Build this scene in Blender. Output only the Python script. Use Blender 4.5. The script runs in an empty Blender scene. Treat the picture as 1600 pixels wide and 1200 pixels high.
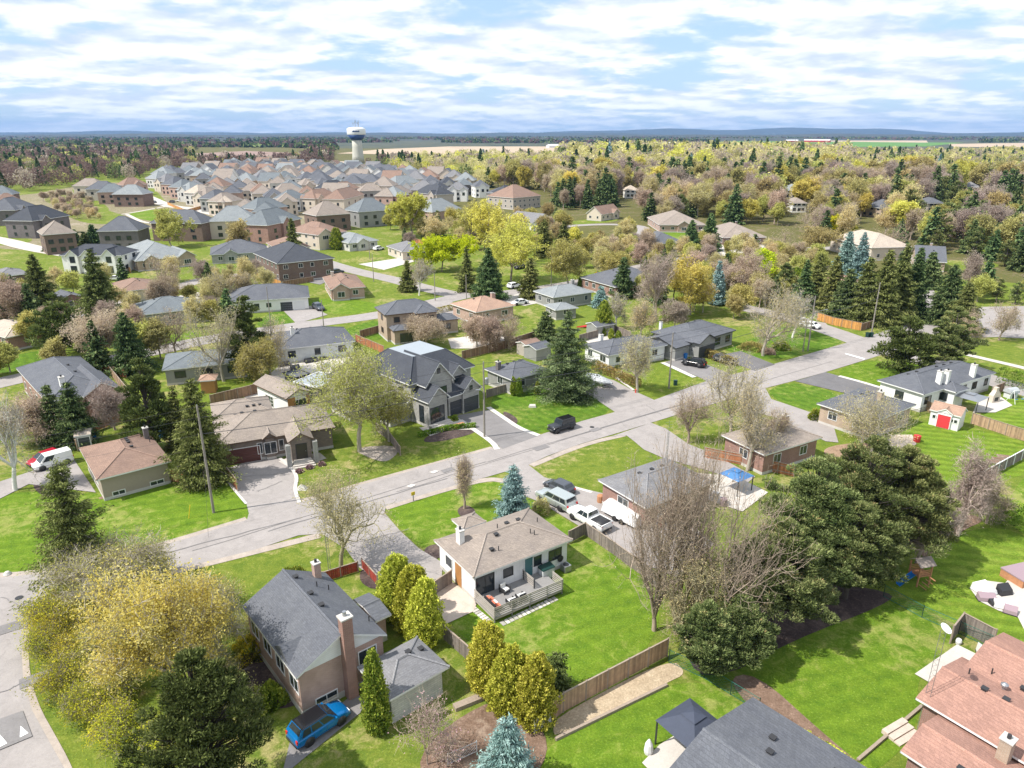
import bpy, math, random
import numpy as np
from math import radians, sin, cos, pi, hypot, atan2
random.seed(7)
RNG = np.random.default_rng(11)
C = bpy.context.scene.collection
SC = bpy.context.scene
# ---------------- camera ----------------
CAM_H, FPX, PITCH = 42.0, 1110.0, radians(19.45)
cam_d = bpy.data.cameras.new('camera'); cam = bpy.data.objects.new('camera', cam_d); C.objects.link(cam)
cam.location = (0, 0, CAM_H); cam.rotation_euler = (pi/2 - PITCH, 0, 0)
cam_d.sensor_fit = 'HORIZONTAL'; cam_d.sensor_width = 36.0; cam_d.lens = FPX/1600*36
cam_d.clip_start = 0.5; cam_d.clip_end = 90000
SC.camera = cam
# ---------------- light: sun and sky ----------------
SUN_EL, SUN_AZ = radians(53), radians(198)      # azimuth: direction towards the sun, counted from +X
sd = bpy.data.lights.new('sun', 'SUN'); sd.energy = 5.0; sd.angle = radians(0.53); sd.color = (1.0, 0.95, 0.87)
so = bpy.data.objects.new('sun', sd); C.objects.link(so)
so.rotation_euler = (0, pi/2 - SUN_EL, SUN_AZ)
SC.view_settings.view_transform = 'Standard'; SC.view_settings.look = 'None'
SC.view_settings.exposure = 0.41; SC.view_settings.gamma = 1.0
try: SC.view_settings.use_curve_mapping = False
except Exception: pass
W = bpy.data.worlds.new('World'); SC.world = W; W.use_nodes = True
nt = W.node_tree; nt.nodes.clear()
def N(t, ty, **kw):
    n = t.nodes.new(ty)
    for k, v in kw.items(): setattr(n, k, v)
    return n
wo = N(nt, 'ShaderNodeOutputWorld'); bg = N(nt, 'ShaderNodeBackground'); bg.inputs['Strength'].default_value = 0.11
sky = N(nt, 'ShaderNodeTexSky'); sky.sky_type = 'NISHITA'; sky.sun_disc = False
sky.sun_elevation = SUN_EL; sky.sun_rotation = pi/2 - SUN_AZ; sky.air_density = 1.0; sky.dust_density = 0.6; sky.ozone_density = 2.0
# cloud deck: noise on a plane overhead, seen in perspective by direction
tc = N(nt, 'ShaderNodeTexCoord'); sp = N(nt, 'ShaderNodeSeparateXYZ'); nt.links.new(tc.outputs['Generated'], sp.inputs[0])
def M_(t, op, a=None, b=None, c=None, clamp=False):
    n = t.nodes.new('ShaderNodeMath'); n.operation = op; n.use_clamp = clamp
    for i, v in enumerate((a, b, c)):
        if v is None: continue
        if isinstance(v, (int, float)): n.inputs[i].default_value = v
        else: t.links.new(v, n.inputs[i])
    return n.outputs[0]
zc = M_(nt, 'MAXIMUM', M_(nt, 'ADD', sp.outputs['Z'], 0.15), 0.03)
cx_ = M_(nt, 'DIVIDE', sp.outputs['X'], zc); cy_ = M_(nt, 'DIVIDE', sp.outputs['Y'], zc)
cb = N(nt, 'ShaderNodeCombineXYZ'); nt.links.new(cx_, cb.inputs[0]); nt.links.new(cy_, cb.inputs[1])
n1 = N(nt, 'ShaderNodeTexNoise'); n1.inputs['Scale'].default_value = 1.05; n1.inputs['Detail'].default_value = 9; n1.inputs['Roughness'].default_value = 0.56; n1.inputs['Distortion'].default_value = 0.35
nt.links.new(cb.outputs[0], n1.inputs['Vector'])
n2 = N(nt, 'ShaderNodeTexNoise'); n2.inputs['Scale'].default_value = 0.8; n2.inputs['Detail'].default_value = 3
nt.links.new(cb.outputs[0], n2.inputs['Vector'])
n3 = N(nt, 'ShaderNodeTexNoise'); n3.inputs['Scale'].default_value = 5.5; n3.inputs['Detail'].default_value = 8; n3.inputs['Roughness'].default_value = 0.6; n3.inputs['Distortion'].default_value = 0.0
nt.links.new(cb.outputs[0], n3.inputs['Vector'])
off = N(nt, 'ShaderNodeVectorMath'); off.operation = 'ADD'; off.inputs[1].default_value = (-0.02, 0.12, 0); nt.links.new(cb.outputs[0], off.inputs[0])
n4 = N(nt, 'ShaderNodeTexNoise'); n4.inputs['Scale'].default_value = 1.7; n4.inputs['Detail'].default_value = 5; n4.inputs['Roughness'].default_value = 0.5; n4.inputs['Distortion'].default_value = 0.12
nt.links.new(off.outputs[0], n4.inputs['Vector'])
n1.inputs['Scale'].default_value = 1.7; n1.inputs['Roughness'].default_value = 0.5; n1.inputs['Distortion'].default_value = 0.12
den = M_(nt, 'ADD', M_(nt, 'ADD', M_(nt, 'MULTIPLY', n1.outputs[0], 0.58), M_(nt, 'MULTIPLY', n2.outputs[0], 0.22)), M_(nt, 'MULTIPLY', n3.outputs[0], 0.21))
cov = N(nt, 'ShaderNodeMapRange'); cov.interpolation_type = 'SMOOTHSTEP'
cov.inputs['From Min'].default_value = 0.405; cov.inputs['From Max'].default_value = 0.515; nt.links.new(den, cov.inputs['Value'])
# shaded side: where the deck is thicker up-sun
thick = N(nt, 'ShaderNodeMapRange'); thick.interpolation_type = 'SMOOTHSTEP'; thick.inputs['From Min'].default_value = -0.12; thick.inputs['From Max'].default_value = 0.15
nt.links.new(M_(nt, 'ADD', M_(nt, 'SUBTRACT', n4.outputs[0], n1.outputs[0]), M_(nt, 'MULTIPLY', M_(nt, 'SUBTRACT', n3.outputs[0], 0.5), -0.25)), thick.inputs['Value'])
ccol = N(nt, 'ShaderNodeMixRGB'); ccol.inputs[1].default_value = (8.6, 8.7, 8.8, 1); ccol.inputs[2].default_value = (5.0, 5.8, 7.1, 1)
nt.links.new(thick.outputs[0], ccol.inputs[0])
hz = N(nt, 'ShaderNodeMapRange'); hz.interpolation_type = 'SMOOTHSTEP'; hz.inputs['From Min'].default_value = 0.0; hz.inputs['From Max'].default_value = 0.05; nt.links.new(sp.outputs['Z'], hz.inputs['Value'])
cf = M_(nt, 'MULTIPLY', cov.outputs[0], M_(nt, 'ADD', M_(nt, 'MULTIPLY', hz.outputs[0], 0.33), 0.64))
sk2 = N(nt, 'ShaderNodeMixRGB'); sk2.inputs[2].default_value = (4.1, 5.8, 7.7, 1); nt.links.new(sky.outputs[0], sk2.inputs[1]); sk2.inputs[0].default_value = 0.7
mx = N(nt, 'ShaderNodeMixRGB'); nt.links.new(cf, mx.inputs[0]); nt.links.new(sk2.outputs[0], mx.inputs[1]); nt.links.new(ccol.outputs[0], mx.inputs[2])
nt.links.new(mx.outputs[0], bg.inputs['Color']); nt.links.new(bg.outputs[0], wo.inputs['Surface'])
SC.cycles.max_bounces = 5; SC.cycles.diffuse_bounces = 2; SC.cycles.glossy_bounces = 2; SC.cycles.transparent_max_bounces = 6
SC.cycles.volume_bounces = 0; SC.cycles.use_fast_gi = False

# ---------------- survey: pixel of the 1600x1200 photo -> point at height z ----------------
def G(px, py, z=0.0):
    u = (px-800)/FPX; v = -(py-600)/FPX
    dy = cos(PITCH)+v*sin(PITCH); dz = -sin(PITCH)+v*cos(PITCH)
    t = (z-CAM_H)/dz
    return (u*t, dy*t)
def toppix(x, y, z):
    c, s = cos(PITCH), sin(PITCH)
    f = y*c-(z-CAM_H)*s; w = y*s+(z-CAM_H)*c
    return 800+FPX*x/f, 600-FPX*w/f
def height_to(x, y, topy):
    lo, hi = 0.0, 90.0
    for _ in range(40):
        m = (lo+hi)/2
        if toppix(x, y, m)[1] > topy: lo = m
        else: hi = m
    return lo

# ---------------- materials ----------------
MATS = {}
def newmat(name):
    m = bpy.data.materials.new(name); m.use_nodes = True; t = m.node_tree; t.nodes.clear()
    o = N(t, 'ShaderNodeOutputMaterial'); b = N(t, 'ShaderNodeBsdfPrincipled'); t.links.new(b.outputs[0], o.inputs[0])
    MATS[name] = m
    return m, t, b
def rgba(c): return (c[0], c[1], c[2], 1)
def srgb(r, g, b):
    f = lambda v: ((v/255+0.055)/1.055)**2.4 if v > 10 else v/255/12.92
    return (f(r), f(g), f(b))
def flat(name, col, rough=0.7, metal=0.0, spec=None, var=0.0, vscale=3.0):
    if name in MATS: return MATS[name]
    m, t, b = newmat(name)
    b.inputs['Base Color'].default_value = rgba(col); b.inputs['Roughness'].default_value = rough; b.inputs['Metallic'].default_value = metal
    if spec is not None: b.inputs['Specular IOR Level'].default_value = spec
    if var > 0: noisy(t, b, [(0.25, [c*(1-var) for c in col]), (0.75, [min(1, c*(1+var)) for c in col])], vscale)
    return m
def ramp(t, stops, fac):
    r = N(t, 'ShaderNodeValToRGB'); e = r.color_ramp.elements
    while len(e) < len(stops): e.new(0.5)
    for i, (p, c) in enumerate(stops): e[i].position = p; e[i].color = rgba(c)
    t.links.new(fac, r.inputs[0]); return r.outputs[0]
def noise(t, scale, detail=4, rough=0.6, coord='Object', vec=None, dist=0.0):
    n = N(t, 'ShaderNodeTexNoise'); n.inputs['Scale'].default_value = scale; n.inputs['Detail'].default_value = detail
    n.inputs['Roughness'].default_value = rough; n.inputs['Distortion'].default_value = dist
    if vec is None:
        c = N(t, 'ShaderNodeTexCoord'); vec = c.outputs[coord]
    t.links.new(vec, n.inputs['Vector']); return n.outputs[0]
def noisy(t, b, stops, scale, detail=5, coord='Object'):
    o = ramp(t, stops, noise(t, scale, detail, 0.65, coord)); t.links.new(o, b.inputs['Base Color']); return o
def mixc(t, fac, a, b, mode='MIX'):
    m = N(t, 'ShaderNodeMixRGB'); m.blend_type = mode
    for i, v in ((0, fac), (1, a), (2, b)):
        if isinstance(v, (int, float)): m.inputs[i].default_value = v
        elif isinstance(v, (tuple, list)): m.inputs[i].default_value = rgba(v)
        else: t.links.new(v, m.inputs[i])
    return m.outputs[0]
def bump(t, b, h, strength=0.4, dist=0.05):
    n = N(t, 'ShaderNodeBump'); n.inputs['Strength'].default_value = strength; n.inputs['Distance'].default_value = dist
    t.links.new(h, n.inputs['Height']); t.links.new(n.outputs[0], b.inputs['Normal'])

def shingle(name, col, var=0.10):
    m, t, b = newmat(name); b.inputs['Roughness'].default_value = 0.9; b.inputs['Specular IOR Level'].default_value = 0.25
    tcn = N(t, 'ShaderNodeTexCoord'); s = N(t, 'ShaderNodeSeparateXYZ'); t.links.new(tcn.outputs['Object'], s.inputs[0])
    # one shingle tab ~0.3 m wide, courses 0.08 m apart in height
    cmb = N(t, 'ShaderNodeCombineXYZ')
    t.links.new(M_(t, 'ADD', s.outputs['X'], s.outputs['Y']), cmb.inputs[0]); t.links.new(M_(t, 'MULTIPLY', s.outputs['Z'], 2.4), cmb.inputs[1])
    br = N(t, 'ShaderNodeTexBrick'); br.inputs['Scale'].default_value = 1.0; br.inputs['Brick Width'].default_value = 0.33; br.inputs['Row Height'].default_value = 0.16
    br.inputs['Mortar Size'].default_value = 0.012; br.inputs['Bias'].default_value = 0.0
    br.inputs['Color1'].default_value = rgba([c*(1-var) for c in col]); br.inputs['Color2'].default_value = rgba([c*(1+var) for c in col]); br.inputs['Mortar'].default_value = rgba([c*0.78 for c in col])
    t.links.new(cmb.outputs[0], br.inputs['Vector'])
    c2 = ramp(t, [(0.3, (0.88, 0.88, 0.9)), (0.7, (1.1, 1.09, 1.07))], noise(t, 0.55, 4))
    c3 = ramp(t, [(0.3, (0.8, 0.8, 0.8)), (0.7, (1.2, 1.2, 1.2))], noise(t, 9, 3, 0.8))
    o = mixc(t, 1.0, mixc(t, 1.0, br.outputs[0], c2, 'MULTIPLY'), c3, 'MULTIPLY'); t.links.new(o, b.inputs['Base Color'])
    bump(t, b, noise(t, 14, 2), 0.5, 0.03)
    return m
def brick(name, c1, c2, mortar, scale=1.0):
    m, t, b = newmat(name); b.inputs['Roughness'].default_value = 0.85
    tcn = N(t, 'ShaderNodeTexCoord'); s = N(t, 'ShaderNodeSeparateXYZ'); t.links.new(tcn.outputs['Object'], s.inputs[0])
    cmb = N(t, 'ShaderNodeCombineXYZ'); t.links.new(M_(t, 'ADD', s.outputs['X'], s.outputs['Y']), cmb.inputs[0]); t.links.new(s.outputs['Z'], cmb.inputs[1])
    br = N(t, 'ShaderNodeTexBrick'); br.inputs['Scale'].default_value = scale; br.inputs['Brick Width'].default_value = 0.3; br.inputs['Row Height'].default_value = 0.1
    br.inputs['Mortar Size'].default_value = 0.012
    br.inputs['Color1'].default_value = rgba(c1); br.inputs['Color2'].default_value = rgba(c2); br.inputs['Mortar'].default_value = rgba(mortar)
    t.links.new(cmb.outputs[0], br.inputs['Vector'])
    o = mixc(t, 1.0, br.outputs[0], ramp(t, [(0.3, (0.85, 0.85, 0.85)), (0.7, (1.12, 1.12, 1.12))], noise(t, 0.9, 5)), 'MULTIPLY')
    t.links.new(o, b.inputs['Base Color']); return m
def siding(name, col, step=0.18, vertical=False, dark=0.72):
    m, t, b = newmat(name); b.inputs['Roughness'].default_value = 0.6
    tcn = N(t, 'ShaderNodeTexCoord'); s = N(t, 'ShaderNodeSeparateXYZ'); t.links.new(tcn.outputs['Object'], s.inputs[0])
    v = M_(t, 'ADD', s.outputs['X'], s.outputs['Y']) if vertical else s.outputs['Z']
    fr = M_(t, 'FRACT', M_(t, 'DIVIDE', v, step))
    o = ramp(t, [(0.0, [c*dark for c in col]), (0.12, col), (1.0, col)], fr)
    o = mixc(t, 1.0, o, ramp(t, [(0.3, (0.9, 0.9, 0.9)), (0.7, (1.06, 1.06, 1.06))], noise(t, 1.3, 5)), 'MULTIPLY')
    t.links.new(o, b.inputs['Base Color']); return m

shingle('shingle_slate', (0.115, 0.122, 0.14)); shingle('shingle_dark', (0.062, 0.068, 0.082)); shingle('shingle_taupe', (0.27, 0.23, 0.20))
shingle('shingle_brown', (0.245, 0.165, 0.13)); shingle('shingle_red', (0.33, 0.19, 0.15)); shingle('shingle_grey', (0.19, 0.19, 0.20)); shingle('shingle_tan', (0.36, 0.24, 0.18))
shingle('shingle_light', (0.235, 0.255, 0.265)); shingle('shingle_teal', (0.155, 0.175, 0.19)); shingle('shingle_cream', (0.42, 0.36, 0.30))
brick('brick_red', (0.30, 0.15, 0.115), (0.24, 0.115, 0.09), (0.33, 0.27, 0.24)); brick('brick_brown', (0.17, 0.105, 0.08), (0.13, 0.08, 0.065), (0.22, 0.18, 0.16))
brick('brick_tan', (0.40, 0.30, 0.22), (0.34, 0.25, 0.18), (0.42, 0.36, 0.3)); brick('brick_pink', (0.42, 0.27, 0.22), (0.36, 0.22, 0.18), (0.45, 0.38, 0.33))
brick('brick_white', (0.66, 0.64, 0.60), (0.60, 0.57, 0.53), (0.5, 0.48, 0.45)); brick('stone_grey', (0.40, 0.39, 0.37), (0.32, 0.31, 0.30), (0.26, 0.26, 0.25), 0.5); brick('brick_darkgrey', (0.15, 0.13, 0.13), (0.11, 0.10, 0.10), (0.2, 0.18, 0.18))
brick('stone_pale', (0.62, 0.60, 0.56), (0.5, 0.49, 0.46), (0.42, 0.42, 0.4), 0.5); brick('stone_brown', (0.24, 0.19, 0.16), (0.18, 0.145, 0.125), (0.2, 0.17, 0.15), 0.6)
siding('siding_white', (0.74, 0.74, 0.74)); siding('siding_grey', (0.27, 0.27, 0.265)); siding('siding_beige', (0.52, 0.46, 0.40)); siding('siding_greige', (0.40, 0.36, 0.32)); siding('siding_pale', (0.58, 0.60, 0.60)); siding('siding_charcoal', (0.05, 0.055, 0.065))
siding('board_white', (0.76, 0.76, 0.77), 0.3, True, 0.8)
siding('wood_panel', (0.42, 0.20, 0.07), 0.2, True); siding('deck_board', (0.25, 0.24, 0.235), 0.14, True, 0.6)
flat('trim_white', (0.72, 0.72, 0.72), 0.5); flat('trim_dark', (0.03, 0.032, 0.036), 0.5); flat('trim_brown', (0.12, 0.075, 0.05), 0.5); flat('white_paint', (0.8, 0.8, 0.8), 0.45)
flat('stucco_taupe', (0.33, 0.275, 0.23), 0.85, var=0.06); flat('stucco_white', (0.76, 0.75, 0.73), 0.85, var=0.05); flat('stucco_beige', (0.55, 0.48, 0.40), 0.85, var=0.06)
flat('glass', (0.025, 0.033, 0.04), 0.06, spec=0.8); flat('glass_light', (0.20, 0.26, 0.28), 0.08, spec=0.8)
flat('garage_white', (0.68, 0.68, 0.67), 0.5); flat('garage_dark', (0.045, 0.05, 0.06), 0.45); flat('garage_brown', (0.10, 0.035, 0.03), 0.45)
flat('door_red', (0.62, 0.045, 0.06), 0.5); flat('door_teal', (0.04, 0.14, 0.16), 0.4); flat('door_dark', (0.04, 0.035, 0.03), 0.4)
flat('metal_grey', (0.35, 0.36, 0.38), 0.4, 0.7); flat('metal_dark', (0.05, 0.05, 0.055), 0.45, 0.4); flat('vent_black', (0.03, 0.03, 0.033), 0.6)
flat('concrete', (0.50, 0.48, 0.45), 0.9, var=0.10, vscale=1.2); flat('roof_white', (0.29, 0.325, 0.36), 0.7, var=0.05, vscale=0.6)
flat('rubber', (0.02, 0.02, 0.02), 0.8); flat('rim', (0.45, 0.46, 0.48), 0.3, 0.8); flat('black_plastic', (0.025, 0.025, 0.028), 0.5)
flat('blue_plastic', (0.01, 0.16, 0.50), 0.45); flat('grey_plastic', (0.2, 0.2, 0.21), 0.5); flat('green_plastic', (0.008, 0.04, 0.035), 0.5)
flat('cushion_white', (0.7, 0.69, 0.66), 0.9); flat('cushion_orange', (0.6, 0.16, 0.09), 0.9); flat('cushion_mauve', (0.3, 0.22, 0.25), 0.9)
flat('awning', (0.045, 0.055, 0.085), 0.8, var=0.1); flat('tarp_blue', (0.05, 0.16, 0.36), 0.6, var=0.3); flat('tarp_grey', (0.38, 0.40, 0.42), 0.6, var=0.1)
flat('fabric_white', (0.66, 0.66, 0.66), 0.85, var=0.08); flat('wood_post', (0.30, 0.24, 0.19), 0.85, var=0.2, vscale=4); flat('wood_cedar', (0.42, 0.20, 0.10), 0.8, var=0.2, vscale=4)
flat('pole_wood', (0.25, 0.225, 0.20), 0.9, var=0.2, vscale=2); flat('hydrant_red', (0.6, 0.05, 0.03), 0.5); flat('sign_yellow', (0.75, 0.5, 0.03), 0.5); flat('wire', (0.05, 0.05, 0.055), 0.6)
flat('tail_red', (0.5, 0.01, 0.01), 0.25); flat('lamp_clear', (0.75, 0.76, 0.78), 0.15); flat('pipe_red', (0.5, 0.03, 0.03), 0.5)
flat('tank_white', (0.74, 0.75, 0.76), 0.5); flat('tank_blue', (0.012, 0.05, 0.17), 0.45); flat('shaft_cream', (0.50, 0.49, 0.43), 0.85)
flat('metal_roof_green', (0.02, 0.33, 0.26), 0.5); flat('metal_roof_white', (0.75, 0.76, 0.78), 0.5); flat('barn_red', (0.42, 0.05, 0.04), 0.7)
flat('paint_blue', (0.0, 0.15, 0.42), 0.22, 0.3, 0.7); flat('paint_white', (0.78, 0.78, 0.78), 0.3); flat('paint_black', (0.012, 0.012, 0.015), 0.2, 0.2, 0.7); flat('paint_silver', (0.52, 0.56, 0.56), 0.25, 0.6)
flat('paint_red', (0.35, 0.01, 0.03), 0.25); flat('paint_grey', (0.10, 0.11, 0.13), 0.25, 0.4); flat('paint_jeep', (0.045, 0.05, 0.06), 0.35, 0.3)

def fence_mat(name, col):
    m, t, b = newmat(name); b.inputs['Roughness'].default_value = 0.9
    a = N(t, 'ShaderNodeAttribute'); a.attribute_name = 'rnd'
    o = ramp(t, [(0, [c*0.68 for c in col]), (1, [min(1, c*1.25) for c in col])], a.outputs['Fac'])
    o = mixc(t, 1.0, o, ramp(t, [(0.3, (0.8, 0.8, 0.8)), (0.7, (1.12, 1.12, 1.12))], noise(t, 2.5, 5)), 'MULTIPLY')
    t.links.new(o, b.inputs['Base Color']); return m
fence_mat('fence_weathered', (0.22, 0.185, 0.165)); fence_mat('fence_tan', (0.40, 0.27, 0.17)); fence_mat('fence_cedar', (0.40, 0.16, 0.075)); fence_mat('fence_brown', (0.25, 0.15, 0.10)); fence_mat('fence_orange', (0.55, 0.27, 0.08)); fence_mat('fence_red', (0.30, 0.045, 0.03)); fence_mat('fence_white', (0.6, 0.6, 0.6)); fence_mat('slab', (0.52, 0.49, 0.45))
fence_mat('fence_green', (0.02, 0.13, 0.10))

def grass(name, lush, mid, dry, dryamt=0.5, stripes=0.0, ang=36):
    m, t, b = newmat(name); b.inputs['Roughness'].default_value = 0.95; b.inputs['Specular IOR Level'].default_value = 0.1
    geo = N(t, 'ShaderNodeNewGeometry'); P = geo.outputs['Position']
    big = noise(t, 0.09, 5, 0.6, vec=P, dist=0.6); medn = noise(t, 0.8, 5, 0.7, vec=P, dist=0.5); fine = noise(t, 6.0, 4, 0.8, vec=P)
    o = ramp(t, [(0.30, lush), (0.62, mid)], medn)
    f = M_(t, 'ADD', M_(t, 'MULTIPLY', big, 0.55), M_(t, 'MULTIPLY', medn, 0.45))
    mr = N(t, 'ShaderNodeMapRange'); mr.interpolation_type = 'SMOOTHSTEP'; mr.inputs['From Min'].default_value = 0.50; mr.inputs['From Max'].default_value = 0.63; mr.inputs['To Max'].default_value = dryamt
    t.links.new(f, mr.inputs['Value']); o = mixc(t, mr.outputs[0], o, dry)
    fl = N(t, 'ShaderNodeMapRange'); fl.inputs['From Min'].default_value = 0.60; fl.inputs['From Max'].default_value = 0.72; fl.inputs['To Max'].default_value = 0.5
    t.links.new(fine, fl.inputs['Value']); o = mixc(t, fl.outputs[0], o, [c*1.5 for c in dry])
    if stripes > 0:
        s = N(t, 'ShaderNodeSeparateXYZ'); t.links.new(P, s.inputs[0]); a = radians(ang)
        v = M_(t, 'ADD', M_(t, 'MULTIPLY', s.outputs['X'], sin(a)), M_(t, 'MULTIPLY', s.outputs['Y'], -cos(a)))
        w = M_(t, 'SINE', M_(t, 'ADD', M_(t, 'MULTIPLY', v, 3.6), M_(t, 'MULTIPLY', medn, 2.0)))
        o = mixc(t, 1.0, o, ramp(t, [(0.2, (1-stripes,)*3), (0.8, (1+stripes,)*3)], M_(t, 'ADD', M_(t, 'MULTIPLY', w, 0.5), 0.5)), 'MULTIPLY')
    o = mixc(t, 1.0, o, ramp(t, [(0.25, (0.62, 0.62, 0.62)), (0.75, (1.35, 1.35, 1.35))], fine), 'MULTIPLY')
    t.links.new(o, b.inputs['Base Color']); bump(t, b, fine, 0.8, 0.08); return m
grass('grass_lush', (0.075, 0.145, 0.012), (0.135, 0.215, 0.018), (0.28, 0.28, 0.09), 0.7, 0.05, 20)
grass('grass_worn', (0.085, 0.14, 0.015), (0.155, 0.20, 0.025), (0.34, 0.29, 0.12), 0.9, 0.06, 60)
grass('grass_deep', (0.055, 0.12, 0.012), (0.105, 0.185, 0.018), (0.26, 0.26, 0.08), 0.55, 0.08, 126)
grass('grass_mown', (0.09, 0.16, 0.015), (0.15, 0.225, 0.022), (0.24, 0.27, 0.06), 0.35, 0.12, -15)
grass('grass_rough', (0.085, 0.14, 0.018), (0.165, 0.205, 0.03), (0.33, 0.28, 0.13), 0.8)
grass('grass_dry', (0.10, 0.15, 0.025), (0.20, 0.21, 0.06), (0.36, 0.28, 0.16), 0.9)
grass('woodland_floor', (0.075, 0.095, 0.022), (0.13, 0.115, 0.045), (0.20, 0.155, 0.10), 0.9)
grass('soil', (0.14, 0.09, 0.062), (0.23, 0.155, 0.115), (0.33, 0.26, 0.20), 0.7)
grass('chips', (0.36, 0.28, 0.19), (0.46, 0.37, 0.26), (0.55, 0.46, 0.34), 0.6)
grass('mulch', (0.055, 0.04, 0.04), (0.10, 0.075, 0.07), (0.2, 0.15, 0.12), 0.4)
grass('scrub', (0.24, 0.16, 0.11), (0.33, 0.23, 0.16), (0.30, 0.27, 0.10), 0.6)
grass('yard', (0.14, 0.14, 0.06), (0.26, 0.22, 0.15), (0.36, 0.30, 0.24), 0.8)
def paving(name, col, var=0.15, crack=True, coarse=0.25):
    m, t, b = newmat(name); b.inputs['Roughness'].default_value = 0.92; b.inputs['Specular IOR Level'].default_value = 0.2
    geo = N(t, 'ShaderNodeNewGeometry'); P = geo.outputs['Position']
    o = ramp(t, [(0.3, [c*(1-var) for c in col]), (0.7, [c*(1+var) for c in col])], noise(t, coarse, 6, 0.7, vec=P, dist=0.8))
    o = mixc(t, 1.0, o, ramp(t, [(0.3, (0.9, 0.9, 0.9)), (0.7, (1.1, 1.1, 1.1))], noise(t, 7, 4, 0.8, vec=P)), 'MULTIPLY')
    if crack:
        v = N(t, 'ShaderNodeTexVoronoi'); v.feature = 'DISTANCE_TO_EDGE'; v.inputs['Scale'].default_value = 0.16
        wv = N(t, 'ShaderNodeTexNoise'); wv.inputs['Scale'].default_value = 0.7; wv.inputs['Detail'].default_value = 5; t.links.new(P, wv.inputs['Vector'])
        ad = N(t, 'ShaderNodeVectorMath'); ad.operation = 'MULTIPLY_ADD'; t.links.new(wv.outputs['Color'], ad.inputs[0]); ad.inputs[1].default_value = (3.5, 3.5, 0); t.links.new(P, ad.inputs[2])
        t.links.new(ad.outputs[0], v.inputs['Vector'])
        k = N(t, 'ShaderNodeMapRange'); k.inputs['From Min'].default_value = 0.0; k.inputs['From Max'].default_value = 0.012; k.inputs['To Min'].default_value = 0.22; k.inputs['To Max'].default_value = 0.0
        t.links.new(v.outputs['Distance'], k.inputs['Value']); o = mixc(t, k.outputs[0], o, [c*0.45 for c in col])
    t.links.new(o, b.inputs['Base Color']); return m
paving('asphalt_pale', (0.305, 0.28, 0.27), 0.12, coarse=0.5); paving('asphalt_drive', (0.20, 0.19, 0.19), 0.14); paving('asphalt_dark', (0.15, 0.145, 0.15), 0.15); paving('asphalt_mid', (0.21, 0.20, 0.20), 0.14)
paving('gravel', (0.36, 0.31, 0.27), 0.2, False, 0.8); paving('patio_pale', (0.50, 0.465, 0.425), 0.08, False); paving('patio_pink', (0.50, 0.42, 0.36), 0.14, False, 0.9); paving('kerb_concrete', (0.56, 0.53, 0.50), 0.06, False)
paving('field_tan', (0.42, 0.33, 0.24), 0.15, False, 0.01); paving('field_green', (0.10, 0.21, 0.05), 0.15, False, 0.01); paving('field_plough', (0.27, 0.19, 0.16), 0.15, False, 0.01)

def foliage(name, stops, rough=0.75, trans=0.5, inst=0.16):
    m = bpy.data.materials.new(name); m.use_nodes = True; t = m.node_tree; t.nodes.clear(); MATS[name] = m
    o = N(t, 'ShaderNodeOutputMaterial'); a = N(t, 'ShaderNodeAttribute'); a.attribute_name = 'rnd'
    c = ramp(t, stops, a.outputs['Fac'])
    oi = N(t, 'ShaderNodeObjectInfo'); hs = N(t, 'ShaderNodeHueSaturation')
    t.links.new(c, hs.inputs['Color'])
    t.links.new(M_(t, 'ADD', M_(t, 'MULTIPLY', oi.outputs['Random'], inst*2), 1-inst), hs.inputs['Value'])
    t.links.new(M_(t, 'ADD', M_(t, 'MULTIPLY', M_(t, 'FRACT', M_(t, 'MULTIPLY', oi.outputs['Random'], 7.31)), 0.04), 0.48), hs.inputs['Hue'])
    d = N(t, 'ShaderNodeBsdfDiffuse'); tr = N(t, 'ShaderNodeBsdfTranslucent'); mx = N(t, 'ShaderNodeMixShader'); mx.inputs[0].default_value = trans
    t.links.new(hs.outputs[0], d.inputs[0]); t.links.new(hs.outputs[0], tr.inputs[0]); t.links.new(d.outputs[0], mx.inputs[1]); t.links.new(tr.outputs[0], mx.inputs[2]); t.links.new(mx.outputs[0], o.inputs[0])
    return m
foliage('leaf_yellow', [(0, (0.34, 0.30, 0.07)), (0.5, (0.62, 0.56, 0.13)), (1, (0.86, 0.80, 0.25))])
foliage('leaf_gold', [(0, (0.24, 0.20, 0.09)), (0.5, (0.44, 0.38, 0.16)), (1, (0.68, 0.60, 0.28))])
foliage('leaf_acid', [(0, (0.300, 0.360, 0.020)), (0.5, (0.600, 0.640, 0.030)), (1, (0.850, 0.840, 0.060))])
foliage('leaf_forsythia', [(0, (0.17, 0.20, 0.03)), (0.45, (0.42, 0.42, 0.06)), (1, (0.90, 0.78, 0.06))])
foliage('leaf_lemon', [(0, (0.50, 0.43, 0.09)), (0.5, (0.88, 0.79, 0.18)), (1, (0.97, 0.93, 0.42))])
foliage('leaf_olive', [(0, (0.25, 0.24, 0.07)), (0.5, (0.48, 0.46, 0.14)), (1, (0.72, 0.69, 0.26))])
foliage('leaf_bud', [(0, (0.366, 0.305, 0.159)), (0.5, (0.610, 0.525, 0.268)), (1, (0.830, 0.732, 0.390))])
foliage('leaf_pink', [(0, (0.33, 0.25, 0.19)), (0.5, (0.52, 0.415, 0.31)), (1, (0.70, 0.58, 0.44))])
foliage('leaf_mauve', [(0, (0.25, 0.20, 0.17)), (0.5, (0.41, 0.335, 0.28)), (1, (0.57, 0.48, 0.41))])
foliage('needle_spruce', [(0, (0.018, 0.035, 0.016)), (0.5, (0.07, 0.115, 0.045)), (1, (0.24, 0.30, 0.12))], trans=0.15)
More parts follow.
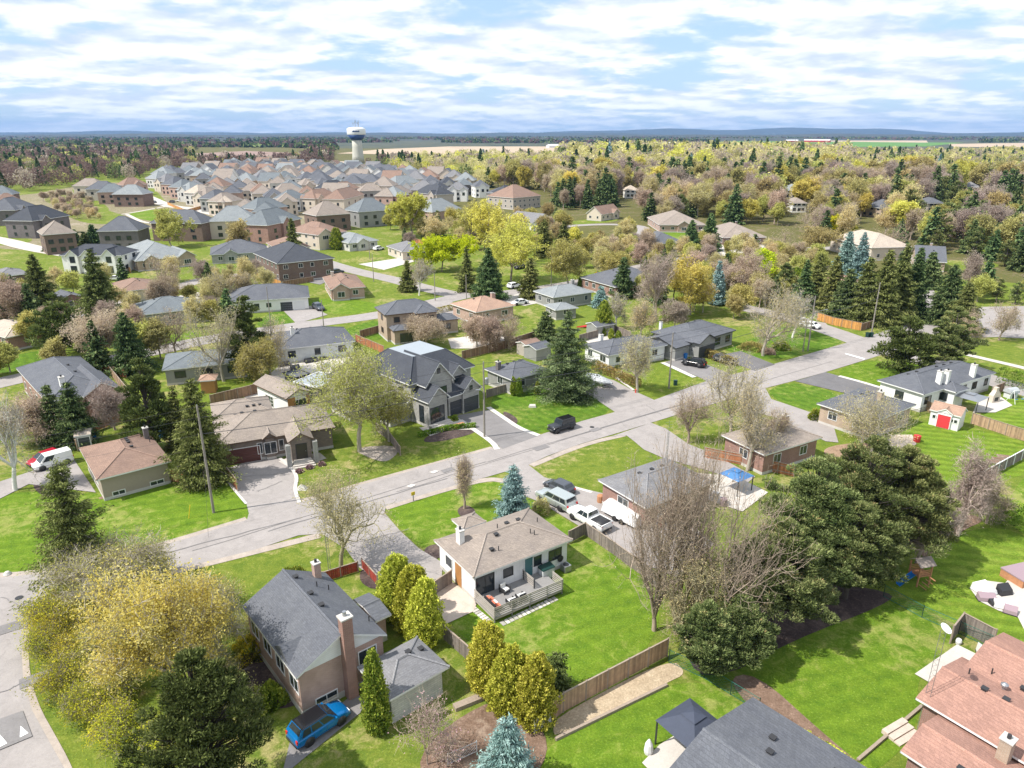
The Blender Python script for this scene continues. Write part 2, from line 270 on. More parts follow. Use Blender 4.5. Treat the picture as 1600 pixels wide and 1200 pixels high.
foliage('needle_grey', [(0, (0.028, 0.048, 0.022)), (0.5, (0.105, 0.145, 0.06)), (1, (0.33, 0.39, 0.19))], trans=0.15)
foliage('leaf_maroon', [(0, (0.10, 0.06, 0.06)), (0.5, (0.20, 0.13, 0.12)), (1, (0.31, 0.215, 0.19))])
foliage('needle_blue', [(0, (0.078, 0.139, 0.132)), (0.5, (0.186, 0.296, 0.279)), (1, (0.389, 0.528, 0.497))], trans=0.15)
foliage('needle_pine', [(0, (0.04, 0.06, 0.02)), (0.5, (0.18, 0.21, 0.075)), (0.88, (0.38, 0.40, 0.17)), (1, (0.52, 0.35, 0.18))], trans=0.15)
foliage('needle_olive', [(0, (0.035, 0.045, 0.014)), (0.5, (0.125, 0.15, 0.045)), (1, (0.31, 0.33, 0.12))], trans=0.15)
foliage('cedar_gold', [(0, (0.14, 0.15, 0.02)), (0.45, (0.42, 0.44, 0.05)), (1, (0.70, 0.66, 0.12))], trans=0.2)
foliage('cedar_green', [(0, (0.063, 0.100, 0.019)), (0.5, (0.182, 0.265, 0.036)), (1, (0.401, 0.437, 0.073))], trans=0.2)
foliage('hedge_leaf', [(0, (0.165, 0.123, 0.050)), (0.5, (0.346, 0.272, 0.099)), (1, (0.494, 0.445, 0.148))], trans=0.2)
foliage('hedge_green', [(0, (0.073, 0.128, 0.022)), (0.5, (0.201, 0.311, 0.036)), (1, (0.437, 0.510, 0.073))], trans=0.2)
foliage('heather', [(0, (0.163, 0.092, 0.109)), (0.5, (0.347, 0.219, 0.238)), (1, (0.547, 0.365, 0.365))], trans=0.1)
flat('bark_bare', (0.36, 0.285, 0.22), 0.95, var=0.2, vscale=3); flat('bark', (0.26, 0.22, 0.18), 0.95, var=0.25, vscale=3); flat('bark_light', (0.37, 0.33, 0.27), 0.95, var=0.2, vscale=3); flat('bark_white', (0.62, 0.60, 0.57), 0.9, var=0.15, vscale=2); flat('bark_dark', (0.085, 0.07, 0.06), 0.95, var=0.25); flat('bark_moss', (0.30, 0.27, 0.16), 0.95, var=0.2); flat('bark_pink', (0.42, 0.335, 0.29), 0.95, var=0.2)

# ---------------- mesh helpers ----------------
class MB:
    def __init__(s): s.v = []; s.f = []; s.m = []; s.r = []
    def add(s, vs, fs, mi=0, r=None):
        b = len(s.v); s.v.extend(vs); s.f.extend([tuple(i+b for i in f) for f in fs]); s.m.extend([mi]*len(fs))
        s.r.extend([random.random() if r is None else r]*len(fs))
    def box(s, x0, y0, z0, x1, y1, z1, mi=0, r=None):
        s.add([(x0, y0, z0), (x1, y0, z0), (x1, y1, z0), (x0, y1, z0), (x0, y0, z1), (x1, y0, z1), (x1, y1, z1), (x0, y1, z1)],
              [(0, 3, 2, 1), (4, 5, 6, 7), (0, 1, 5, 4), (1, 2, 6, 5), (2, 3, 7, 6), (3, 0, 4, 7)], mi, r)
    def obox(s, p, q, w, h, z0=0, mi=0, zt0=None, zt1=None):   # upright slab from p to q (2-D), width w
        dx, dy = q[0]-p[0], q[1]-p[1]; L = hypot(dx, dy) or 1; nx, ny = -dy/L*w/2, dx/L*w/2
        za = z0+h if zt0 is None else zt0; zb = z0+h if zt1 is None else zt1
        s.add([(p[0]+nx, p[1]+ny, z0), (p[0]-nx, p[1]-ny, z0), (q[0]-nx, q[1]-ny, z0), (q[0]+nx, q[1]+ny, z0),
               (p[0]+nx, p[1]+ny, za), (p[0]-nx, p[1]-ny, za), (q[0]-nx, q[1]-ny, zb), (q[0]+nx, q[1]+ny, zb)],
              [(0, 3, 2, 1), (4, 5, 6, 7), (0, 1, 5, 4), (1, 2, 6, 5), (2, 3, 7, 6), (3, 0, 4, 7)], mi)
    def tube(s, p, q, r0, r1=None, n=8, mi=0, caps=True, r=None):
        r1 = r0 if r1 is None else r1
        d = np.array(q, float)-np.array(p, float); L = np.linalg.norm(d)
        if L < 1e-6: return
        d /= L; a = np.array((0, 0, 1.0)) if abs(d[2]) < 0.9 else np.array((1.0, 0, 0)); u = np.cross(d, a); u /= np.linalg.norm(u); w = np.cross(d, u)
        vs = []
        for c, rr in ((p, r0), (q, r1)):
            for k in range(n):
                t = 2*pi*k/n; o = u*cos(t)*rr+w*sin(t)*rr; vs.append((c[0]+o[0], c[1]+o[1], c[2]+o[2]))
        fs = [(k, (k+1) % n, n+(k+1) % n, n+k) for k in range(n)]
        if caps: fs += [tuple(range(n-1, -1, -1)), tuple(range(n, 2*n))]
        s.add(vs, fs, mi, r)
    def lathe(s, prof, n=16, c=(0, 0, 0), mi=0):   # prof: (radius, z)
        vs = []; fs = []
        for r, z in prof:
            for k in range(n): t = 2*pi*k/n; vs.append((c[0]+r*cos(t), c[1]+r*sin(t), c[2]+z))
        for i in range(len(prof)-1):
            for k in range(n): fs.append((i*n+k, i*n+(k+1) % n, (i+1)*n+(k+1) % n, (i+1)*n+k))
        fs.append(tuple(range(n-1, -1, -1))); m = (len(prof)-1)*n; fs.append(tuple(range(m, m+n)))
        s.add(vs, fs, mi)
    def mesh(s, name, mats, smooth=False):
        me = bpy.data.meshes.new(name); me.from_pydata(s.v, [], s.f)
        for m in mats: me.materials.append(MATS[m])
        if len(mats) > 1: me.polygons.foreach_set('material_index', s.m)
        a = me.attributes.new('rnd', 'FLOAT', 'FACE'); a.data.foreach_set('value', s.r)
        if smooth: me.polygons.foreach_set('use_smooth', [True]*len(s.f))
        me.update(); return me
    def build(s, name, mats, parent=None, smooth=False):
        if isinstance(mats, str): mats = [mats]
        return link(name, s.mesh(name, mats, smooth), parent)
def link(name, data, parent=None):
    o = bpy.data.objects.new(name, data); C.objects.link(o)
    if parent is not None: o.parent = parent
    return o
def tag(o, label=None, cat=None, group=None, kind=None):
    if label: o['label'] = label
    if cat: o['category'] = cat
    if group: o['group'] = group
    if kind: o['kind'] = kind
    return o
def thing(name, label, cat, loc=(0, 0, 0), rz=0.0, group=None):
    o = bpy.data.objects.new(name, None); C.objects.link(o); o.empty_display_size = 0.5
    o.location = loc if len(loc) == 3 else (loc[0], loc[1], 0); o.rotation_euler = (0, 0, rz)
    return tag(o, label, cat, group)
def npmesh(name, V, F, mats, rnd=None, midx=None):
    """V (n,3), F (m,k) numpy -> mesh, fast"""
    me = bpy.data.meshes.new(name); k = F.shape[1]; m = len(F)
    me.vertices.add(len(V)); me.vertices.foreach_set('co', V.astype(np.float32).ravel())
    me.loops.add(m*k); me.loops.foreach_set('vertex_index', F.astype(np.int32).ravel())
    me.polygons.add(m); me.polygons.foreach_set('loop_start', np.arange(0, m*k, k, dtype=np.int32))
    try: me.polygons.foreach_set('loop_total', np.full(m, k, dtype=np.int32))
    except Exception: pass
    for q in mats: me.materials.append(MATS[q])
    if midx is not None: me.polygons.foreach_set('material_index', midx.astype(np.int32))
    if rnd is None: rnd = RNG.random(m)
    a = me.attributes.new('rnd', 'FLOAT', 'FACE'); a.data.foreach_set('value', rnd.astype(np.float32))
    me.update(calc_edges=True); return me
def copy_tree(o, parent=None):
    c = o.copy(); C.objects.link(c); c.parent = parent
    for ch in KIDS.get(o.name, ()): copy_tree(ch, c)
    return c
KIDS = {}
def kids_index():
    KIDS.clear()
    for o in bpy.data.objects:
        if o.parent is not None: KIDS.setdefault(o.parent.name, []).append(o)
# ---------------- trees ----------------
def grow(seed, h, r, forks=5, levels=5, trunk_frac=0.25, up=0.55, r0=None, wig=0.25, droop=0.0, twigs=3, ratio=0.72, narrow=False):
    """branching skeleton: list of (p, q, ra, rb, level); tips list"""
    rg = random.Random(seed); segs = []; tips = []
    r0 = r0 or h*0.018+0.06
    def rec(p, d, L, ra, lv):
        n = 3 if lv <= 1 else 2; q = p; rr = ra
        for i in range(n):
            d2 = np.array([d[k]+rg.gauss(0, wig)*(0.5 if lv == 0 else 1) for k in range(3)]); d2[2] += (up*0.16-droop*0.5*max(0, lv-1))
            d2 /= np.linalg.norm(d2); d = d2; q2 = q+d*L/n; rb = rr*(0.92 if lv < 2 else 0.84)
            segs.append((q, q2, rr, rb, lv))
            if lv >= 1 and lv < levels and i < n-1:      # side shoot
                side = np.array([rg.gauss(0, 1), rg.gauss(0, 1), rg.gauss(0.15, 0.5)]); side -= d*side.dot(d); side /= np.linalg.norm(side)+1e-6
                dd = d*0.55+side*0.85; rec(q2, dd/np.linalg.norm(dd), L*ratio*rg.uniform(0.55, 0.95), rb*0.55, lv+1)
            q = q2; rr = rb
        if lv >= levels: tips.append((q, d)); return
        k = forks if lv == 0 else (3 if rg.random() < 0.45 else 2)
        a0 = rg.uniform(0, 6.28)
        for j in range(k):
            a = a0+2*pi*j/k+rg.gauss(0, 0.3)
            if lv == 0:
                inc = rg.uniform(0.25, 0.95)*(0.35 if narrow else 1.0)
                dd = np.array([cos(a)*sin(inc), sin(a)*sin(inc), cos(inc)])
            else:
                side = np.array([cos(a), sin(a), rg.uniform(-0.4, 0.5)]); side -= d*side.dot(d); side /= np.linalg.norm(side)+1e-6
                dd = d+side*rg.uniform(0.35, 0.8)*(0.4 if narrow else 1.0); dd /= np.linalg.norm(dd)
            rec(q, dd, (max(L, h*.2))*(rg.uniform(0.85, 1.1)) if lv == 0 else L*(ratio*rg.uniform(0.8, 1.12)), rr*(0.74 if j else 0.86), lv+1)
    rec(np.zeros(3), np.array([0, 0, 1.0]), h*trunk_frac, r0, 0)
    P = np.array([s[1] for s in segs]); zmax = np.percentile(P[:, 2], 99.5); rad = np.percentile(np.hypot(P[:, 0], P[:, 1]), 97)
    S = np.array([r/rad, r/rad, h/zmax])
    return [(s[0]*S, s[1]*S, s[2], s[3], s[4]) for s in segs], [(t[0]*S, t[1]) for t in tips]
def tubes_np(segs, sides_by_lv=(7, 5, 4, 3, 3, 3, 3)):
    Vs = []; Fs = []; b = 0
    for p, q, ra, rb, lv in segs:
        n = sides_by_lv[min(lv, 6)]; d = q-p; L = np.linalg.norm(d)
        if L < 1e-5: continue
        d = d/L; a = np.array((0, 0, 1.0)) if abs(d[2]) < 0.9 else np.array((1.0, 0, 0)); u = np.cross(d, a); u /= np.linalg.norm(u); w = np.cross(d, u)
        t = 2*pi*np.arange(n)/n; o = np.outer(np.cos(t), u)+np.outer(np.sin(t), w)
        Vs.append(np.concatenate([p+o*ra, q+o*rb])); k = np.arange(n)
        Fs.append(np.stack([k, (k+1) % n, n+(k+1) % n, n+k], 1)+b); b += 2*n
    return np.concatenate(Vs), np.concatenate(Fs)
def leaves_np(pts, size, jitter, per, rg, flat_=1.0, elong=1.0, axis=None, wid=0.55):
    """quads at pts (repeated per), size = (min,max)"""
    P = np.repeat(pts, per, 0)+rg.normal(0, 1, (len(pts)*per, 3))*jitter
    n = len(P); s = rg.uniform(size[0], size[1], (n, 1))
    u = rg.normal(0, 1, (n, 3)); u[:, 2] *= flat_
    if axis is not None: u = u*0.45+np.repeat(axis, per, 0)
    u /= np.linalg.norm(u, axis=1, keepdims=True)
    w = rg.normal(0, 1, (n, 3)); w[:, 2] *= flat_; w = np.cross(u, w); w /= np.linalg.norm(w, axis=1, keepdims=True)+1e-9
    a = u*s*elong; c = w*s*wid
    V = np.stack([P-a, P+c, P+a, P-c], 1).reshape(-1, 3); F = np.arange(n*4).reshape(n, 4)
    return V, F
DECI = {}
def deciduous(seed, h, r, bark='bark', leaf='leaf_bud', nleaf=5, lsize=(0.10, 0.2), jit=0.35, levels=5, forks=5, tf=0.25, up=0.5, twigw=0.02, twign=5, twigl=0.9, droop=0.0, wig=0.25, r0=None, narrow=False, ratio=0.72, twigmat=None):
    """returns (trunk mesh, crown mesh) in metres, base at origin"""
    segs, tips = grow(seed, h, r, forks, levels, tf, up, r0, wig, droop, narrow=narrow, ratio=ratio)
    segs = [s if s[4] < 3 else (s[0], s[1], max(s[2], 0.014), max(s[3], 0.010), s[4]) for s in segs]
    V, F = tubes_np(segs); rg = np.random.default_rng(seed)
    trunk = npmesh('trunk', V, F, [bark])
    T = np.array([t[0] for t in tips]); D = np.array([t[1] for t in tips])
    mids = np.array([(s[0]+s[1])/2 for s in segs if s[4] >= levels-1])
    # twigs: thin slivers fanning from the tips
    base = np.repeat(T, twign, 0); dd = np.repeat(D, twign, 0)+rg.normal(0, 0.65, (len(T)*twign, 3)); dd[:, 2] += 0.25*up-droop
    dd /= np.linalg.norm(dd, axis=1, keepdims=True); L = rg.uniform(0.4, 1.0, (len(base), 1))*twigl; end = base+dd*L
    sd_ = np.cross(dd, rg.normal(0, 1, dd.shape)); sd_ /= np.linalg.norm(sd_, axis=1, keepdims=True)+1e-9
    TV = np.stack([base-sd_*twigw, base+sd_*twigw, end+sd_*twigw*0.3, end-sd_*twigw*0.3], 1).reshape(-1, 3); TF = np.arange(len(TV)).reshape(-1, 4)
    allV = [TV]; allF = [TF]; mi = [np.ones(len(TF))]
    if nleaf > 0:
        pts = np.concatenate([end, mids+rg.normal(0, 0.2, mids.shape)]) if len(mids) else end
        reps = max(1, int(nleaf)); 
        if nleaf < 1: pts = pts[rg.random(len(pts)) < nleaf]
        LV, LF = leaves_np(pts, lsize, jit, reps, rg); allV.append(LV); allF.append(LF+len(TV)); mi.append(np.zeros(len(LF)))
    V = np.concatenate(allV); F = np.concatenate(allF)
    # leaf tone varies by clump: noise on position
    cen = V[F[:, 0]]; rnd = np.clip(0.5+0.28*np.sin(cen[:, 0]*1.3+seed)*np.sin(cen[:, 1]*1.5+seed*2)*np.sin(cen[:, 2]*1.1)*1.4+rg.normal(0, 0.22, len(F)), 0, 1)
    crown = npmesh('crown', V, F, [leaf, twigmat or bark], rnd, np.concatenate(mi))
    return trunk, crown
def conifer(seed, h, r, needle='needle_spruce', bark='bark_dark', layers=None, dens=1.0, base=0.04, droop=0.35, shape=0.85, size=(0.16, 0.34), irregular=0.15, perlayer=11, gap=0.0):
    rg = np.random.default_rng(seed); layers = layers or max(12, int(h*2.0))
    segs = [(np.array((0, 0, 0.0)), np.array((0, 0, h*0.5)), h*0.016+0.05, h*0.01+0.03, 0), (np.array((0, 0, h*0.5)), np.array((0, 0, h)), h*0.01+0.03, 0.02, 1)]
    pts = []; ax = []; tone = []
    for i in range(layers):
        f = (i+rg.uniform(-0.3, 0.3))/layers; f = min(max(f, 0), 0.985); z = h*(base+(1-base)*f)
        R = r*((1-f)**shape)*(0.9+0.1*min(1, f*8))*(1+rg.normal(0, irregular*0.5))+0.12
        nb = max(4, int(perlayer*(0.45+0.75*(1-f)))); a0 = rg.uniform(0, 6.28)
        for j in range(nb):
            if rg.random() < gap: continue
            a = a0+2*pi*j/nb+rg.normal(0, 0.12); Rj = max(0.15, R*(1+rg.normal(0, irregular)))
            tz = rg.uniform(0, 1); dr = droop*(1.2-f)*rg.uniform(0.6, 1.3)
            m = max(3, int(Rj*7*dens)); t = np.linspace(0.12, 1, m)
            bx = np.cos(a)*Rj*t; by = np.sin(a)*Rj*t; bz = z-dr*Rj*t**1.1+0.22*Rj*t**3+(0.25*Rj*t if f > 0.8 else 0)
            p = np.stack([bx, by, bz], 1)
            if Rj > 0.9: segs.append((np.array((0, 0, z)), p[-1], 0.02+0.012*Rj, 0.01, 4))
            k = max(1, int(round(4.5*dens))); wdt = 0.10+0.20*Rj*(1-t*0.65)[:, None]
            for q in range(k):
                off = rg.normal(0, 1, (m, 3))*np.concatenate([wdt, wdt, wdt*0.35], 1); off[:, 2] -= np.abs(rg.normal(0, 0.10, m))
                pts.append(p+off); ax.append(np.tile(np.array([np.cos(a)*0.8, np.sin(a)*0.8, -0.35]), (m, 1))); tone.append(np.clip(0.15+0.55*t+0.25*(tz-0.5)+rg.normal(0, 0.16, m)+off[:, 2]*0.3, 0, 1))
    pts = np.concatenate(pts); ax = np.concatenate(ax); tone = np.concatenate(tone)
    V, F = leaves_np(pts, size, 0.02, 1, rg, 1.0, 1.15, ax, 0.34 if dens > .9 else .55)
    crown = npmesh('crown', V, F, [needle], tone)
    TV, TF = tubes_np(segs); return npmesh('trunk', TV, TF, [bark]), crown
def clump_tree(seed, h, r, needle='needle_pine', bark='bark_dark', nclump=120, tuft=140, csize=(0.9, 1.6), size=(0.14, 0.3), low=0.12, lobes=3, flatc=0.55, top=1.0):
    """irregular broad evergreen (pine): tufted clumps carried on limbs"""
    rg = np.random.default_rng(seed); segs = [(np.zeros(3), np.array((0, 0, h*0.55)), 0.10+h*0.018, 0.08+h*0.009, 0), (np.array((0, 0, h*0.55)), np.array((0, 0, h*0.93)), 0.08+h*0.009, 0.04, 1)]
    lob = [(0, 0, 1.0, 1.0)]
    for i in range(lobes): a = rg.uniform(0, 6.28); lob.append((cos(a)*r*0.4, sin(a)*r*0.4, rg.uniform(0.72, 0.95), rg.uniform(0.6, 0.8)))
    P = []; A = []; T = []
    for i in range(nclump):
        lx, ly, lh, lr = lob[rg.integers(len(lob))]
        f = rg.uniform(low, 1)**0.85; a = rg.uniform(0, 6.28); prof = (math.sin(min(1, (1-f)*1.15+0.02)*pi*0.62))**0.75
        R = r*lr*prof*rg.uniform(0.55, 1.06)*(1 if f < 0.95 else 0.5)
        c = np.array([lx*(1-f*0.4)+cos(a)*R, ly*(1-f*0.4)+sin(a)*R, h*lh*top*f]); s = rg.uniform(*csize)*(0.75+0.25*prof)
        n = int(tuft*rg.uniform(0.7, 1.2)); q = rg.normal(0, 1, (n, 3)); q /= np.linalg.norm(q, axis=1, keepdims=True); q *= rg.uniform(0.35, 1.0, (n, 1))**0.5
        q[:, 2] = np.where(q[:, 2] < 0, q[:, 2]*0.35, q[:, 2]); p = c+q*s*np.array([1, 1, flatc])
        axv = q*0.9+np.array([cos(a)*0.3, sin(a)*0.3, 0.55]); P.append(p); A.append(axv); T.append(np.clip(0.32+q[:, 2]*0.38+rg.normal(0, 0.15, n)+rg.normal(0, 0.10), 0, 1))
        z0 = c[2]*0.7; segs.append((np.array((0, 0, max(1.0, min(h*0.9, z0)))), c, 0.035+0.01*r, 0.02, 3))
    P = np.concatenate(P); A = np.concatenate(A); T = np.concatenate(T)
    V, F = leaves_np(P, size, 0.02, 1, rg, 1.0, 1.25, A, 0.36)
    TV, TF = tubes_np(segs); return npmesh('trunk', TV, TF, [bark]), npmesh('crown', V, F, [needle], T)
def cedar(seed, h, r, needle='cedar_gold', lobes=3, n=9000, size=(0.10, 0.22), pointy=0.8, spread=0.35):
    rg = np.random.default_rng(seed); P = []; A = []; T = []
    L = [(0, 0, 1.0, 1.0)]+[(cos(a)*r*spread, sin(a)*r*spread, rg.uniform(0.8, 0.97), rg.uniform(0.6, 0.8)) for a in rg.uniform(0, 6.28, lobes)]
    for lx, ly, lh, lr in L:
        m = int(n/len(L)); f = rg.random(m)**0.8; a = rg.uniform(0, 6.28, m)
        prof = np.minimum(1, 0.62+f*2.2)*(1-f)**(0.55*pointy)*1.05
        cl = 1+0.20*np.sin(a*4+f*15+seed)+0.15*np.sin(a*7-f*26+seed*2)
        R = r*lr*prof*cl*rg.uniform(0.72, 1.0, m)**0.5
        P.append(np.stack([lx+np.cos(a)*R, ly+np.sin(a)*R, h*lh*(0.02+0.98*f)+(cl-1)*.55], 1)); A.append(np.stack([np.cos(a)*0.45, np.sin(a)*0.45, np.full(m, 0.9)], 1))
        T.append(np.clip(0.5+0.28*(cl-1)/0.16*0.6+rg.normal(0, 0.2, m), 0, 1))
    P = np.concatenate(P); A = np.concatenate(A); T = np.concatenate(T)
    V, F = leaves_np(P, size, 0.05, 1, rg, 1.0, 1.0, A)
    TV, TF = tubes_np([(np.zeros(3), np.array((0, 0, h*0.85)), 0.09+r*0.04, 0.03, 0)]); return npmesh('trunk', TV, TF, ['bark_dark']), npmesh('crown', V, F, [needle], T)
def put_tree(name, meshes, x, y, label, group=None, rz=None, sc=1.0, cat='tree', z=0.0):
    t = thing(name, label, cat, (x, y, z), random.uniform(0, 6.28) if rz is None else rz, group)
    if sc != 1.0: t.scale = (sc, sc, sc) if isinstance(sc, (int, float)) else sc
    link('trunk', meshes[0], t); link('crown', meshes[1], t); return t
OCC = []   # occupied discs (x, y, r) so that the woodland keeps clear of named things
SEEDN = [100]
def T(kind, base, topy, wpx, label, group=None, **kw):
    """one named tree: base pixel, pixel row of its top, crown width in pixels"""
    x, y = G(*base); h = height_to(x, y, topy); dist = hypot(hypot(x, y), CAM_H-h*0.5)
    f = y*cos(PITCH)+(CAM_H-h*0.5)*sin(PITCH); r = wpx/FPX*f/2
    SEEDN[0] += 1; sd_ = SEEDN[0]; q = min(1.0, 75/dist)       # detail falls off with distance
    lv = 5 if dist < 220 else 4; q6 = dist < 80
    big = 1+max(0, (dist-90))/130                                # leaf size grows so far crowns keep their cover
    D = {
     'yellow': lambda: deciduous(sd_, h, r, 'bark', 'leaf_yellow', 3 if lv > 4 else 8, (0.09*big, 0.17*big), 0.35, lv, 5, 0.24, twign=3),
     'gold': lambda: deciduous(sd_, h, r, 'bark_light' if q6 else 'bark', 'leaf_lemon' if q6 else 'leaf_gold', 4, (0.06*big, 0.12*big) if q6 else (.08*big, .15*big), 0.35, 6 if q6 else lv, 5, 0.2, twign=1 if q6 else 4),
     'acid': lambda: deciduous(sd_, h, r, 'bark', 'leaf_acid', 2 if lv > 4 else 8, (0.10*big, 0.20*big), 0.3, lv, 5, 0.22),
     'olive': lambda: deciduous(sd_, h, r, 'bark_light', 'leaf_olive', 1 if q6 else 3 if lv > 4 else 6, (0.05*big, 0.10*big) if q6 else (.07*big, .14*big), 0.3, 6 if q6 else lv, 6, 0.2, twign=2 if q6 else 4),
     'bud': lambda: deciduous(sd_, h, r, 'bark_moss' if dist < 90 else 'bark_light', 'leaf_bud', 1 if lv > 4 else 4, (0.045*big, 0.10*big), 0.3, lv, 5, 0.15, twign=4, twigw=.012*big, wig=.3, ratio=.76),
     'pink': lambda: deciduous(sd_, h, r, 'bark_pink', 'leaf_pink', 2 if lv > 4 else 5, (0.06*big, 0.12*big), 0.3, lv, 6, 0.18),
     'mauve': lambda: deciduous(sd_, h, r, 'bark_pink', 'leaf_mauve', 1 if lv > 4 else 4, (0.05*big, 0.10*big), 0.3, lv, 6, 0.18),
     'bare': lambda: deciduous(sd_, h, r, 'bark_bare', 'leaf_bud', 0.25, (0.04*big, 0.08*big), 0.25, lv, 5, 0.14, twign=4, twigw=0.012*big, wig=.3, ratio=.76),
     'tall': lambda: deciduous(sd_, h, r, 'bark_bare', 'leaf_pink', 0.3, (0.04*big, 0.08*big), 0.25, 5, 6, 0.045, up=.9, twign=4, twigw=0.009*big, wig=.2, ratio=.82, r0=.24),
     'shrubby': lambda: deciduous(sd_, h, r, 'bark_bare', 'heather', 0.6, (0.04, 0.08), 0.2, 4, 6, 0.10, twign=4, twigw=0.010, wig=.3, ratio=.8, r0=.06),
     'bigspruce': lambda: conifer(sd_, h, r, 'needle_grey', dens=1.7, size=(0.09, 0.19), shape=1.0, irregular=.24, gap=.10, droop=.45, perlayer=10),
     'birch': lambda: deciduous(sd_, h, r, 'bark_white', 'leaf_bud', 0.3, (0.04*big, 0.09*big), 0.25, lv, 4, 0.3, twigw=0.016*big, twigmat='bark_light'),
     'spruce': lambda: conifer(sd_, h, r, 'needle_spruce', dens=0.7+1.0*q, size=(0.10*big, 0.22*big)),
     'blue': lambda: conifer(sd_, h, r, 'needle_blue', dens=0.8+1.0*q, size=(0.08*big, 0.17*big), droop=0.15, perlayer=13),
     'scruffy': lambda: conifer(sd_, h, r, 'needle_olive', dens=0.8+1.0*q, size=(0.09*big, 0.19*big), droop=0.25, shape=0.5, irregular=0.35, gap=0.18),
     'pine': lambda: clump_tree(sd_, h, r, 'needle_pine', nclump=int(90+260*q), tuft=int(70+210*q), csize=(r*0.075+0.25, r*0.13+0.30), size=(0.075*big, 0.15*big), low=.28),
     'opine': lambda: clump_tree(sd_, h, r, 'needle_olive', nclump=int(60+80*q), tuft=int(60+110*q), csize=(r*0.14+0.25, r*0.24+0.4), size=(0.11*big, 0.24*big)),
     'cedar': lambda: cedar(sd_, h, r, 'cedar_gold', n=int(6000+20000*q), size=(0.06*big, 0.13*big), lobes=4),
     'gcedar': lambda: cedar(sd_, h, r, 'cedar_green', n=int(3500+14000*q), size=(0.06*big, 0.13*big), pointy=0.9, lobes=2),
    }
    D['spruce2'] = lambda: conifer(sd_, h, r, 'needle_olive', dens=0.7+1.0*q, size=(0.10*big, 0.21*big), irregular=.24, gap=.08)
    m = kw.pop('mesh', None) or D[kind]()
    NM = {'tall': 'bare_tree', 'shrubby': 'bare_tree', 'bigspruce': 'spruce_tree', 'yellow': 'maple_tree', 'gold': 'maple_tree', 'acid': 'maple_tree', 'olive': 'budding_tree', 'bud': 'budding_tree', 'pink': 'budding_tree', 'mauve': 'bare_tree', 'bare': 'bare_tree', 'birch': 'birch_tree',
          'spruce': 'spruce_tree', 'spruce2': 'spruce_tree', 'blue': 'blue_spruce', 'scruffy': 'spruce_tree', 'pine': 'pine_tree', 'opine': 'pine_tree', 'cedar': 'cedar_tree', 'gcedar': 'cedar_tree'}
    OCC.append((x, y, min(r*0.6, 4.0)))
    return put_tree(kw.pop('name', NM[kind]), m, x, y, label, group, rz=0.3)
def bush(base, wpx, h, needle, label, name='shrub', group=None, dpx=None, cat='shrub', n=3500, ang=0.0, size=(0.07, 0.15), loc=None, r=None):
    x, y = G(*base) if loc is None else loc
    f = y*cos(PITCH)+CAM_H*sin(PITCH); r = r or wpx/FPX*f/2; rg = np.random.default_rng(SEEDN[0]); SEEDN[0] += 1
    a = rg.uniform(0, 6.28, n); ph = np.arccos(rg.uniform(-0.1, 1, n)); k = 1+0.14*np.sin(a*4+SEEDN[0])+0.12*np.sin(a*7+ph*9)
    R = r*k*rg.uniform(0.6, 1, n)**0.4
    d = np.stack([np.sin(ph)*np.cos(a), np.sin(ph)*np.sin(a), np.cos(ph)], 1)
    V, F = leaves_np(d*np.stack([R, R, h*k*rg.uniform(0.75, 1, n)], 1), size, 0.03, 1, rg, 1, 1, d+np.array([0, 0, 0.5]))
    o = link(name, npmesh(name, V, F, [needle], np.clip(0.35+0.35*(k-1)/0.2+rg.normal(0, 0.2, n)+0.15*d[:, 2], 0, 1))); o.location = (x, y, 0)
    return tag(o, label, cat, group)
def hedge(pts, h, w, needle, label, name='hedge', group=None, dens=260, cat='hedge', size=(0.08, 0.16)):
    pts = [G(*p) for p in pts]; rg = np.random.default_rng(SEEDN[0]); SEEDN[0] += 1; P = []; A = []; K = []
    for p, q in zip(pts, pts[1:]):
        L = hypot(q[0]-p[0], q[1]-p[1]); n = int(L*dens*(h+w)/2); u = np.array([(q[0]-p[0])/L, (q[1]-p[1])/L]); nn = np.array([-u[1], u[0]])
        t = rg.uniform(-w/2*0.6, L+w/2*0.6, n); s = rg.uniform(0, 1, n)*(2*h+w); prof = 1+0.13*np.sin(t*2.1)+0.09*np.sin(t*5.3+1)
        off = np.where(s < h, -w/2, np.where(s < h+w, s-h-w/2, w/2)); z = np.where(s < h, s, np.where(s < h+w, h, 2*h+w-s))
        off = off*prof*(1-0.25*(z/h)**4); z = z*(0.93+0.07*prof)
        P.append(np.stack([p[0]+u[0]*t+nn[0]*off, p[1]+u[1]*t+nn[1]*off, z], 1)); A.append(np.stack([nn[0]*off, nn[1]*off, 0.5+0*z], 1)); K.append(prof)
    P = np.concatenate(P); A = np.concatenate(A); K = np.concatenate(K); c = P.mean(0); c[2] = 0
    V, F = leaves_np(P-c, size, 0.05, 1, rg, 1, 1, A)
    o = link(name, npmesh(name, V, F, [needle], np.clip(0.5+(K-1)*1.5+rg.normal(0, 0.22, len(F)), 0, 1))); o.location = c
    return tag(o, label, cat, group)
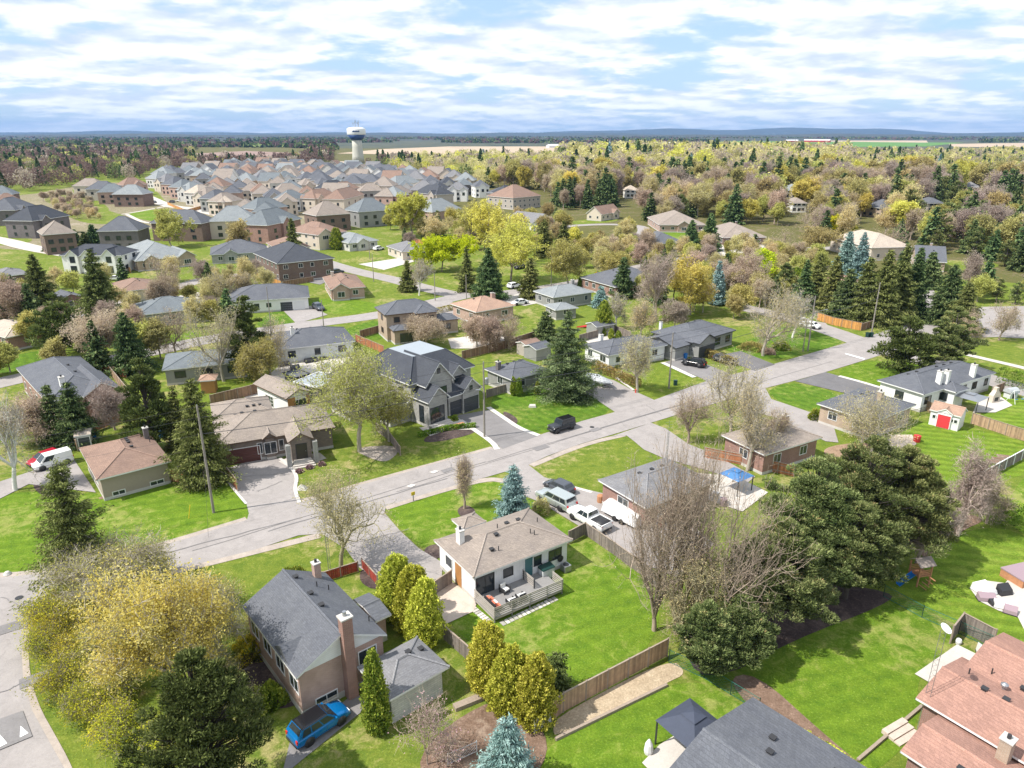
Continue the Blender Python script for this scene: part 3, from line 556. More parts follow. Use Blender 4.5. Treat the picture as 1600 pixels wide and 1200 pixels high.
# ---------------- houses ----------------
WINC = {}
def window_mesh(w, h, kind):
    k = (round(w, 2), round(h, 2), kind)
    if k in WINC: return WINC[k]
    fr = {'w': 'trim_white', 'd': 'trim_dark', 'b': 'trim_brown'}[kind[0]]
    t = 0.08; b = MB(); o = 0.05
    for x0, x1, z0, z1 in ((-w/2-t, w/2+t, -t, 0), (-w/2-t, w/2+t, h, h+t), (-w/2-t, -w/2, 0, h), (w/2, w/2+t, 0, h)): b.box(x0, -o, z0, x1, 0.02, z1)
    nm = max(1, int(round(w/0.8))) if w > 0.9 else 1
    for i in range(1, nm): x = -w/2+w*i/nm; b.box(x-0.03, -0.035, 0, x+0.03, 0.01, h)
    if 'g' in kind:
        for i in range(1, max(2, int(h/0.5))): z = h*i/max(2, int(h/0.5)); b.box(-w/2, -0.03, z-0.02, w/2, 0.005, z+0.02)
    g = MB(); g.add([(-w/2, -0.012, 0), (w/2, -0.012, 0), (w/2, -0.012, h), (-w/2, -0.012, h)], [(0, 1, 2, 3)])
    WINC[k] = (b.mesh('window', [fr]), g.mesh('pane', ['glass_light' if 'l' in kind else 'glass'])); return WINC[k]
GARC = {}
def garage_mesh(w, h, mat):
    k = (w, h, mat)
    if k in GARC: return GARC[k]
    b = MB(); n = 4
    for i in range(n): b.box(-w/2, -0.03-0.012*(i % 2), h*i/n+0.012, w/2, 0.0, h*(i+1)/n-0.012)
    for x0, x1, z0, z1 in ((-w/2-0.1, -w/2, 0, h+0.1), (w/2, w/2+0.1, 0, h+0.1), (-w/2, w/2, h, h+0.1)): b.box(x0, -0.06, z0, x1, 0, z1, 1)
    GARC[k] = b.mesh('garage_door', [mat, 'trim_white' if mat != 'garage_dark' else 'trim_dark']); return GARC[k]
def door_mesh(w, h, mat):
    k = ('door', w, h, mat)
    if k in GARC: return GARC[k]
    b = MB(); b.box(-w/2, -0.04, 0, w/2, 0, h)
    for x0, x1, z0, z1 in ((-w/2-0.09, -w/2, 0, h+0.09), (w/2, w/2+0.09, 0, h+0.09), (-w/2, w/2, h, h+0.09)): b.box(x0, -0.07, z0, x1, 0, z1, 1)
    b.box(w/2-0.15, -0.09, 1.0, w/2-0.08, -0.04, 1.1, 2)
    GARC[k] = b.mesh('door', [mat, 'trim_white' if mat != 'door_dark' else 'trim_dark', 'metal_grey']); return GARC[k]
class Block:
    """rectangle (x0,y0,x1,y1) of the roof's outer edge in the house frame"""
    def __init__(s, x0, y0, x1, y1, ze, kind, sl, ov=0.45, zb=0.0):
        s.x0, s.y0, s.x1, s.y1, s.ze, s.kind, s.sl, s.ov, s.zb = x0, y0, x1, y1, ze, kind, sl, ov, zb
        if kind == 'gable': s.kind = 'gx' if (x1-x0) >= (y1-y0) else 'gy'
    def dist(s, x, y):
        if s.kind == 'gx': return min(y-s.y0, s.y1-y)
        if s.kind == 'gy': return min(x-s.x0, s.x1-x)
        if s.kind == 'flat': return 0
        return min(x-s.x0, s.x1-x, y-s.y0, s.y1-y)
    def top(s, x, y): return s.ze+0.17+s.sl*max(0, s.dist(x, y))
    def wallrect(s): o = s.ov; return s.x0+o, s.y0+o, s.x1-o, s.y1-o
    def roof(s, b, g):
        x0, y0, x1, y1, ze, sl = s.x0, s.y0, s.x1, s.y1, s.ze, s.sl; t = 0.17; zt = ze+t
        def slope(pts, m=0):
            b.add(pts, [tuple(range(len(pts)))], m)
        caps = []
        if s.kind == 'flat':
            b.add([(x0+.15, y0+.15, zt-0.05), (x1-.15, y0+.15, zt-0.05), (x1-.15, y1-.15, zt-0.05), (x0+.15, y1-.15, zt-0.05)], [(0, 1, 2, 3)])
            for q in ((x0, y0, x1, y0+.15), (x0, y1-.15, x1, y1), (x0, y0+.15, x0+.15, y1-.15), (x1-.15, y0+.15, x1, y1-.15)): g.box(q[0], q[1], ze, q[2], q[3], zt+0.08)
            g.add([(x0, y0, ze-0.003), (x1, y0, ze-0.003), (x1, y1, ze-0.003), (x0, y1, ze-0.003)], [(0, 3, 2, 1)]); return
        if s.kind == 'hip':
            w = min(x1-x0, y1-y0)/2; zr = zt+sl*w
            if x1-x0 >= y1-y0: r1 = (x0+w, (y0+y1)/2, zr); r2 = (x1-w, (y0+y1)/2, zr)
            else: r1 = ((x0+x1)/2, y0+w, zr); r2 = ((x0+x1)/2, y1-w, zr)
            c = [(x0, y0, zt), (x1, y0, zt), (x1, y1, zt), (x0, y1, zt)]
            if x1-x0 >= y1-y0: slope([c[0], c[1], r2, r1]); slope([c[1], c[2], r2]); slope([c[2], c[3], r1, r2]); slope([c[3], c[0], r1]); e = [(c[0], r1), (c[3], r1), (c[1], r2), (c[2], r2), (r1, r2)]
            else: slope([c[0], c[1], r1]); slope([c[1], c[2], r2, r1]); slope([c[2], c[3], r2]); slope([c[3], c[0], r1, r2]); e = [(c[0], r1), (c[1], r1), (c[2], r2), (c[3], r2), (r1, r2)]
            caps = e
            for q in ((x0, y0, x1, y0+.04), (x0, y1-.04, x1, y1), (x0, y0+.04, x0+.04, y1-.04), (x1-.04, y0+.04, x1, y1-.04)): g.box(q[0], q[1], ze, q[2], q[3], zt-0.004)
            g.add([(x0+.04, y0+.04, ze+0.01), (x1-.04, y0+.04, ze+0.01), (x1-.04, y1-.04, ze+0.01), (x0+.04, y1-.04, ze+0.01)], [(0, 3, 2, 1)])
        else:
            if s.kind == 'gx': P = lambda u, v, z: (u, v, z); u0, u1, v0, v1 = x0, x1, y0, y1
            else: P = lambda u, v, z: (v, u, z); u0, u1, v0, v1 = y0, y1, x0, x1
            vm = (v0+v1)/2; zr = zt+sl*(v1-v0)/2; fl = 1 if s.kind == 'gx' else -1
            def q4(a): b.add(a if fl > 0 else a[::-1], [(0, 1, 2, 3)], 0)
            q4([P(u0, v0, zt), P(u1, v0, zt), P(u1, vm, zr), P(u0, vm, zr)]); q4([P(u1, v1, zt), P(u0, v1, zt), P(u0, vm, zr), P(u1, vm, zr)])
            caps = [(P(u0, vm, zr), P(u1, vm, zr))]
            # eave boards, rake boards and underside
            for va, vb in ((v0, v0+.04), (v1-.04, v1)): 
                pa, pb = P(u0, va, ze), P(u1, vb, zt-0.004); g.box(min(pa[0], pb[0]), min(pa[1], pb[1]), ze, max(pa[0], pb[0]), max(pa[1], pb[1]), zt-0.004)
            for ua, ub in ((u0, u0+.05), (u1-.05, u1)):
                for va in (v0, v1):
                    vs = [P(ua, va, ze), P(ub, va, ze), P(ub, vm, zr-t), P(ua, vm, zr-t), P(ua, va, zt-.003), P(ub, va, zt-.003), P(ub, vm, zr-.003), P(ua, vm, zr-.003)]
                    g.add(vs, [(0, 1, 2, 3), (4, 7, 6, 5), (0, 4, 5, 1), (0, 3, 7, 4), (1, 5, 6, 2)])
            g.add([P(u0+.05, v0+.04, ze+.03), P(u1-.05, v0+.04, ze+.03), P(u1-.05, vm, zr-t+.03), P(u0+.05, vm, zr-t+.03)], [(0, 3, 2, 1)])
            g.add([P(u0+.05, v1-.04, ze+.03), P(u1-.05, v1-.04, ze+.03), P(u1-.05, vm, zr-t+.03), P(u0+.05, vm, zr-t+.03)], [(0, 1, 2, 3)])
        for a, c in caps:      # ridge and hip caps
            a = np.array(a); c = np.array(c); b.tube(a+np.array([0, 0, -0.02]), c+np.array([0, 0, -0.02]), 0.12, 0.12, 5, 1, True, 0.5)
    def walls(s, b):
        x0, y0, x1, y1 = s.wallrect(); zb = s.zb; ze = s.ze+(0.012 if s.kind == 'hip' else 0.0); o = s.ov
        if s.kind in ('hip', 'flat'): b.box(x0, y0, zb, x1, y1, ze, 0); return
        zw = s.ze+s.sl*o+0.02
        if s.kind == 'gx':
            ym = (y0+y1)/2; zp = s.ze+s.sl*(s.y1-s.y0)/2+0.02
            b.add([(x0, y0, zb), (x1, y0, zb), (x1, y1, zb), (x0, y1, zb), (x0, y0, zw), (x1, y0, zw), (x1, y1, zw), (x0, y1, zw), (x0, ym, zp), (x1, ym, zp)],
                  [(0, 1, 5, 4), (2, 3, 7, 6), (1, 2, 6, 9, 5), (3, 0, 4, 8, 7)], 0)
        else:
            xm = (x0+x1)/2; zp = s.ze+s.sl*(s.x1-s.x0)/2+0.02
            b.add([(x0, y0, zb), (x1, y0, zb), (x1, y1, zb), (x0, y1, zb), (x0, y0, zw), (x1, y0, zw), (x1, y1, zw), (x0, y1, zw), (xm, y0, zp), (xm, y1, zp)],
                  [(1, 2, 6, 5), (3, 0, 4, 7), (0, 1, 5, 8, 4), (2, 3, 7, 9, 6)], 0)
class House:
    def __init__(s, name, label, A=None, B=None, Cc=None, ze=2.8, kind='hip', sl=0.33, wall='brick_red', roof='shingle_slate', trim='trim_white', ov=0.45, cat='house', group=None, frame=None, base='concrete', baseh=0.4, depth=None):
        s.wallmat, s.roofmat, s.trim = wall, roof, trim; s.base = base; s.baseh = baseh
        if frame is None:
            a = G(A[0], A[1], ze); b = G(B[0], B[1], ze)
            dx, dy = b[0]-a[0], b[1]-a[1]; L = hypot(dx, dy); ux, uy = dx/L, dy/L; nx, ny = -uy, ux
            if depth is None: c = G(Cc[0], Cc[1], ze); Wd = (c[0]-b[0])*nx+(c[1]-b[1])*ny
            else: Wd = depth
            s.flip = Wd < 0
            cx = a[0]+ux*L/2+nx*Wd/2; cy = a[1]+uy*L/2+ny*Wd/2; Wd = abs(Wd); ang = atan2(uy, ux)
        else: cx, cy, ang, L, Wd = frame
        s.cx, s.cy, s.ang, s.L, s.W = cx, cy, ang, L, Wd
        s.root = thing(name, label, cat, (cx, cy, 0), ang, group); s.blocks = [Block(-L/2, -Wd/2, L/2, Wd/2, ze, kind, sl, ov)]
        OCC.append((cx, cy, max(L, Wd)*0.5+1.5)); q = hypot(cx, cy)
        for k in (Wd*.5+5, Wd*.5+12): OCC.append((cx-cx/q*k, cy-cy/q*k, 6.0))
    def loc(s, px, py, z=0.0):
        x, y = G(px, py, z); dx, dy = x-s.cx, y-s.cy; c, q = cos(s.ang), sin(s.ang); return (dx*c+dy*q, -dx*q+dy*c)
    def wing(s, A, B, Cc, ze, kind='hip', sl=0.33, ov=0.4):
        P = [s.loc(p[0], p[1], ze) for p in (A, B, Cc)]; xs = [p[0] for p in P]; ys = [p[1] for p in P]
        return s.wl(min(xs), min(ys), max(xs), max(ys), ze, kind, sl, ov)
    def wl(s, x0, y0, x1, y1, ze, kind='hip', sl=0.33, ov=0.4, zb=0.0):
        s.blocks.append(Block(x0, y0, x1, y1, ze+0.003*len(s.blocks), kind, sl, ov, zb)); return s
    def finish(s, mats=None):
        w = MB(); r = MB(); g = MB(); bs = MB()
        for i, b in enumerate(s.blocks):
            b.walls(w); b.roof(r, g)
            if s.base and b.zb == 0: x0, y0, x1, y1 = b.wallrect(); bs.box(x0-0.02-.002*i, y0-0.02-.002*i, 0, x1+0.02+.002*i, y1+0.02+.002*i, s.baseh)
        s.wall = w.build('wall', s.wallmat, s.root); s.roof = r.build('roof', [s.roofmat, s.roofmat+'_cap'], s.root); g.build('gutter', s.trim, s.roof)
        if s.base: bs.build('foundation', s.base, s.root)
        return s
    def side(s, bi, sd_, t):
        b = s.blocks[bi]; x0, y0, x1, y1 = b.wallrect()
        return {'a': (x0+(x1-x0)*t, y0, 0.0), 'c': (x0+(x1-x0)*t, y1, pi), 'b': (x1, y0+(y1-y0)*t, pi/2), 'd': (x0, y0+(y1-y0)*t, -pi/2)}[sd_]
    def win(s, bi, sd_, t, z, w, h, kind='w'):
        x, y, r = s.side(bi, sd_, t); m = window_mesh(w, h, kind); o = link('window', m[0], s.root); o.location = (x, y, z); o.rotation_euler = (0, 0, r)
        link('pane', m[1], o); return s
    def wins(s, bi, sd_, ts, z, w, h, kind='w'):
        for t in ts: s.win(bi, sd_, t, z, w, h, kind)
        return s
    def garage(s, bi, sd_, t, w=4.9, h=2.2, mat='garage_white', z=0.02):
        x, y, r = s.side(bi, sd_, t); o = link('garage_door', garage_mesh(w, h, mat), s.root); o.location = (x, y, z); o.rotation_euler = (0, 0, r); return s
    def door(s, bi, sd_, t, mat='door_dark', z=0.35, w=0.95, h=2.1):
        x, y, r = s.side(bi, sd_, t); o = link('door', door_mesh(w, h, mat), s.root); o.location = (x, y, z); o.rotation_euler = (0, 0, r); return s
    def rz(s, x, y): return max(b.top(x, y) for b in s.blocks if b.x0 <= x <= b.x1 and b.y0 <= y <= b.y1) if any(b.x0 <= x <= b.x1 and b.y0 <= y <= b.y1 for b in s.blocks) else 0
    def chimney(s, x, y, w=0.7, d=0.7, h=1.3, mat='brick_red', ground=False):
        z = s.rz(x, y); z0 = 0 if ground else z-0.5; b = MB(); b.box(-w/2, -d/2, z0, w/2, d/2, z+h, 0); b.box(-w/2-.06, -d/2-.06, z+h, w/2+.06, d/2+.06, z+h+0.1, 1)
        b.tube((0, 0, z+h+0.1), (0, 0, z+h+0.4), 0.13, 0.13, 8, 2)
        o = b.build('chimney', [mat, 'concrete', 'metal_dark'], s.roof); o.location = (x, y, 0); return s
    def vents(s, pts, kind='box'):
        for x, y in pts:
            z = s.rz(x, y)
            if z <= 0: continue
            b = MB()
            if kind == 'box': b.box(-.17, -.17, -0.05, .17, .17, 0.16); b.box(-.22, -.22, 0.16, .22, .22, 0.2)
            elif kind == 'pipe': b.tube((0, 0, -0.1), (0, 0, 0.5), 0.05, 0.05, 7)
            elif kind == 'turbine': b.lathe([(0.14, -0.05), (0.14, 0.2), (0.26, 0.3), (0.26, 0.45), (0.1, 0.56)], 10)
            o = b.build('roof_vent', 'vent_black' if kind != 'turbine' else 'metal_grey', s.roof); o.location = (x, y, z)
        return s
for k in [m for m in MATS if m.startswith('shingle_')]:
    mm = MATS[k].copy(); mm.name = k+'_cap'; MATS[k+'_cap'] = mm
    for n in mm.node_tree.nodes:
        if n.type == 'TEX_BRICK':
            for q in ('Color1', 'Color2'): c = n.inputs[q].default_value; n.inputs[q].default_value = (min(1, c[0]*1.22), min(1, c[1]*1.22), min(1, c[2]*1.22), 1)
for k in ('roof_white', 'metal_roof_green', 'metal_roof_white', 'awning', 'tarp_grey', 'tarp_blue', 'metal_grey'): MATS[k+'_cap'] = MATS[k]
# ---------------- sheets of ground ----------------
LAY = [0]
def sheet(name, pts, z, mat, world=False, label=None):
    LAY[0] += 1; z = z+0.00035*LAY[0]; P = pts if world else [G(*p) for p in pts]
    b = MB(); b.add([(p[0], p[1], z) for p in P], [tuple(range(len(P)))]); o = b.build(name, mat)
    # keep faces upwards
    if o.data.polygons[0].normal.z < 0: o.data.flip_normals()
    o['kind'] = 'structure'; return o
def smooth_poly(pts, it=2):
    for _ in range(it):
        q = []
        for i in range(len(pts)):
            a, b = pts[i], pts[(i+1) % len(pts)]; q += [(a[0]*.75+b[0]*.25, a[1]*.75+b[1]*.25), (a[0]*.25+b[0]*.75, a[1]*.25+b[1]*.75)]
        pts = q
    return pts
def ssheet(name, pts, z, mat): return sheet(name, smooth_poly([G(*p) for p in pts], 2), z, mat, True)
def strip(name, pts, w, z, mat, world=False):
    P = pts if world else [G(*p) for p in pts]
    for _ in range(2):
        q = [P[0]]
        for a, b in zip(P, P[1:]): q += [(a[0]*.75+b[0]*.25, a[1]*.75+b[1]*.25), (a[0]*.25+b[0]*.75, a[1]*.25+b[1]*.75)]
        q.append(P[-1]); P = q
    Lf = []; Rt = []
    for i, p in enumerate(P):
        a = P[max(0, i-1)]; b = P[min(len(P)-1, i+1)]; dx, dy = b[0]-a[0], b[1]-a[1]; L = hypot(dx, dy) or 1; Lf.append((p[0]-dy/L*w/2, p[1]+dx/L*w/2)); Rt.append((p[0]+dy/L*w/2, p[1]-dx/L*w/2))
    LAY[0] += 1; z = z+0.00035*LAY[0]; m = MB(); n = len(P)
    m.add([(p[0], p[1], z) for p in Rt]+[(p[0], p[1], z) for p in Lf], [(i, i+1, n+i+1, n+i) for i in range(n-1)]); o = m.build(name, mat); o['kind'] = 'structure'; 
    for p in P: OCC.append((p[0], p[1], w/2+1))
    return o
# ---------------- fences ----------------
def fence(pts, label, h=1.7, mat='fence_weathered', kind='board', post='wood_post', name=None, group=None, world=False, bw=0.14, step=2.4, cat='fence'):
    P = pts if world else [G(*p) for p in pts]; c0 = P[0]
    t = thing(name or {'board': 'wooden_fence', 'chain': 'chain_link_fence', 'iron': 'iron_fence', 'rail': 'rail_fence'}[kind], label, cat, (c0[0], c0[1], 0), 0, group)
    pan = MB(); rail = MB(); posts = []
    for a, b in zip(P, P[1:]):
        a = (a[0]-c0[0], a[1]-c0[1]); b = (b[0]-c0[0], b[1]-c0[1]); L = hypot(b[0]-a[0], b[1]-a[1]); 
        if L < 0.3: continue
        u = ((b[0]-a[0])/L, (b[1]-a[1])/L); n = max(1, int(round(L/step)))
        for i in range(n+1):
            q = (a[0]+u[0]*L*i/n, a[1]+u[1]*L*i/n)
            if i < n or b == (P[-1][0]-c0[0], P[-1][1]-c0[1]): posts.append(q)
        at = lambda s_: (a[0]+u[0]*s_, a[1]+u[1]*s_)
        if kind == 'board':
            k = int(L/bw)
            for i in range(k):
                s0 = L*i/k; pan.obox(at(s0+0.006), at(s0+L/k-0.006), 0.022, h-0.12+random.uniform(-0.015, 0.02), 0.05)
            nn = (-u[1]*0.035, u[0]*0.035)
            for z in (0.35, h-0.4): p, q = at(0), at(L); rail.obox((p[0]+nn[0], p[1]+nn[1]), (q[0]+nn[0], q[1]+nn[1]), 0.045, 0.09, z)
            p, q = at(0), at(L); rail.obox(p, q, 0.13, 0.035, h-0.04)
        elif kind == 'chain':
            for z in (0.06, h-0.04): pan.tube((*at(0), z), (*at(L), z), 0.022, 0.022, 6)
            for sg in (1, -1):
                k = int((L+h)/0.28)
                for i in range(k):
                    s0 = i*0.28-(h if sg > 0 else 0); s1 = s0+h*sg if sg > 0 else s0-h
                    z0, z1 = 0.06, h-0.04
                    if sg < 0: s1 = s0-h
                    # clip the slanted wire to the panel
                    e = [(s0, z0), (s1, z1)]
                    lo, hi = 0.0, 1.0; d = e[1][0]-e[0][0]
                    if d > 0: lo = max(lo, (0-e[0][0])/d); hi = min(hi, (L-e[0][0])/d)
                    else: lo = max(lo, (L-e[0][0])/d); hi = min(hi, (0-e[0][0])/d)
                    if hi <= lo: continue
                    A_ = (*at(e[0][0]+d*lo), z0+(z1-z0)*lo); B_ = (*at(e[0][0]+d*hi), z0+(z1-z0)*hi); pan.tube(A_, B_, 0.008, 0.008, 3, 0, False)
        elif kind == 'iron':
            for z in (0.15, h-0.1): pan.tube((*at(0), z), (*at(L), z), 0.018, 0.018, 5)
            for i in range(int(L/0.14)): pan.tube((*at(i*0.14), 0.05), (*at(i*0.14), h), 0.010, 0.010, 4)
        elif kind == 'rail':
            for z in np.arange(0.2, h, 0.22): pan.obox(at(0), at(L), 0.03, 0.12, z)
    pan.build('panel', mat, t)
    if rail.v: rail.build('rail', post if kind == 'board' else mat, t)
    pm = MB(); s_ = 0.055 if kind in ('board', 'rail') else 0.035
    if kind in ('board', 'rail'): pm.box(-s_, -s_, 0, s_, s_, h+0.06)
    else: pm.tube((0, 0, 0), (0, 0, h+0.05), s_, s_, 8)
    me = pm.mesh('post', [post])
    for q in posts[:100]: o = link('post', me, t); o.location = (q[0], q[1], 0)
    return t
# ---------------- vehicles ----------------
def car_protos():
    return {}
def loft(st, mi=0):
    """st: list of (x, [(y,z)...half profile from bottom centre to top centre]) -> closed symmetric shell"""
    b = MB(); n = len(st[0][1]); vs = []
    for x, pr in st:
        for y, z in pr: vs.append((x, -y, z))
        for y, z in reversed(pr): vs.append((x, y, z))
    m = 2*n; fs = []
    for i in range(len(st)-1):
        for k in range(m): fs.append((i*m+k, i*m+(k+1) % m, (i+1)*m+(k+1) % m, (i+1)*m+k))
    fs.append(tuple(range(m-1, -1, -1))); fs.append(tuple(range((len(st)-1)*m, len(st)*m)))
    b.add(vs, fs, mi); return b
CARM = {}
def car_parts(style, paint):
    k = (style, paint)
    if k in CARM: return CARM[k]
    # L, W, wheelbase half, clearance, belt z, roof z, hood z, cabin (x0 base rear, x1 roof rear, x2 roof front, x3 base front), tail z
    S = dict(suv=(4.6, 1.84, 1.35, 0.24, 1.02, 1.66, 1.02, (-2.18, -1.75, 0.35, 1.15), 1.05), sedan=(4.7, 1.82, 1.36, 0.18, 0.92, 1.44, 0.86, (-1.75, -1.0, 0.3, 1.15), 0.96),
             hatch=(4.3, 1.76, 1.28, 0.18, 0.92, 1.48, 0.88, (-2.02, -1.5, 0.35, 1.2), 0.95), big=(5.6, 2.0, 1.65, 0.28, 1.18, 1.88, 1.14, (-2.7, -2.45, 0.55, 1.25), 1.2),
             van=(4.7, 1.85, 1.45, 0.2, 1.05, 1.90, 1.0, (-2.25, -2.2, 0.85, 1.65), 1.08), jeep=(4.5, 1.86, 1.38, 0.36, 1.16, 1.86, 1.14, (-2.05, -2.0, 0.4, 0.72), 1.18),
             pickup=(5.7, 1.98, 1.75, 0.30, 1.14, 1.86, 1.12, (-0.75, -0.55, 0.6, 1.3), 1.12))[style]
    L, Wd, wb, cl, belt, roofz, hood, cab, tail = S; hl = L/2; hw = Wd/2; out = {}
    def pr(w, zb, zt, zs): return [(0.01, zb), (w*0.86, zb), (w*0.97, zb+0.12), (w, (zb+zs)/2), (w*0.985, zs), (w*0.90, zt-0.015), (w*0.5, zt+0.015), (0.01, zt+0.02)]
    if style == 'pickup': xs = [(-hl, tail-.12, .9), (-hl+.06, tail, .97), (-1.0, tail, 1), (cab[0], belt, 1), (cab[3], belt, 1), (1.9, hood, .98), (hl-.25, hood-.08, .95), (hl-.05, hood-.22, .88), (hl, hood-.4, .82)]
    elif style == 'jeep': xs = [(-hl+.15, tail-.1, .94), (-hl+.2, tail, .97), (0.7, belt, .97), (1.0, hood, .80), (hl-.35, hood-.05, .76), (hl-.22, hood-.12, .74)]
    else: xs = [(-hl, tail-.35, .84), (-hl+.07, tail-.12, .93), (-hl+.25, tail, .98), (-0.8, belt, 1), (0.6, belt, 1), (cab[3], hood+.02, 1), (hl-.6, hood-.07, .97), (hl-.2, hood-.20, .90), (hl-.04, hood-.34, .83), (hl, hood-.48, .76)]
    body = loft([(x, pr(hw*f, cl+(0.06 if abs(x) > hl-.3 else 0), zt, zt-0.17)) for x, zt, f in xs])
    for sx in (-wb, wb):      # arches
        for sy in (-1, 1): body.tube((sx, sy*(hw-0.2), 0.34+cl*0.25), (sx, sy*(hw+0.006), 0.34+cl*0.25), 0.42, 0.42, 16, 1)
    body.box(-hl-0.02, -hw*0.8, cl+0.05, -hl+0.1, hw*0.8, cl+0.28, 1); body.box(hl-0.12-(.2 if style == 'jeep' else 0), -hw*0.74, cl+0.05, hl+0.02, hw*0.74, cl+0.26, 1)
    if style == 'pickup': body.box(-hl+0.12, -hw+0.16, tail+.021, cab[0]-0.12, hw-0.16, tail+0.03, 1); body.box(-hl+0.02, -hw+.04, tail, -hl+.1, hw-.04, tail+.10, 0); body.box(-hl+.1, -hw+.04, tail, cab[0]-.05, -hw+.14, tail+.12, 0); body.box(-hl+.1, hw-.14, tail, cab[0]-.05, hw-.04, tail+.12, 0)
    if style == 'jeep': body.box(-hl-0.02, -0.36, 0.7, -hl+0.15, 0.36, 1.4, 1); body.box(0.5, -hw, 0.95, 1.95, -hw+.25, 1.0, 1); body.box(0.5, hw-.25, 0.95, 1.95, hw, 1.0, 1)
    for xx in ((-.95, .12, 1.1) if style not in ('pickup', 'van') else (-.6, .35, 1.25)):      # door gaps
        for sy in (-1, 1): body.box(xx, sy*(hw*.99)-.012, cl+.2, xx+.02, sy*(hw*.99)+.012, belt-.2, 1)
    out['body'] = body.mesh('body', [paint, 'black_plastic'], True)
    # cabin shell
    x0, x1, x2, x3 = cab; bw_, rw = hw*0.95, hw*(0.78 if style not in ('van', 'jeep', 'big') else 0.87)
    if style == 'jeep': bw_ = hw*0.9
    zb_ = belt-0.02
    V = [(x0, -bw_, zb_), (x3, -bw_, zb_), (x3, bw_, zb_), (x0, bw_, zb_), (x1, -rw, roofz-.05), (x2, -rw, roofz-.05), (x2, rw, roofz-.05), (x1, rw, roofz-.05),
         (x1+.12, -rw*.8, roofz), (x2-.12, -rw*.8, roofz), (x2-.12, rw*.8, roofz), (x1+.12, rw*.8, roofz)]
    c = MB(); c.add(V, [(0, 1, 5, 4), (1, 2, 6, 5), (2, 3, 7, 6), (3, 0, 4, 7)]); c.add(V, [(4, 5, 9, 8), (5, 6, 10, 9), (6, 7, 11, 10), (7, 4, 8, 11), (8, 9, 10, 11)], 1)
    rp = paint
    out['cabin'] = c.mesh('cabin', [rp, {'suv': 'paint_black' if paint == 'paint_blue' else paint, 'jeep': 'paint_black'}.get(style, paint)])
    def pane(q, ins, push):
        q = [np.array(p, float) for p in q]; n = np.cross(q[1]-q[0], q[3]-q[0]); n /= np.linalg.norm(n); m = sum(q)/4
        g = MB(); g.add([tuple(p+(m-p)*ins+n*push) for p in q], [(0, 1, 2, 3)]); return g
    wins = []
    lerp = lambda a, b, t: tuple(a[i]+(b[i]-a[i])*t for i in range(3))
    parts = {'suv': (0.06, 0.33, 0.63, 0.95), 'hatch': (0.1, 0.5, 0.94), 'sedan': (0.08, 0.5, 0.93), 'big': (0.04, 0.3, 0.62, 0.95), 'van': (0.62, 0.95), 'jeep': (0.04, 0.35, 0.66, 0.96), 'pickup': (0.06, 0.5, 0.94)}[style]
    for (b0, b1, t1, t0) in ((V[0], V[1], V[5], V[4]), (V[2], V[3], V[7], V[6])):
        for u0, u1 in zip(parts, parts[1:]):
            if b0[1] > 0: u0, u1 = 1-u1, 1-u0
            q = [lerp(b0, b1, u0+.015), lerp(b0, b1, u1-.015), lerp(t0, t1, u1-.015), lerp(t0, t1, u0+.015)]
            q2 = [lerp(q[0], q[3], .12), lerp(q[1], q[2], .12), lerp(q[1], q[2], .9), lerp(q[0], q[3], .9)]; wins.append(('side_window', pane(q2, 0, .012)))
    fq = [V[1], V[2], V[6], V[5]]; wins.append(('windscreen', pane(fq, .09, .012)))
    if style != 'van': wins.append(('rear_window', pane([lerp(V[3], V[7], .3), lerp(V[0], V[4], .3), V[4], V[7]], .16, .012)))
    out['wins'] = [(nm, g.mesh(nm, ['glass'])) for nm, g in wins]
    ty = MB(); R = 0.34 if style not in ('big', 'pickup', 'jeep') else 0.40
    ty.lathe([(R*0.62, -.11), (R*0.93, -.11), (R, -.07), (R, .07), (R*0.93, .11), (R*0.62, .11)], 20); rm = MB(); rm.lathe([(R*0.6, -.085), (R*.62, .09), (R*.5, .10), (R*.15, .07), (R*.12, .10)], 14)
    for k_ in range(5): a = 2*pi*k_/5; rm.box(0, 0, 0.085, 0.001, 0.001, 0.086)
    out['tyre'] = ty.mesh('tyre', ['rubber'], True); out['rim'] = rm.mesh('rim', ['rim'], True)
    hb = MB(); hb.box(-.05, -.19, -.07, .05, .19, .07); out['headlight'] = hb.mesh('headlight', ['lamp_clear']); tb = MB(); tb.box(-.04, -.11, -.15, .04, .11, .15); out['taillight'] = tb.mesh('taillight', ['tail_red'])
    mb = MB(); mb.box(-.06, -.10, -.06, .06, .10, .06); out['mirror'] = mb.mesh('mirror', [rp]); out['dims'] = (L, Wd, wb, cl, belt, R, hood, tail, x3, x2)
    CARM[k] = out; return out
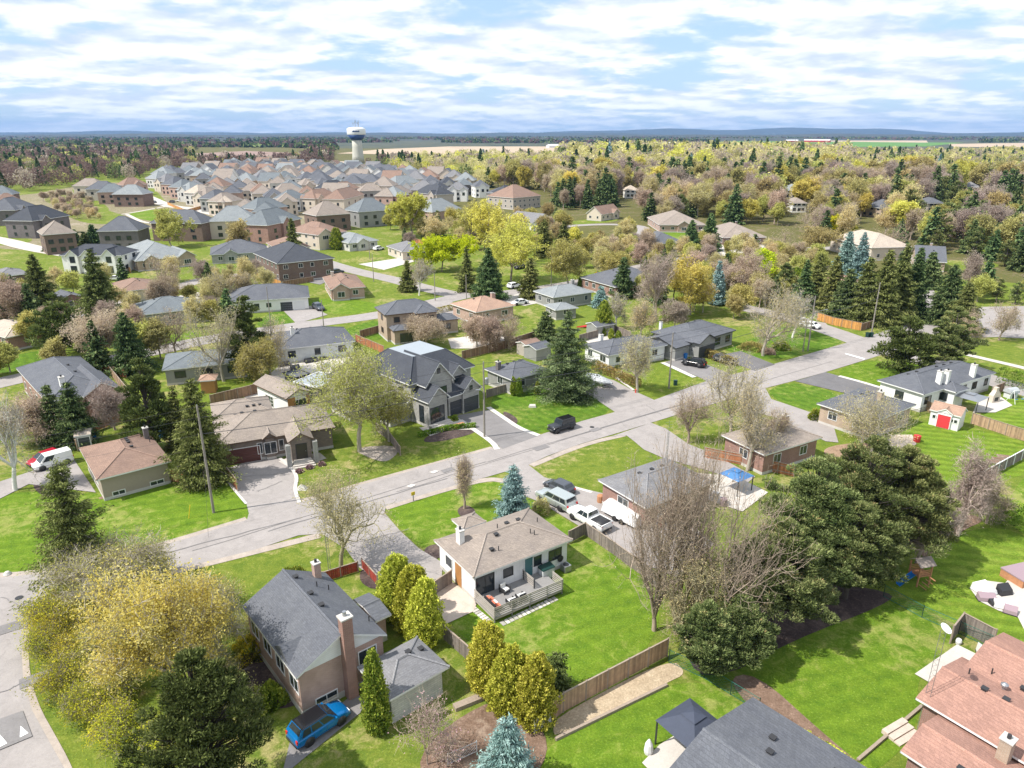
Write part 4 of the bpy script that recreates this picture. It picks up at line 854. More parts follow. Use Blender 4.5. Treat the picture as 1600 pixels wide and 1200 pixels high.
def car(style, paint, p, label, rear=None, ang=None, name='parked_car', cat='car', group=None, simple=False, z=0.0):
    """p: ground pixel of the middle of the car; rear: ground pixel it points away from, or ang in radians"""
    x, y = G(*p)
    if ang is None: rx, ry = G(*rear); ang = atan2(y-ry, x-rx)
    m = car_parts(style, paint); L, Wd, wb, cl, belt, R, hood, tail, x3, x2 = m['dims']
    t = thing(name, label, cat, (x, y, 0.06+z), ang, group); body = link('body', m['body'], t); link('cabin', m['cabin'], t)
    for nm, me in m['wins']: link(nm, me, t)
    for sx in (-wb, wb):
        for sy in (-1, 1):
            w = link('wheel', m['tyre'], t); w.location = (sx, sy*(Wd/2-0.13), R); w.rotation_euler = (-sy*pi/2, 0, 0); link('rim', m['rim'], w)
    if not simple:
        for sy in (-1, 1):
            h = link('headlight', m['headlight'], t); h.location = (L/2-.16-(.14 if style == 'jeep' else 0), sy*(Wd/2-.34), hood-.30)
            h = link('taillight', m['taillight'], t); h.location = (-L/2+.05+(.1 if style == 'jeep' else 0), sy*(Wd/2-.22), tail-.22)
            h = link('mirror', m['mirror'], t); h.location = (x3-.25, sy*(Wd/2+.05), belt+.08)
    OCC.append((x, y, 3.5)); return t
# ---------------- poles ----------------
def pole(base, topy, label, name='utility_pole', cross=None, lamp=None, trans=False, h=None, r=0.16, mat='pole_wood', insul=True):
    x, y = G(*base); h = h or height_to(x, y, topy); t = thing(name, label, 'pole', (x, y, 0), 0)
    b = MB(); b.tube((0, 0, 0), (0, 0, h), r, r*0.62, 12); b.build('shaft', mat, t)
    if cross is not None:
        for z in cross: c = MB(); c.obox((-1.1*cos(0.62), -1.1*sin(0.62)), (1.1*cos(.62), 1.1*sin(.62)), 0.1, 0.12, z*h); c.build('cross_arm', mat, t)
    if insul:
        for dz in (0.15, 1.4): c = MB(); c.lathe([(0.05, 0), (0.06, 0.1), (0.03, 0.16)], 8, (0, 0.0, h-0.02 if dz < 1 else h-dz)); c.build('insulator', 'metal_grey', t)
    if trans: c = MB(); c.lathe([(0.24, 0), (0.28, 0.05), (0.28, 0.8), (0.2, 0.92), (0.06, 1.0)], 14, (0.42, -0.1, h-3.2)); c.build('transformer', 'metal_grey', t)
    if lamp is not None:
        a, ln, z = lamp; c = MB(); d = (cos(a), sin(a)); pts = [(0, 0, z), (d[0]*ln*.4, d[1]*ln*.4, z+0.7), (d[0]*ln, d[1]*ln, z+0.95)]
        for p, q in zip(pts, pts[1:]): c.tube(p, q, 0.035, 0.035, 6)
        c.build('lamp_arm', 'metal_grey', t); l = MB(); l.box(-0.35, -.13, -.07, .35, .13, .07); o = l.build('lamp_head', 'metal_grey', t); o.location = (d[0]*(ln+.25), d[1]*(ln+.25), z+.95); o.rotation_euler = (0, 0, a)
    OCC.append((x, y, 1.0)); return (x, y, h)
def wire(a, b, label, sag=0.6, r=0.012, name='power_line', mat='wire', group=None, n=14):
    m = MB(); pr = None
    for i in range(n+1):
        t = i/n; p = (a[0]+(b[0]-a[0])*t-a[0], a[1]+(b[1]-a[1])*t-a[1], a[2]+(b[2]-a[2])*t-4*sag*t*(1-t))
        if pr: m.tube(pr, p, r, r, 4, 0, False)
        pr = p
    o = m.build(name, mat); o.location = (a[0], a[1], 0); return tag(o, label, 'cable', group)
def simple(name, mb, mats, loc, label, cat, rz=0.0, group=None, smooth=False):
    o = mb.build(name, mats, None, smooth); o.location = (loc[0], loc[1], loc[2] if len(loc) > 2 else 0); o.rotation_euler = (0, 0, rz); return tag(o, label, cat, group)
def bin_(p, label, col='blue_plastic', group=None, rz=0.6):
    x, y = G(*p) if len(p) == 2 else p[:2]; t = thing('wheelie_bin', label, 'bin', (x, y, 0), rz, group)
    b = MB(); b.add([(-.25, -.28, .05), (.25, -.28, .05), (.25, .28, .05), (-.25, .28, .05), (-.31, -.36, 1.0), (.31, -.36, 1.0), (.31, .36, 1.0), (-.31, .36, 1.0)], [(0, 3, 2, 1), (4, 5, 6, 7), (0, 1, 5, 4), (1, 2, 6, 5), (2, 3, 7, 6), (3, 0, 4, 7)])
    b.build('bin_body', col, t); l = MB(); l.box(-.33, -.38, 1.0, .33, .38, 1.07); l.build('lid', col, t)
    for s_ in (-1, 1): w = MB(); w.tube((s_*.27, .3, .1), (s_*.31, .3, .1), .1, .1, 10); w.build('wheel', 'rubber', t)
    return t
_roof0 = Block.roof
def _roof(s, b, g):
    if s.kind != 'trunc': return _roof0(s, b, g)
    x0, y0, x1, y1, ze, sl = s.x0, s.y0, s.x1, s.y1, s.ze, s.sl; zt = ze+0.17; d = s.inset; zr = zt+sl*d
    c = [(x0, y0, zt), (x1, y0, zt), (x1, y1, zt), (x0, y1, zt)]; e = [(x0+d, y0+d, zr), (x1-d, y0+d, zr), (x1-d, y1-d, zr), (x0+d, y1-d, zr)]
    for i in range(4): j = (i+1) % 4; b.add([c[i], c[j], e[j], e[i]], [(0, 1, 2, 3)], 0)
    for i in range(4): b.tube(np.array(c[i]), np.array(e[i]), .12, .12, 5, 1, True, .5)
    b.add(e, [(0, 1, 2, 3)], 2)
    for q in ((x0, y0, x1, y0+.04), (x0, y1-.04, x1, y1), (x0, y0+.04, x0+.04, y1-.04), (x1-.04, y0+.04, x1, y1-.04)): g.box(q[0], q[1], ze, q[2], q[3], zt-0.004)
    g.add([(x0+.04, y0+.04, ze+0.01), (x1-.04, y0+.04, ze+0.01), (x1-.04, y1-.04, ze+0.01), (x0+.04, y1-.04, ze+0.01)], [(0, 3, 2, 1)])
Block.roof = _roof
_walls0 = Block.walls
def _walls(s, b):
    if s.kind == 'trunc': k = s.kind; s.kind = 'hip'; _walls0(s, b); s.kind = k
    else: _walls0(s, b)
Block.walls = _walls
def auto(hs, bi=0, sides='abd', z=None, w=1.3, h=1.15, kind='w', step=3.6, floors=1, skip=0.0):
    b = hs.blocks[bi]; x0, y0, x1, y1 = b.wallrect()
    for s_ in sides:
        L = (x1-x0) if s_ in 'ac' else (y1-y0); n = max(1, int(L/step))
        for f in range(floors):
            zz = (z if z is not None else 1.25)+f*2.85
            for i in range(n):
                if random.random() < skip: continue
                hs.win(bi, s_, (i+0.5)/n+random.uniform(-.03, .03), zz, w*random.choice((1, 1, 0.75, 1.3)), h, kind)
    return hs
def quick(name, label, A, B, Cc=None, ze=2.9, kind='hip', sl=0.36, wall='brick_red', roof='shingle_slate', trim='trim_white', depth=None, floors=1, wk='w', sides='abd', ch=None, group=None, cat='house', vents=True, step=3.8, gab=None, chm=None):
    h = House(name, label, A, B, Cc, ze, kind, sl, wall, roof, trim, depth=depth, group=group, cat=cat)
    L, W_ = h.L, h.W
    if gab:       # front gables: (centre fraction, width, projection)
        for f, w, pj in gab: x = -L/2+L*f; h.wl(x-w/2, -W_/2-pj, x+w/2, 0, ze-0.02, 'gy', 0.62)
    h.finish(); auto(h, 0, sides, floors=floors, kind=wk, step=step)
    for i, g_ in enumerate(gab or ()): h.win(1+i, 'a', 0.5, 1.0+(floors-1)*2.85, g_[1]*0.35, 1.35, wk)
    for i, c in enumerate(ch or ()): h.chimney(c[0]*L/2, c[1]*W_/2, mat=chm or wall)
    if vents:
        if L >= W_: h.vents([(x*L/2, 0.9) for x in (-0.35, 0.0, 0.3)])
        else: h.vents([(0.9, y*W_/2) for y in (-0.3, 0.1)])
    return h
# ================= setting: ground, streets, lawns =================
def hillmat(name, a, b_, c, sc):
    m, t, b = newmat(name); b.inputs['Roughness'].default_value = 1; geo = N(t, 'ShaderNodeNewGeometry'); mp = N(t, 'ShaderNodeMapping'); mp.inputs['Scale'].default_value = (1, 0.35, 3); t.links.new(geo.outputs['Position'], mp.inputs[0])
    t.links.new(ramp(t, [(0.40, a), (0.52, b_), (0.64, a), (0.72, c)], noise(t, sc, 6, 0.7, vec=mp.outputs[0])), b.inputs['Base Color'])
hillmat('hill_near', (0.022, 0.036, 0.03), (0.045, 0.05, 0.035), (0.17, 0.16, 0.10), 0.004); hillmat('hill_far', (0.02, 0.036, 0.04), (0.035, 0.05, 0.045), (0.24, 0.23, 0.16), 0.0032)
hillmat('plain_dark', (0.03, 0.045, 0.03), (0.07, 0.075, 0.04), (0.25, 0.21, 0.14), 0.006)
g = MB(); R_ = 45000; g.add([(-R_, -2000, 0), (R_, -2000, 0), (R_, R_, 0), (-R_, R_, 0)], [(0, 1, 2, 3)]); tag(g.build('ground', 'grass_rough'), kind='structure')
sheet('woodland_floor', [(-700, 262), (520, 258), (620, 300), (760, 345), (880, 352), (930, 420), (1000, 440), (1150, 430), (1215, 420), (1440, 430), (1620, 445), (2000, 450), (2300, 222), (-900, 222)], 0.004, 'woodland_floor')
# lawns (bright, mown)
LW = [0]
def lawn(pts, mat='grass_lush', sm=True):
    LW[0] += 1; mat = mat if mat != 'grass_lush' else ('grass_lush', 'grass_worn', 'grass_deep', 'grass_lush', 'grass_deep')[LW[0] % 5] if LW[0] > 7 else 'grass_lush'
    return (ssheet if sm else sheet)('lawn', pts, 0.012, mat)
lawn([(-30, 902), (74, 896), (234, 858), (302, 839), (344, 825), (388, 815), (395, 800), (385, 785), (345, 745), (270, 752), (170, 775), (60, 765), (-40, 780)])
lawn([(60, 940), (280, 893), (400, 862), (466, 838), (507, 838), (560, 890), (600, 930), (560, 1010), (690, 1050), (760, 1190), (420, 1290), (105, 1290), (62, 1110), (44, 1040), (45, 975)], 'grass_rough')
lawn([(600, 795), (628, 784), (675, 769), (730, 754), (762, 747), (786, 753), (800, 770), (845, 788), (907, 825), (880, 842), (690, 872), (655, 856), (625, 824)])
lawn([(885, 852), (925, 838), (1010, 890), (1045, 1005), (860, 1088), (795, 1040), (720, 995), (700, 968), (740, 950)])
lawn([(700, 1000), (790, 1040), (860, 1090), (840, 1140), (740, 1110), (690, 1060)], 'grass_rough')
lawn([(840, 1215), (862, 1150), (1075, 1052), (1160, 1100), (1300, 1205), (1300, 1300), (840, 1300)])
lawn([(1040, 1045), (1200, 955), (1380, 918), (1485, 978), (1494, 1010), (1430, 1055), (1440, 1130), (1370, 1215), (1300, 1190), (1160, 1090)])
lawn([(1385, 920), (1420, 880), (1535, 815), (1640, 850), (1640, 1010), (1560, 1005), (1490, 975)], 'grass_mown')
lawn([(1350, 715), (1425, 655), (1500, 664), (1640, 700), (1640, 730), (1520, 765), (1440, 810), (1380, 760)], 'grass_mown')
lawn([(1555, 800), (1640, 700), (1640, 860), (1600, 835)])
lawn([(1520, 650), (1560, 635), (1580, 600), (1640, 610), (1640, 690), (1580, 675)], 'grass_mown')
lawn([(1200, 607), (1244, 596), (1318, 617), (1310, 640), (1270, 645), (1206, 623)])
lawn([(1294, 583), (1361, 560), (1470, 575), (1440, 600), (1372, 604)])
lawn([(1209, 568), (1338, 531), (1290, 518), (1230, 505), (1150, 540), (1120, 545)])
lawn([(1500, 560), (1640, 585), (1640, 640), (1560, 610)], 'grass_rough')
lawn([(826, 728), (855, 714), (910, 694), (955, 682), (979, 681), (992, 691), (1006, 703), (1036, 716), (1000, 725), (935, 750), (893, 761), (850, 747)], 'grass_rough')
lawn([(1017, 665), (1075, 644), (1150, 624), (1207, 655), (1190, 680), (1120, 705), (1100, 705), (1075, 694)], 'grass_rough')
lawn([(466, 746), (470, 782), (601, 747), (675, 725), (772, 700), (768, 692), (740, 672), (650, 680), (540, 700), (455, 728)], 'grass_rough')
lawn([(763, 637), (812, 671), (845, 680), (910, 657), (963, 642), (920, 615), (850, 605), (775, 610)])
lawn([(740, 560), (830, 545), (850, 560), (800, 570), (760, 600), (742, 590)], 'grass_rough')
lawn([(990, 610), (1024, 625), (1100, 595), (1070, 578), (1036, 568), (955, 580)])
lawn([(395, 507), (430, 484), (446, 488), (465, 506), (420, 513)]); lawn([(512, 492), (576, 490), (600, 478), (560, 468), (495, 466), (470, 472)])
lawn([(524, 520), (580, 500), (600, 505), (600, 535), (560, 525)]); lawn([(570, 545), (610, 530), (700, 520), (800, 512), (830, 545), (740, 560)], 'grass_rough')
lawn([(524, 408), (570, 398), (580, 405), (540, 413)]); lawn([(566, 412), (600, 404), (640, 418), (600, 418)]); lawn([(600, 420), (680, 405), (800, 440), (740, 455), (660, 441)], 'grass_rough')
lawn([(660, 470), (700, 460), (690, 470), (668, 476)]); lawn([(805, 450), (880, 430), (930, 430), (905, 440), (840, 449)], 'grass_rough')
lawn([(320, 645), (280, 620), (300, 595), (410, 590), (420, 605)]); lawn([(0, 560), (75, 545), (80, 555), (20, 585), (-20, 580)])
lawn([(220, 538), (300, 515), (312, 527), (245, 546)]); lawn([(322, 418), (405, 410), (408, 420), (330, 428)]); lawn([(190, 432), (285, 424), (270, 435), (215, 438)], 'grass_rough')
lawn([(-60, 372), (10, 345), (60, 372), (30, 384), (-60, 384)], 'grass_rough'); lawn([(120, 306), (170, 330), (200, 338), (190, 350), (130, 350), (90, 330)], 'grass_rough'); lawn([(186, 335), (258, 324), (320, 346), (300, 352), (230, 345)]); lawn([(110, 296), (118, 296), (185, 330), (140, 328)], 'grass_rough')
lawn([(160, 690), (255, 680), (262, 700), (235, 712), (140, 690)]); lawn([(872, 348), (960, 338), (970, 347), (880, 352)])
lawn([(1430, 415), (1460, 405), (1560, 410), (1560, 420), (1450, 425)], 'grass_rough'); lawn([(1500, 385), (1590, 392), (1560, 402)], 'grass_rough')
lawn([(930, 385), (1000, 380), (1020, 400), (930, 425)], 'grass_rough'); lawn([(1020, 360), (1080, 356), (1095, 380), (1060, 388)]); lawn([(1405, 505), (1450, 492), (1470, 500), (1400, 522), (1300, 508), (1282, 505), (1330, 500)])
lawn([(1440, 410), (1460, 405), (1465, 440), (1445, 450)]); lawn([(600, 405), (720, 360), (760, 372), (700, 390)], 'grass_rough')
# beds, soil, gravel
for nm, m, p in (('soil_bed', 'soil', [(790, 1085), (860, 1145), (845, 1215), (720, 1300), (640, 1200), (700, 1130)]), ('soil_bed', 'soil', [(1130, 1062), (1180, 1050), (1290, 1150), (1370, 1215), (1220, 1150)]),
                 ('soil_bed', 'mulch', [(1060, 1000), (1130, 940), (1250, 905), (1400, 925), (1385, 945), (1240, 1000), (1100, 1075)]), ('soil_bed', 'soil', [(1440, 880), (1500, 830), (1545, 812), (1500, 800), (1440, 850)]),
                 ('soil_bed', 'mulch', [(712, 798), (726, 788), (742, 795), (742, 803), (724, 812)]), ('soil_bed', 'mulch', [(785, 640), (812, 655), (803, 668), (788, 655)]), ('soil_bed', 'mulch', [(655, 690), (690, 668), (745, 672), (735, 680), (680, 692)]),
                 ('soil_bed', 'mulch', [(395, 1010), (462, 1062), (475, 1105), (400, 1110), (360, 1050)]), ('soil_bed', 'mulch', [(45, 755), (85, 745), (110, 770), (70, 780)]), ('soil_bed', 'soil', [(150, 776), (270, 745), (278, 752), (160, 783)]),
                 ('wood_chip_bed', 'chips', [(862, 1138), (878, 1115), (1046, 1028), (1075, 1052), (1040, 1068), (870, 1155)]), ('soil_bed', 'mulch', [(565, 885), (600, 900), (590, 925), (560, 910)]), ('gravel_bed', 'gravel', [(545, 700), (630, 695), (612, 720), (590, 722)]),
                 ('soil_bed', 'mulch', [(660, 856), (690, 848), (692, 872), (668, 876)]), ('soil_bed', 'scrub', [(1280, 700), (1350, 690), (1380, 700), (1300, 720)])): ssheet(nm, p, 0.022, m)
ssheet('scrub_ground', [(95, 325), (60, 310), (110, 303), (135, 318), (160, 335), (150, 345), (120, 340)], 0.02, 'grass_dry')
# streets
sheet('main_road', [(-120, 912), (0, 903), (74, 896), (160, 877), (234, 858), (302, 839), (344, 825), (385, 813), (470, 785), (536, 765), (601, 748), (675, 726), (771, 701), (840, 681), (910, 658), (965, 643), (1020, 626), (1100, 597), (1209, 569), (1336, 532), (1400, 512), (1450, 496), (1520, 480), (1620, 478), (1900, 485), (1900, 535), (1620, 530), (1560, 527), (1480, 528), (1420, 540), (1361, 560), (1289, 582), (1242, 595), (1195, 607), (1150, 621), (1075, 643), (1017, 661), (955, 680), (910, 693), (855, 713), (825, 727), (760, 746), (730, 754), (675, 769), (602, 792), (560, 810), (505, 834), (466, 837), (400, 859), (280, 889), (180, 908), (80, 930), (48, 955), (40, 985), (34, 1020), (36, 1060), (50, 1110), (75, 1155), (100, 1200), (135, 1290), (-300, 1290), (-300, 930)], 0.03, 'asphalt_pale')
strip('road_shoulder', [(135, 1290), (100, 1200), (76, 1155), (51, 1110), (37, 1060), (35, 1020), (41, 985), (50, 955), (82, 932), (180, 910)], 0.9, 0.026, 'gravel'); strip('road_shoulder', [(180, 911), (280, 892), (400, 862), (500, 837)], 1.1, 0.026, 'gravel'); strip('road_shoulder', [(602, 794), (675, 771), (760, 748), (790, 752)], 1.1, 0.026, 'gravel')
strip('road_shoulder', [(830, 728), (910, 695), (975, 680)], 1.0, 0.026, 'gravel'); strip('road_shoulder', [(-60, 903), (74, 895), (234, 857), (385, 811)], 0.9, 0.026, 'gravel'); strip('road_shoulder', [(472, 783), (600, 747), (770, 700)], 1.0, 0.026, 'gravel')
strip('side_street', [(1150, 478), (1235, 497), (1300, 518), (1365, 542), (1430, 560), (1520, 585), (1700, 640)], 6.5, 0.024, 'asphalt_pale')
strip('side_street', [(-200, 640), (-60, 612), (80, 580), (236, 550), (330, 529), (430, 514), (505, 504), (576, 495), (625, 486), (672, 474), (720, 463)], 6.5, 0.024, 'asphalt_pale')
strip('side_street', [(440, 398), (490, 404), (524, 415), (560, 425), (620, 438), (670, 452), (720, 463), (785, 459), (840, 452), (896, 443), (926, 437), (985, 420), (1080, 402), (1190, 392), (1290, 388), (1400, 384)], 6.5, 0.025, 'asphalt_pale')
strip('side_street', [(60, 520), (160, 480), (240, 458), (290, 445), (330, 433), (400, 428), (450, 424)], 6.0, 0.024, 'asphalt_pale'); strip('side_street', [(-80, 362), (0, 374), (50, 388), (110, 398)], 8, 0.024, 'patio_pale'); strip('side_street', [(860, 356), (930, 350), (1000, 352), (1010, 362), (985, 380)], 6, 0.024, 'asphalt_pale')
strip('side_street', [(205, 296), (222, 304), (240, 312), (262, 322), (300, 326)], 8, 0.024, 'patio_pale'); strip('footpath', [(198, 335), (208, 340), (222, 347), (246, 350)], 2.2, 0.026, 'patio_pale'); strip('footpath', [(190, 335), (215, 331), (236, 327), (262, 322)], 1.8, 0.026, 'patio_pale')
strip('footpath', [(1480, 545), (1504, 553), (1600, 575), (1700, 600)], 1.8, 0.03, 'patio_pale'); strip('side_street', [(1440, 449), (1457, 470), (1450, 492)], 5, 0.023, 'asphalt_pale'); strip('side_street', [(420, 384), (440, 398)], 6, 0.023, 'asphalt_pale')
def drive(pts, mat='asphalt_drive', name='driveway', z=0.036): return sheet(name, pts, z, mat)
drive([(340, 737), (410, 715), (440, 717), (455, 731), (466, 746), (461, 765), (470, 787), (440, 800), (385, 816), (389, 803), (385, 787), (366, 765), (352, 751)], 'asphalt_pale')
drive([(711, 650), (763, 641), (812, 671), (840, 682), (785, 702), (775, 694), (744, 674)])
drive([(847, 608), (904, 596), (935, 588), (960, 595), (990, 611), (1028, 628), (962, 645), (920, 617), (870, 612)], 'asphalt_pale')
drive([(1036, 567), (1066, 558), (1105, 570), (1140, 584), (1107, 598), (1095, 591)], 'asphalt_mid'); drive([(1120, 556), (1157, 549), (1211, 570), (1180, 580), (1140, 566)], 'asphalt_dark')
drive([(503, 835), (603, 791), (601, 802), (625, 830), (655, 858), (692, 880), (690, 905), (600, 915), (562, 888), (540, 858)], 'asphalt_pale')
drive([(785, 752), (822, 722), (827, 728), (850, 746), (893, 760), (945, 772), (1000, 792), (1080, 820), (1115, 850), (1062, 905), (1000, 880), (904, 822), (845, 786), (800, 767)], 'asphalt_pale')
drive([(954, 683), (1017, 661), (1040, 670), (1075, 694), (1110, 708), (1180, 745), (1150, 770), (1120, 740), (1036, 716), (1006, 703), (992, 691), (979, 681)], 'asphalt_pale'); drive([(1150, 622), (1196, 607), (1205, 624), (1267, 645), (1302, 665), (1310, 692), (1290, 690), (1210, 652), (1165, 642)], 'asphalt_pale')
drive([(1242, 596), (1290, 582), (1376, 606), (1385, 628), (1330, 617)], 'asphalt_dark'); drive([(441, 484), (485, 478), (512, 492), (463, 506), (455, 498)], 'asphalt_pale'); drive([(453, 1160), (540, 1095), (556, 1080), (575, 1105), (470, 1190), (440, 1215)], 'asphalt_mid'); drive([(-40, 780), (0, 753), (55, 735), (110, 712), (118, 722), (150, 770), (45, 757), (-20, 790)], 'asphalt_pale')
drive([(770, 470), (800, 462), (840, 452), (860, 470), (820, 478)], 'patio_pale'); drive([(664, 476), (700, 470), (745, 488), (690, 500)], 'asphalt_pale'); drive([(425, 430), (470, 424), (530, 432), (500, 445)], 'asphalt_mid'); drive([(1255, 512), (1240, 497), (1290, 505), (1300, 516)], 'asphalt_pale')
drive([(560, 413), (620, 404), (640, 400), (650, 408), (600, 422)], 'patio_pale'); drive([(1050, 410), (1100, 392), (1150, 380), (1160, 392), (1080, 415)], 'asphalt_mid'); drive([(1115, 385), (1210, 380), (1230, 395), (1130, 400)], 'patio_pale'); drive([(1440, 470), (1470, 478), (1460, 500), (1430, 498)], 'asphalt_pale'); drive([(240, 470), (320, 455), (330, 470), (260, 490)], 'patio_pale')
# patios, walks, kerbs
for nm, m, p in (('patio', 'patio_pink', [(680, 916), (706, 909), (746, 941), (740, 956), (697, 976), (683, 950)]), ('patio', 'patio_pale', [(1003, 1193), (1030, 1165), (1062, 1145), (1100, 1150), (1060, 1215), (1030, 1220)]), ('patio', 'patio_pale', [(1429, 1054), (1495, 1008), (1530, 1025), (1460, 1072)]),
                 ('patio', 'patio_pale', [(1515, 920), (1540, 908), (1570, 912), (1585, 895), (1640, 900), (1640, 1010), (1600, 985), (1590, 965), (1560, 955), (1530, 940)]), ('patio', 'patio_pale', [(655, 669), (719, 658), (712, 651), (745, 673), (735, 672), (700, 672), (672, 682)]),
                 ('patio', 'patio_pale', [(370, 628), (400, 612), (450, 628), (470, 640), (440, 650), (415, 637)]), ('patio', 'patio_pale', [(420, 585), (440, 570), (560, 555), (600, 580), (560, 600), (480, 610)]), ('patio', 'patio_pink', [(1355, 705), (1400, 680), (1425, 680), (1432, 695), (1400, 708), (1360, 715)]),
                 ('patio', 'patio_pale', [(1520, 645), (1530, 622), (1560, 618), (1582, 634), (1555, 645)]), ('patio', 'patio_pale', [(1040, 735), (1150, 745), (1200, 770), (1160, 800), (1100, 780)]), ('patio', 'patio_pale', [(705, 545), (700, 530), (780, 520), (800, 530), (760, 545)]),
                 ('patio', 'patio_pale', [(435, 722), (452, 715), (500, 708), (510, 717), (460, 735)]), ('patio', 'patio_pink', [(265, 740), (283, 725), (292, 742), (275, 752)]), ('patio', 'patio_pale', [(910, 530), (960, 520), (980, 535), (930, 545)])): sheet(nm, p, 0.044, m)
strip('kerb_edge', [(763, 637), (790, 655), (812, 670), (842, 681)], 0.8, 0.05, 'kerb_concrete'); strip('kerb_edge', [(719, 657), (744, 674), (770, 692), (777, 703)], 0.8, 0.05, 'kerb_concrete'); strip('kerb_edge', [(437, 716), (455, 731), (465, 746), (460, 765), (468, 786)], 0.45, 0.05, 'kerb_concrete'); strip('kerb_edge', [(354, 750), (366, 766), (385, 788)], 0.3, 0.05, 'kerb_concrete')
strip('kerb_edge', [(1311, 588), (1345, 597), (1375, 606)], 0.9, 0.05, 'kerb_concrete'); strip('kerb_edge', [(962, 590), (990, 610)], 0.5, 0.05, 'kerb_concrete'); strip('kerb_edge', [(1035, 567), (1085, 590)], 1.0, 0.05, 'kerb_concrete'); strip('kerb_edge', [(893, 761), (925, 770)], 0.5, 0.05, 'kerb_concrete')
# repairs, seams and wear on the streets
rgp = random.Random(12)
for p_, q_, w_ in (((300, 862), (760, 722), .16), ((760, 722), (1300, 565), .16), ((420, 830), (700, 748), .35), ((870, 690), (1180, 598), .35), ((200, 880), (470, 810), .3), ((620, 770), (1000, 650), .12)):
    A_, B_ = G(*p_), G(*q_); n = 10; strip('tar_seam', [(A_[0]+(B_[0]-A_[0])*i/n+rgp.uniform(-.15, .15), A_[1]+(B_[1]-A_[1])*i/n+rgp.uniform(-.15, .15)) for i in range(n+1)], w_*.5, .041, 'asphalt_drive', True)
for p_, s_ in (((520, 800), 1.6), ((845, 700), 1.2), ((1130, 605), 1.8), ((20, 980), 1.5), ((60, 1060), 1.3), ((700, 735), .9), ((930, 672), .9)):
    x, y = G(*p_); a = .63; sheet('road_patch', [(x+s_*(cos(a)*u-sin(a)*v*.5), y+s_*(sin(a)*u+cos(a)*v*.5)) for u, v in ((-1, -1), (1, -1), (1, 1), (-1, 1))], .042, 'asphalt_drive', True)
for p_ in ((925, 668), (560, 790), (1180, 590), (30, 935)): x, y = G(*p_); sheet('manhole_cover', [(x+.35*cos(a), y+.35*sin(a)) for a in [i*pi/8 for i in range(16)]], .046, 'metal_dark', True)
for p_, q_ in (((0, 935), (35, 950)), ((0, 1085), (40, 1065)), ((545, 852), (640, 828)), ((700, 722), (720, 745)), ((1010, 633), (1035, 650)), ((400, 770), (440, 752)), ((380, 745), (450, 740)), ((900, 800), (960, 800)), ((770, 655), (800, 690))): A_, B_ = G(*p_), G(*q_); n = 6; strip('tar_seam', [(A_[0]+(B_[0]-A_[0])*i/n+rgp.uniform(-.25, .25), A_[1]+(B_[1]-A_[1])*i/n+rgp.uniform(-.2, .2)) for i in range(n+1)], .07, .051, 'asphalt_mid', True)
# painted marks and patches
sheet('speed_hump', [(-6, 1127), (36, 1112), (51, 1152), (-6, 1176)], 0.06, 'asphalt_mid'); sheet('road_marking', [(31.6, 1154), (32.5, 1136), (45, 1147)], 0.066, 'white_paint'); sheet('road_marking', [(-8, 1140), (12, 1163), (-2, 1170), (-12, 1165)], 0.066, 'white_paint')
sheet('road_marking', [(1320, 554), (1321, 552.5), (1352, 561), (1350, 563)], 0.06, 'white_paint'); 
for q in ([(670, 739), (680, 736), (686, 737), (678, 741)], [(634, 761), (644, 757), (650, 759), (642, 763)]): sheet('road_marking', q, 0.06, 'kerb_concrete')
# fields and far country
sheet('far_plain', [(-2500, 226), (-200, 226), (300, 228), (560, 232), (860, 231), (1200, 233), (1500, 232), (2600, 228), (7000, 212), (-6000, 212)], 0.1, 'plain_dark')
def field(p, m, nm='field', z=0.3): return sheet(nm, p, z, m)
field([(525, 240), (600, 233), (700, 229), (860, 229), (1160, 229.5), (1160, 233), (1000, 236), (840, 240), (700, 243)], 'field_tan'); field([(306, 240), (385, 236), (480, 240), (420, 248), (320, 250)], 'field_plough')
field([(980, 225), (1160, 220.5), (1507, 223), (1445, 229), (1200, 231), (1000, 229)], 'field_green'); field([(1290, 216.5), (1445, 216), (1450, 223), (1270, 221)], 'field_tan'); field([(1482, 225), (1640, 223), (1640, 231), (1490, 229.5)], 'field_tan')
def ridge(D, h0, seed, mat, name, span=2.4, n=260, rise=None):
    rg = np.random.default_rng(seed); ph = rg.uniform(0, 6.28, 7); m = MB(); rows = 7; dp = D*0.30; vs = []
    for j in range(rows):
        f = j/(rows-1)
        for i in range(n+1):
            u = i/n*2-1; x = u*D*span/2*(1+f*0.3)
            hh = h0*(0.55+0.45*(0.5*sin(u*9+ph[0])+0.3*sin(u*23+ph[1])+0.2*sin(u*51+ph[2]))); 
            if rise: hh *= rise(u)
            hh = max(2.0, hh)+h0*0.03*sin(u*190+ph[3]+j)
            vs.append((x, D+dp*f, hh*sin(min(1, f*1.15)*pi*0.5)**1.2 if f > 0 else -3))
    fs = [(j*(n+1)+i, j*(n+1)+i+1, (j+1)*(n+1)+i+1, (j+1)*(n+1)+i) for j in range(rows-1) for i in range(n)]
    m.add(vs, fs); return tag(m.build(name, mat, None, True), kind='structure')
ridge(4300, 14, 3, 'hill_near', 'hills'); ridge(6500, 38, 5, 'hill_near', 'hills'); ridge(9500, 62, 8, 'hill_far', 'hills', rise=lambda u: 1+0.5*max(0, u)); ridge(14000, 98, 13, 'hill_far', 'hills', rise=lambda u: 1+0.8*math.exp(-((u-0.25)/0.2)**2)+0.9*max(0, u))
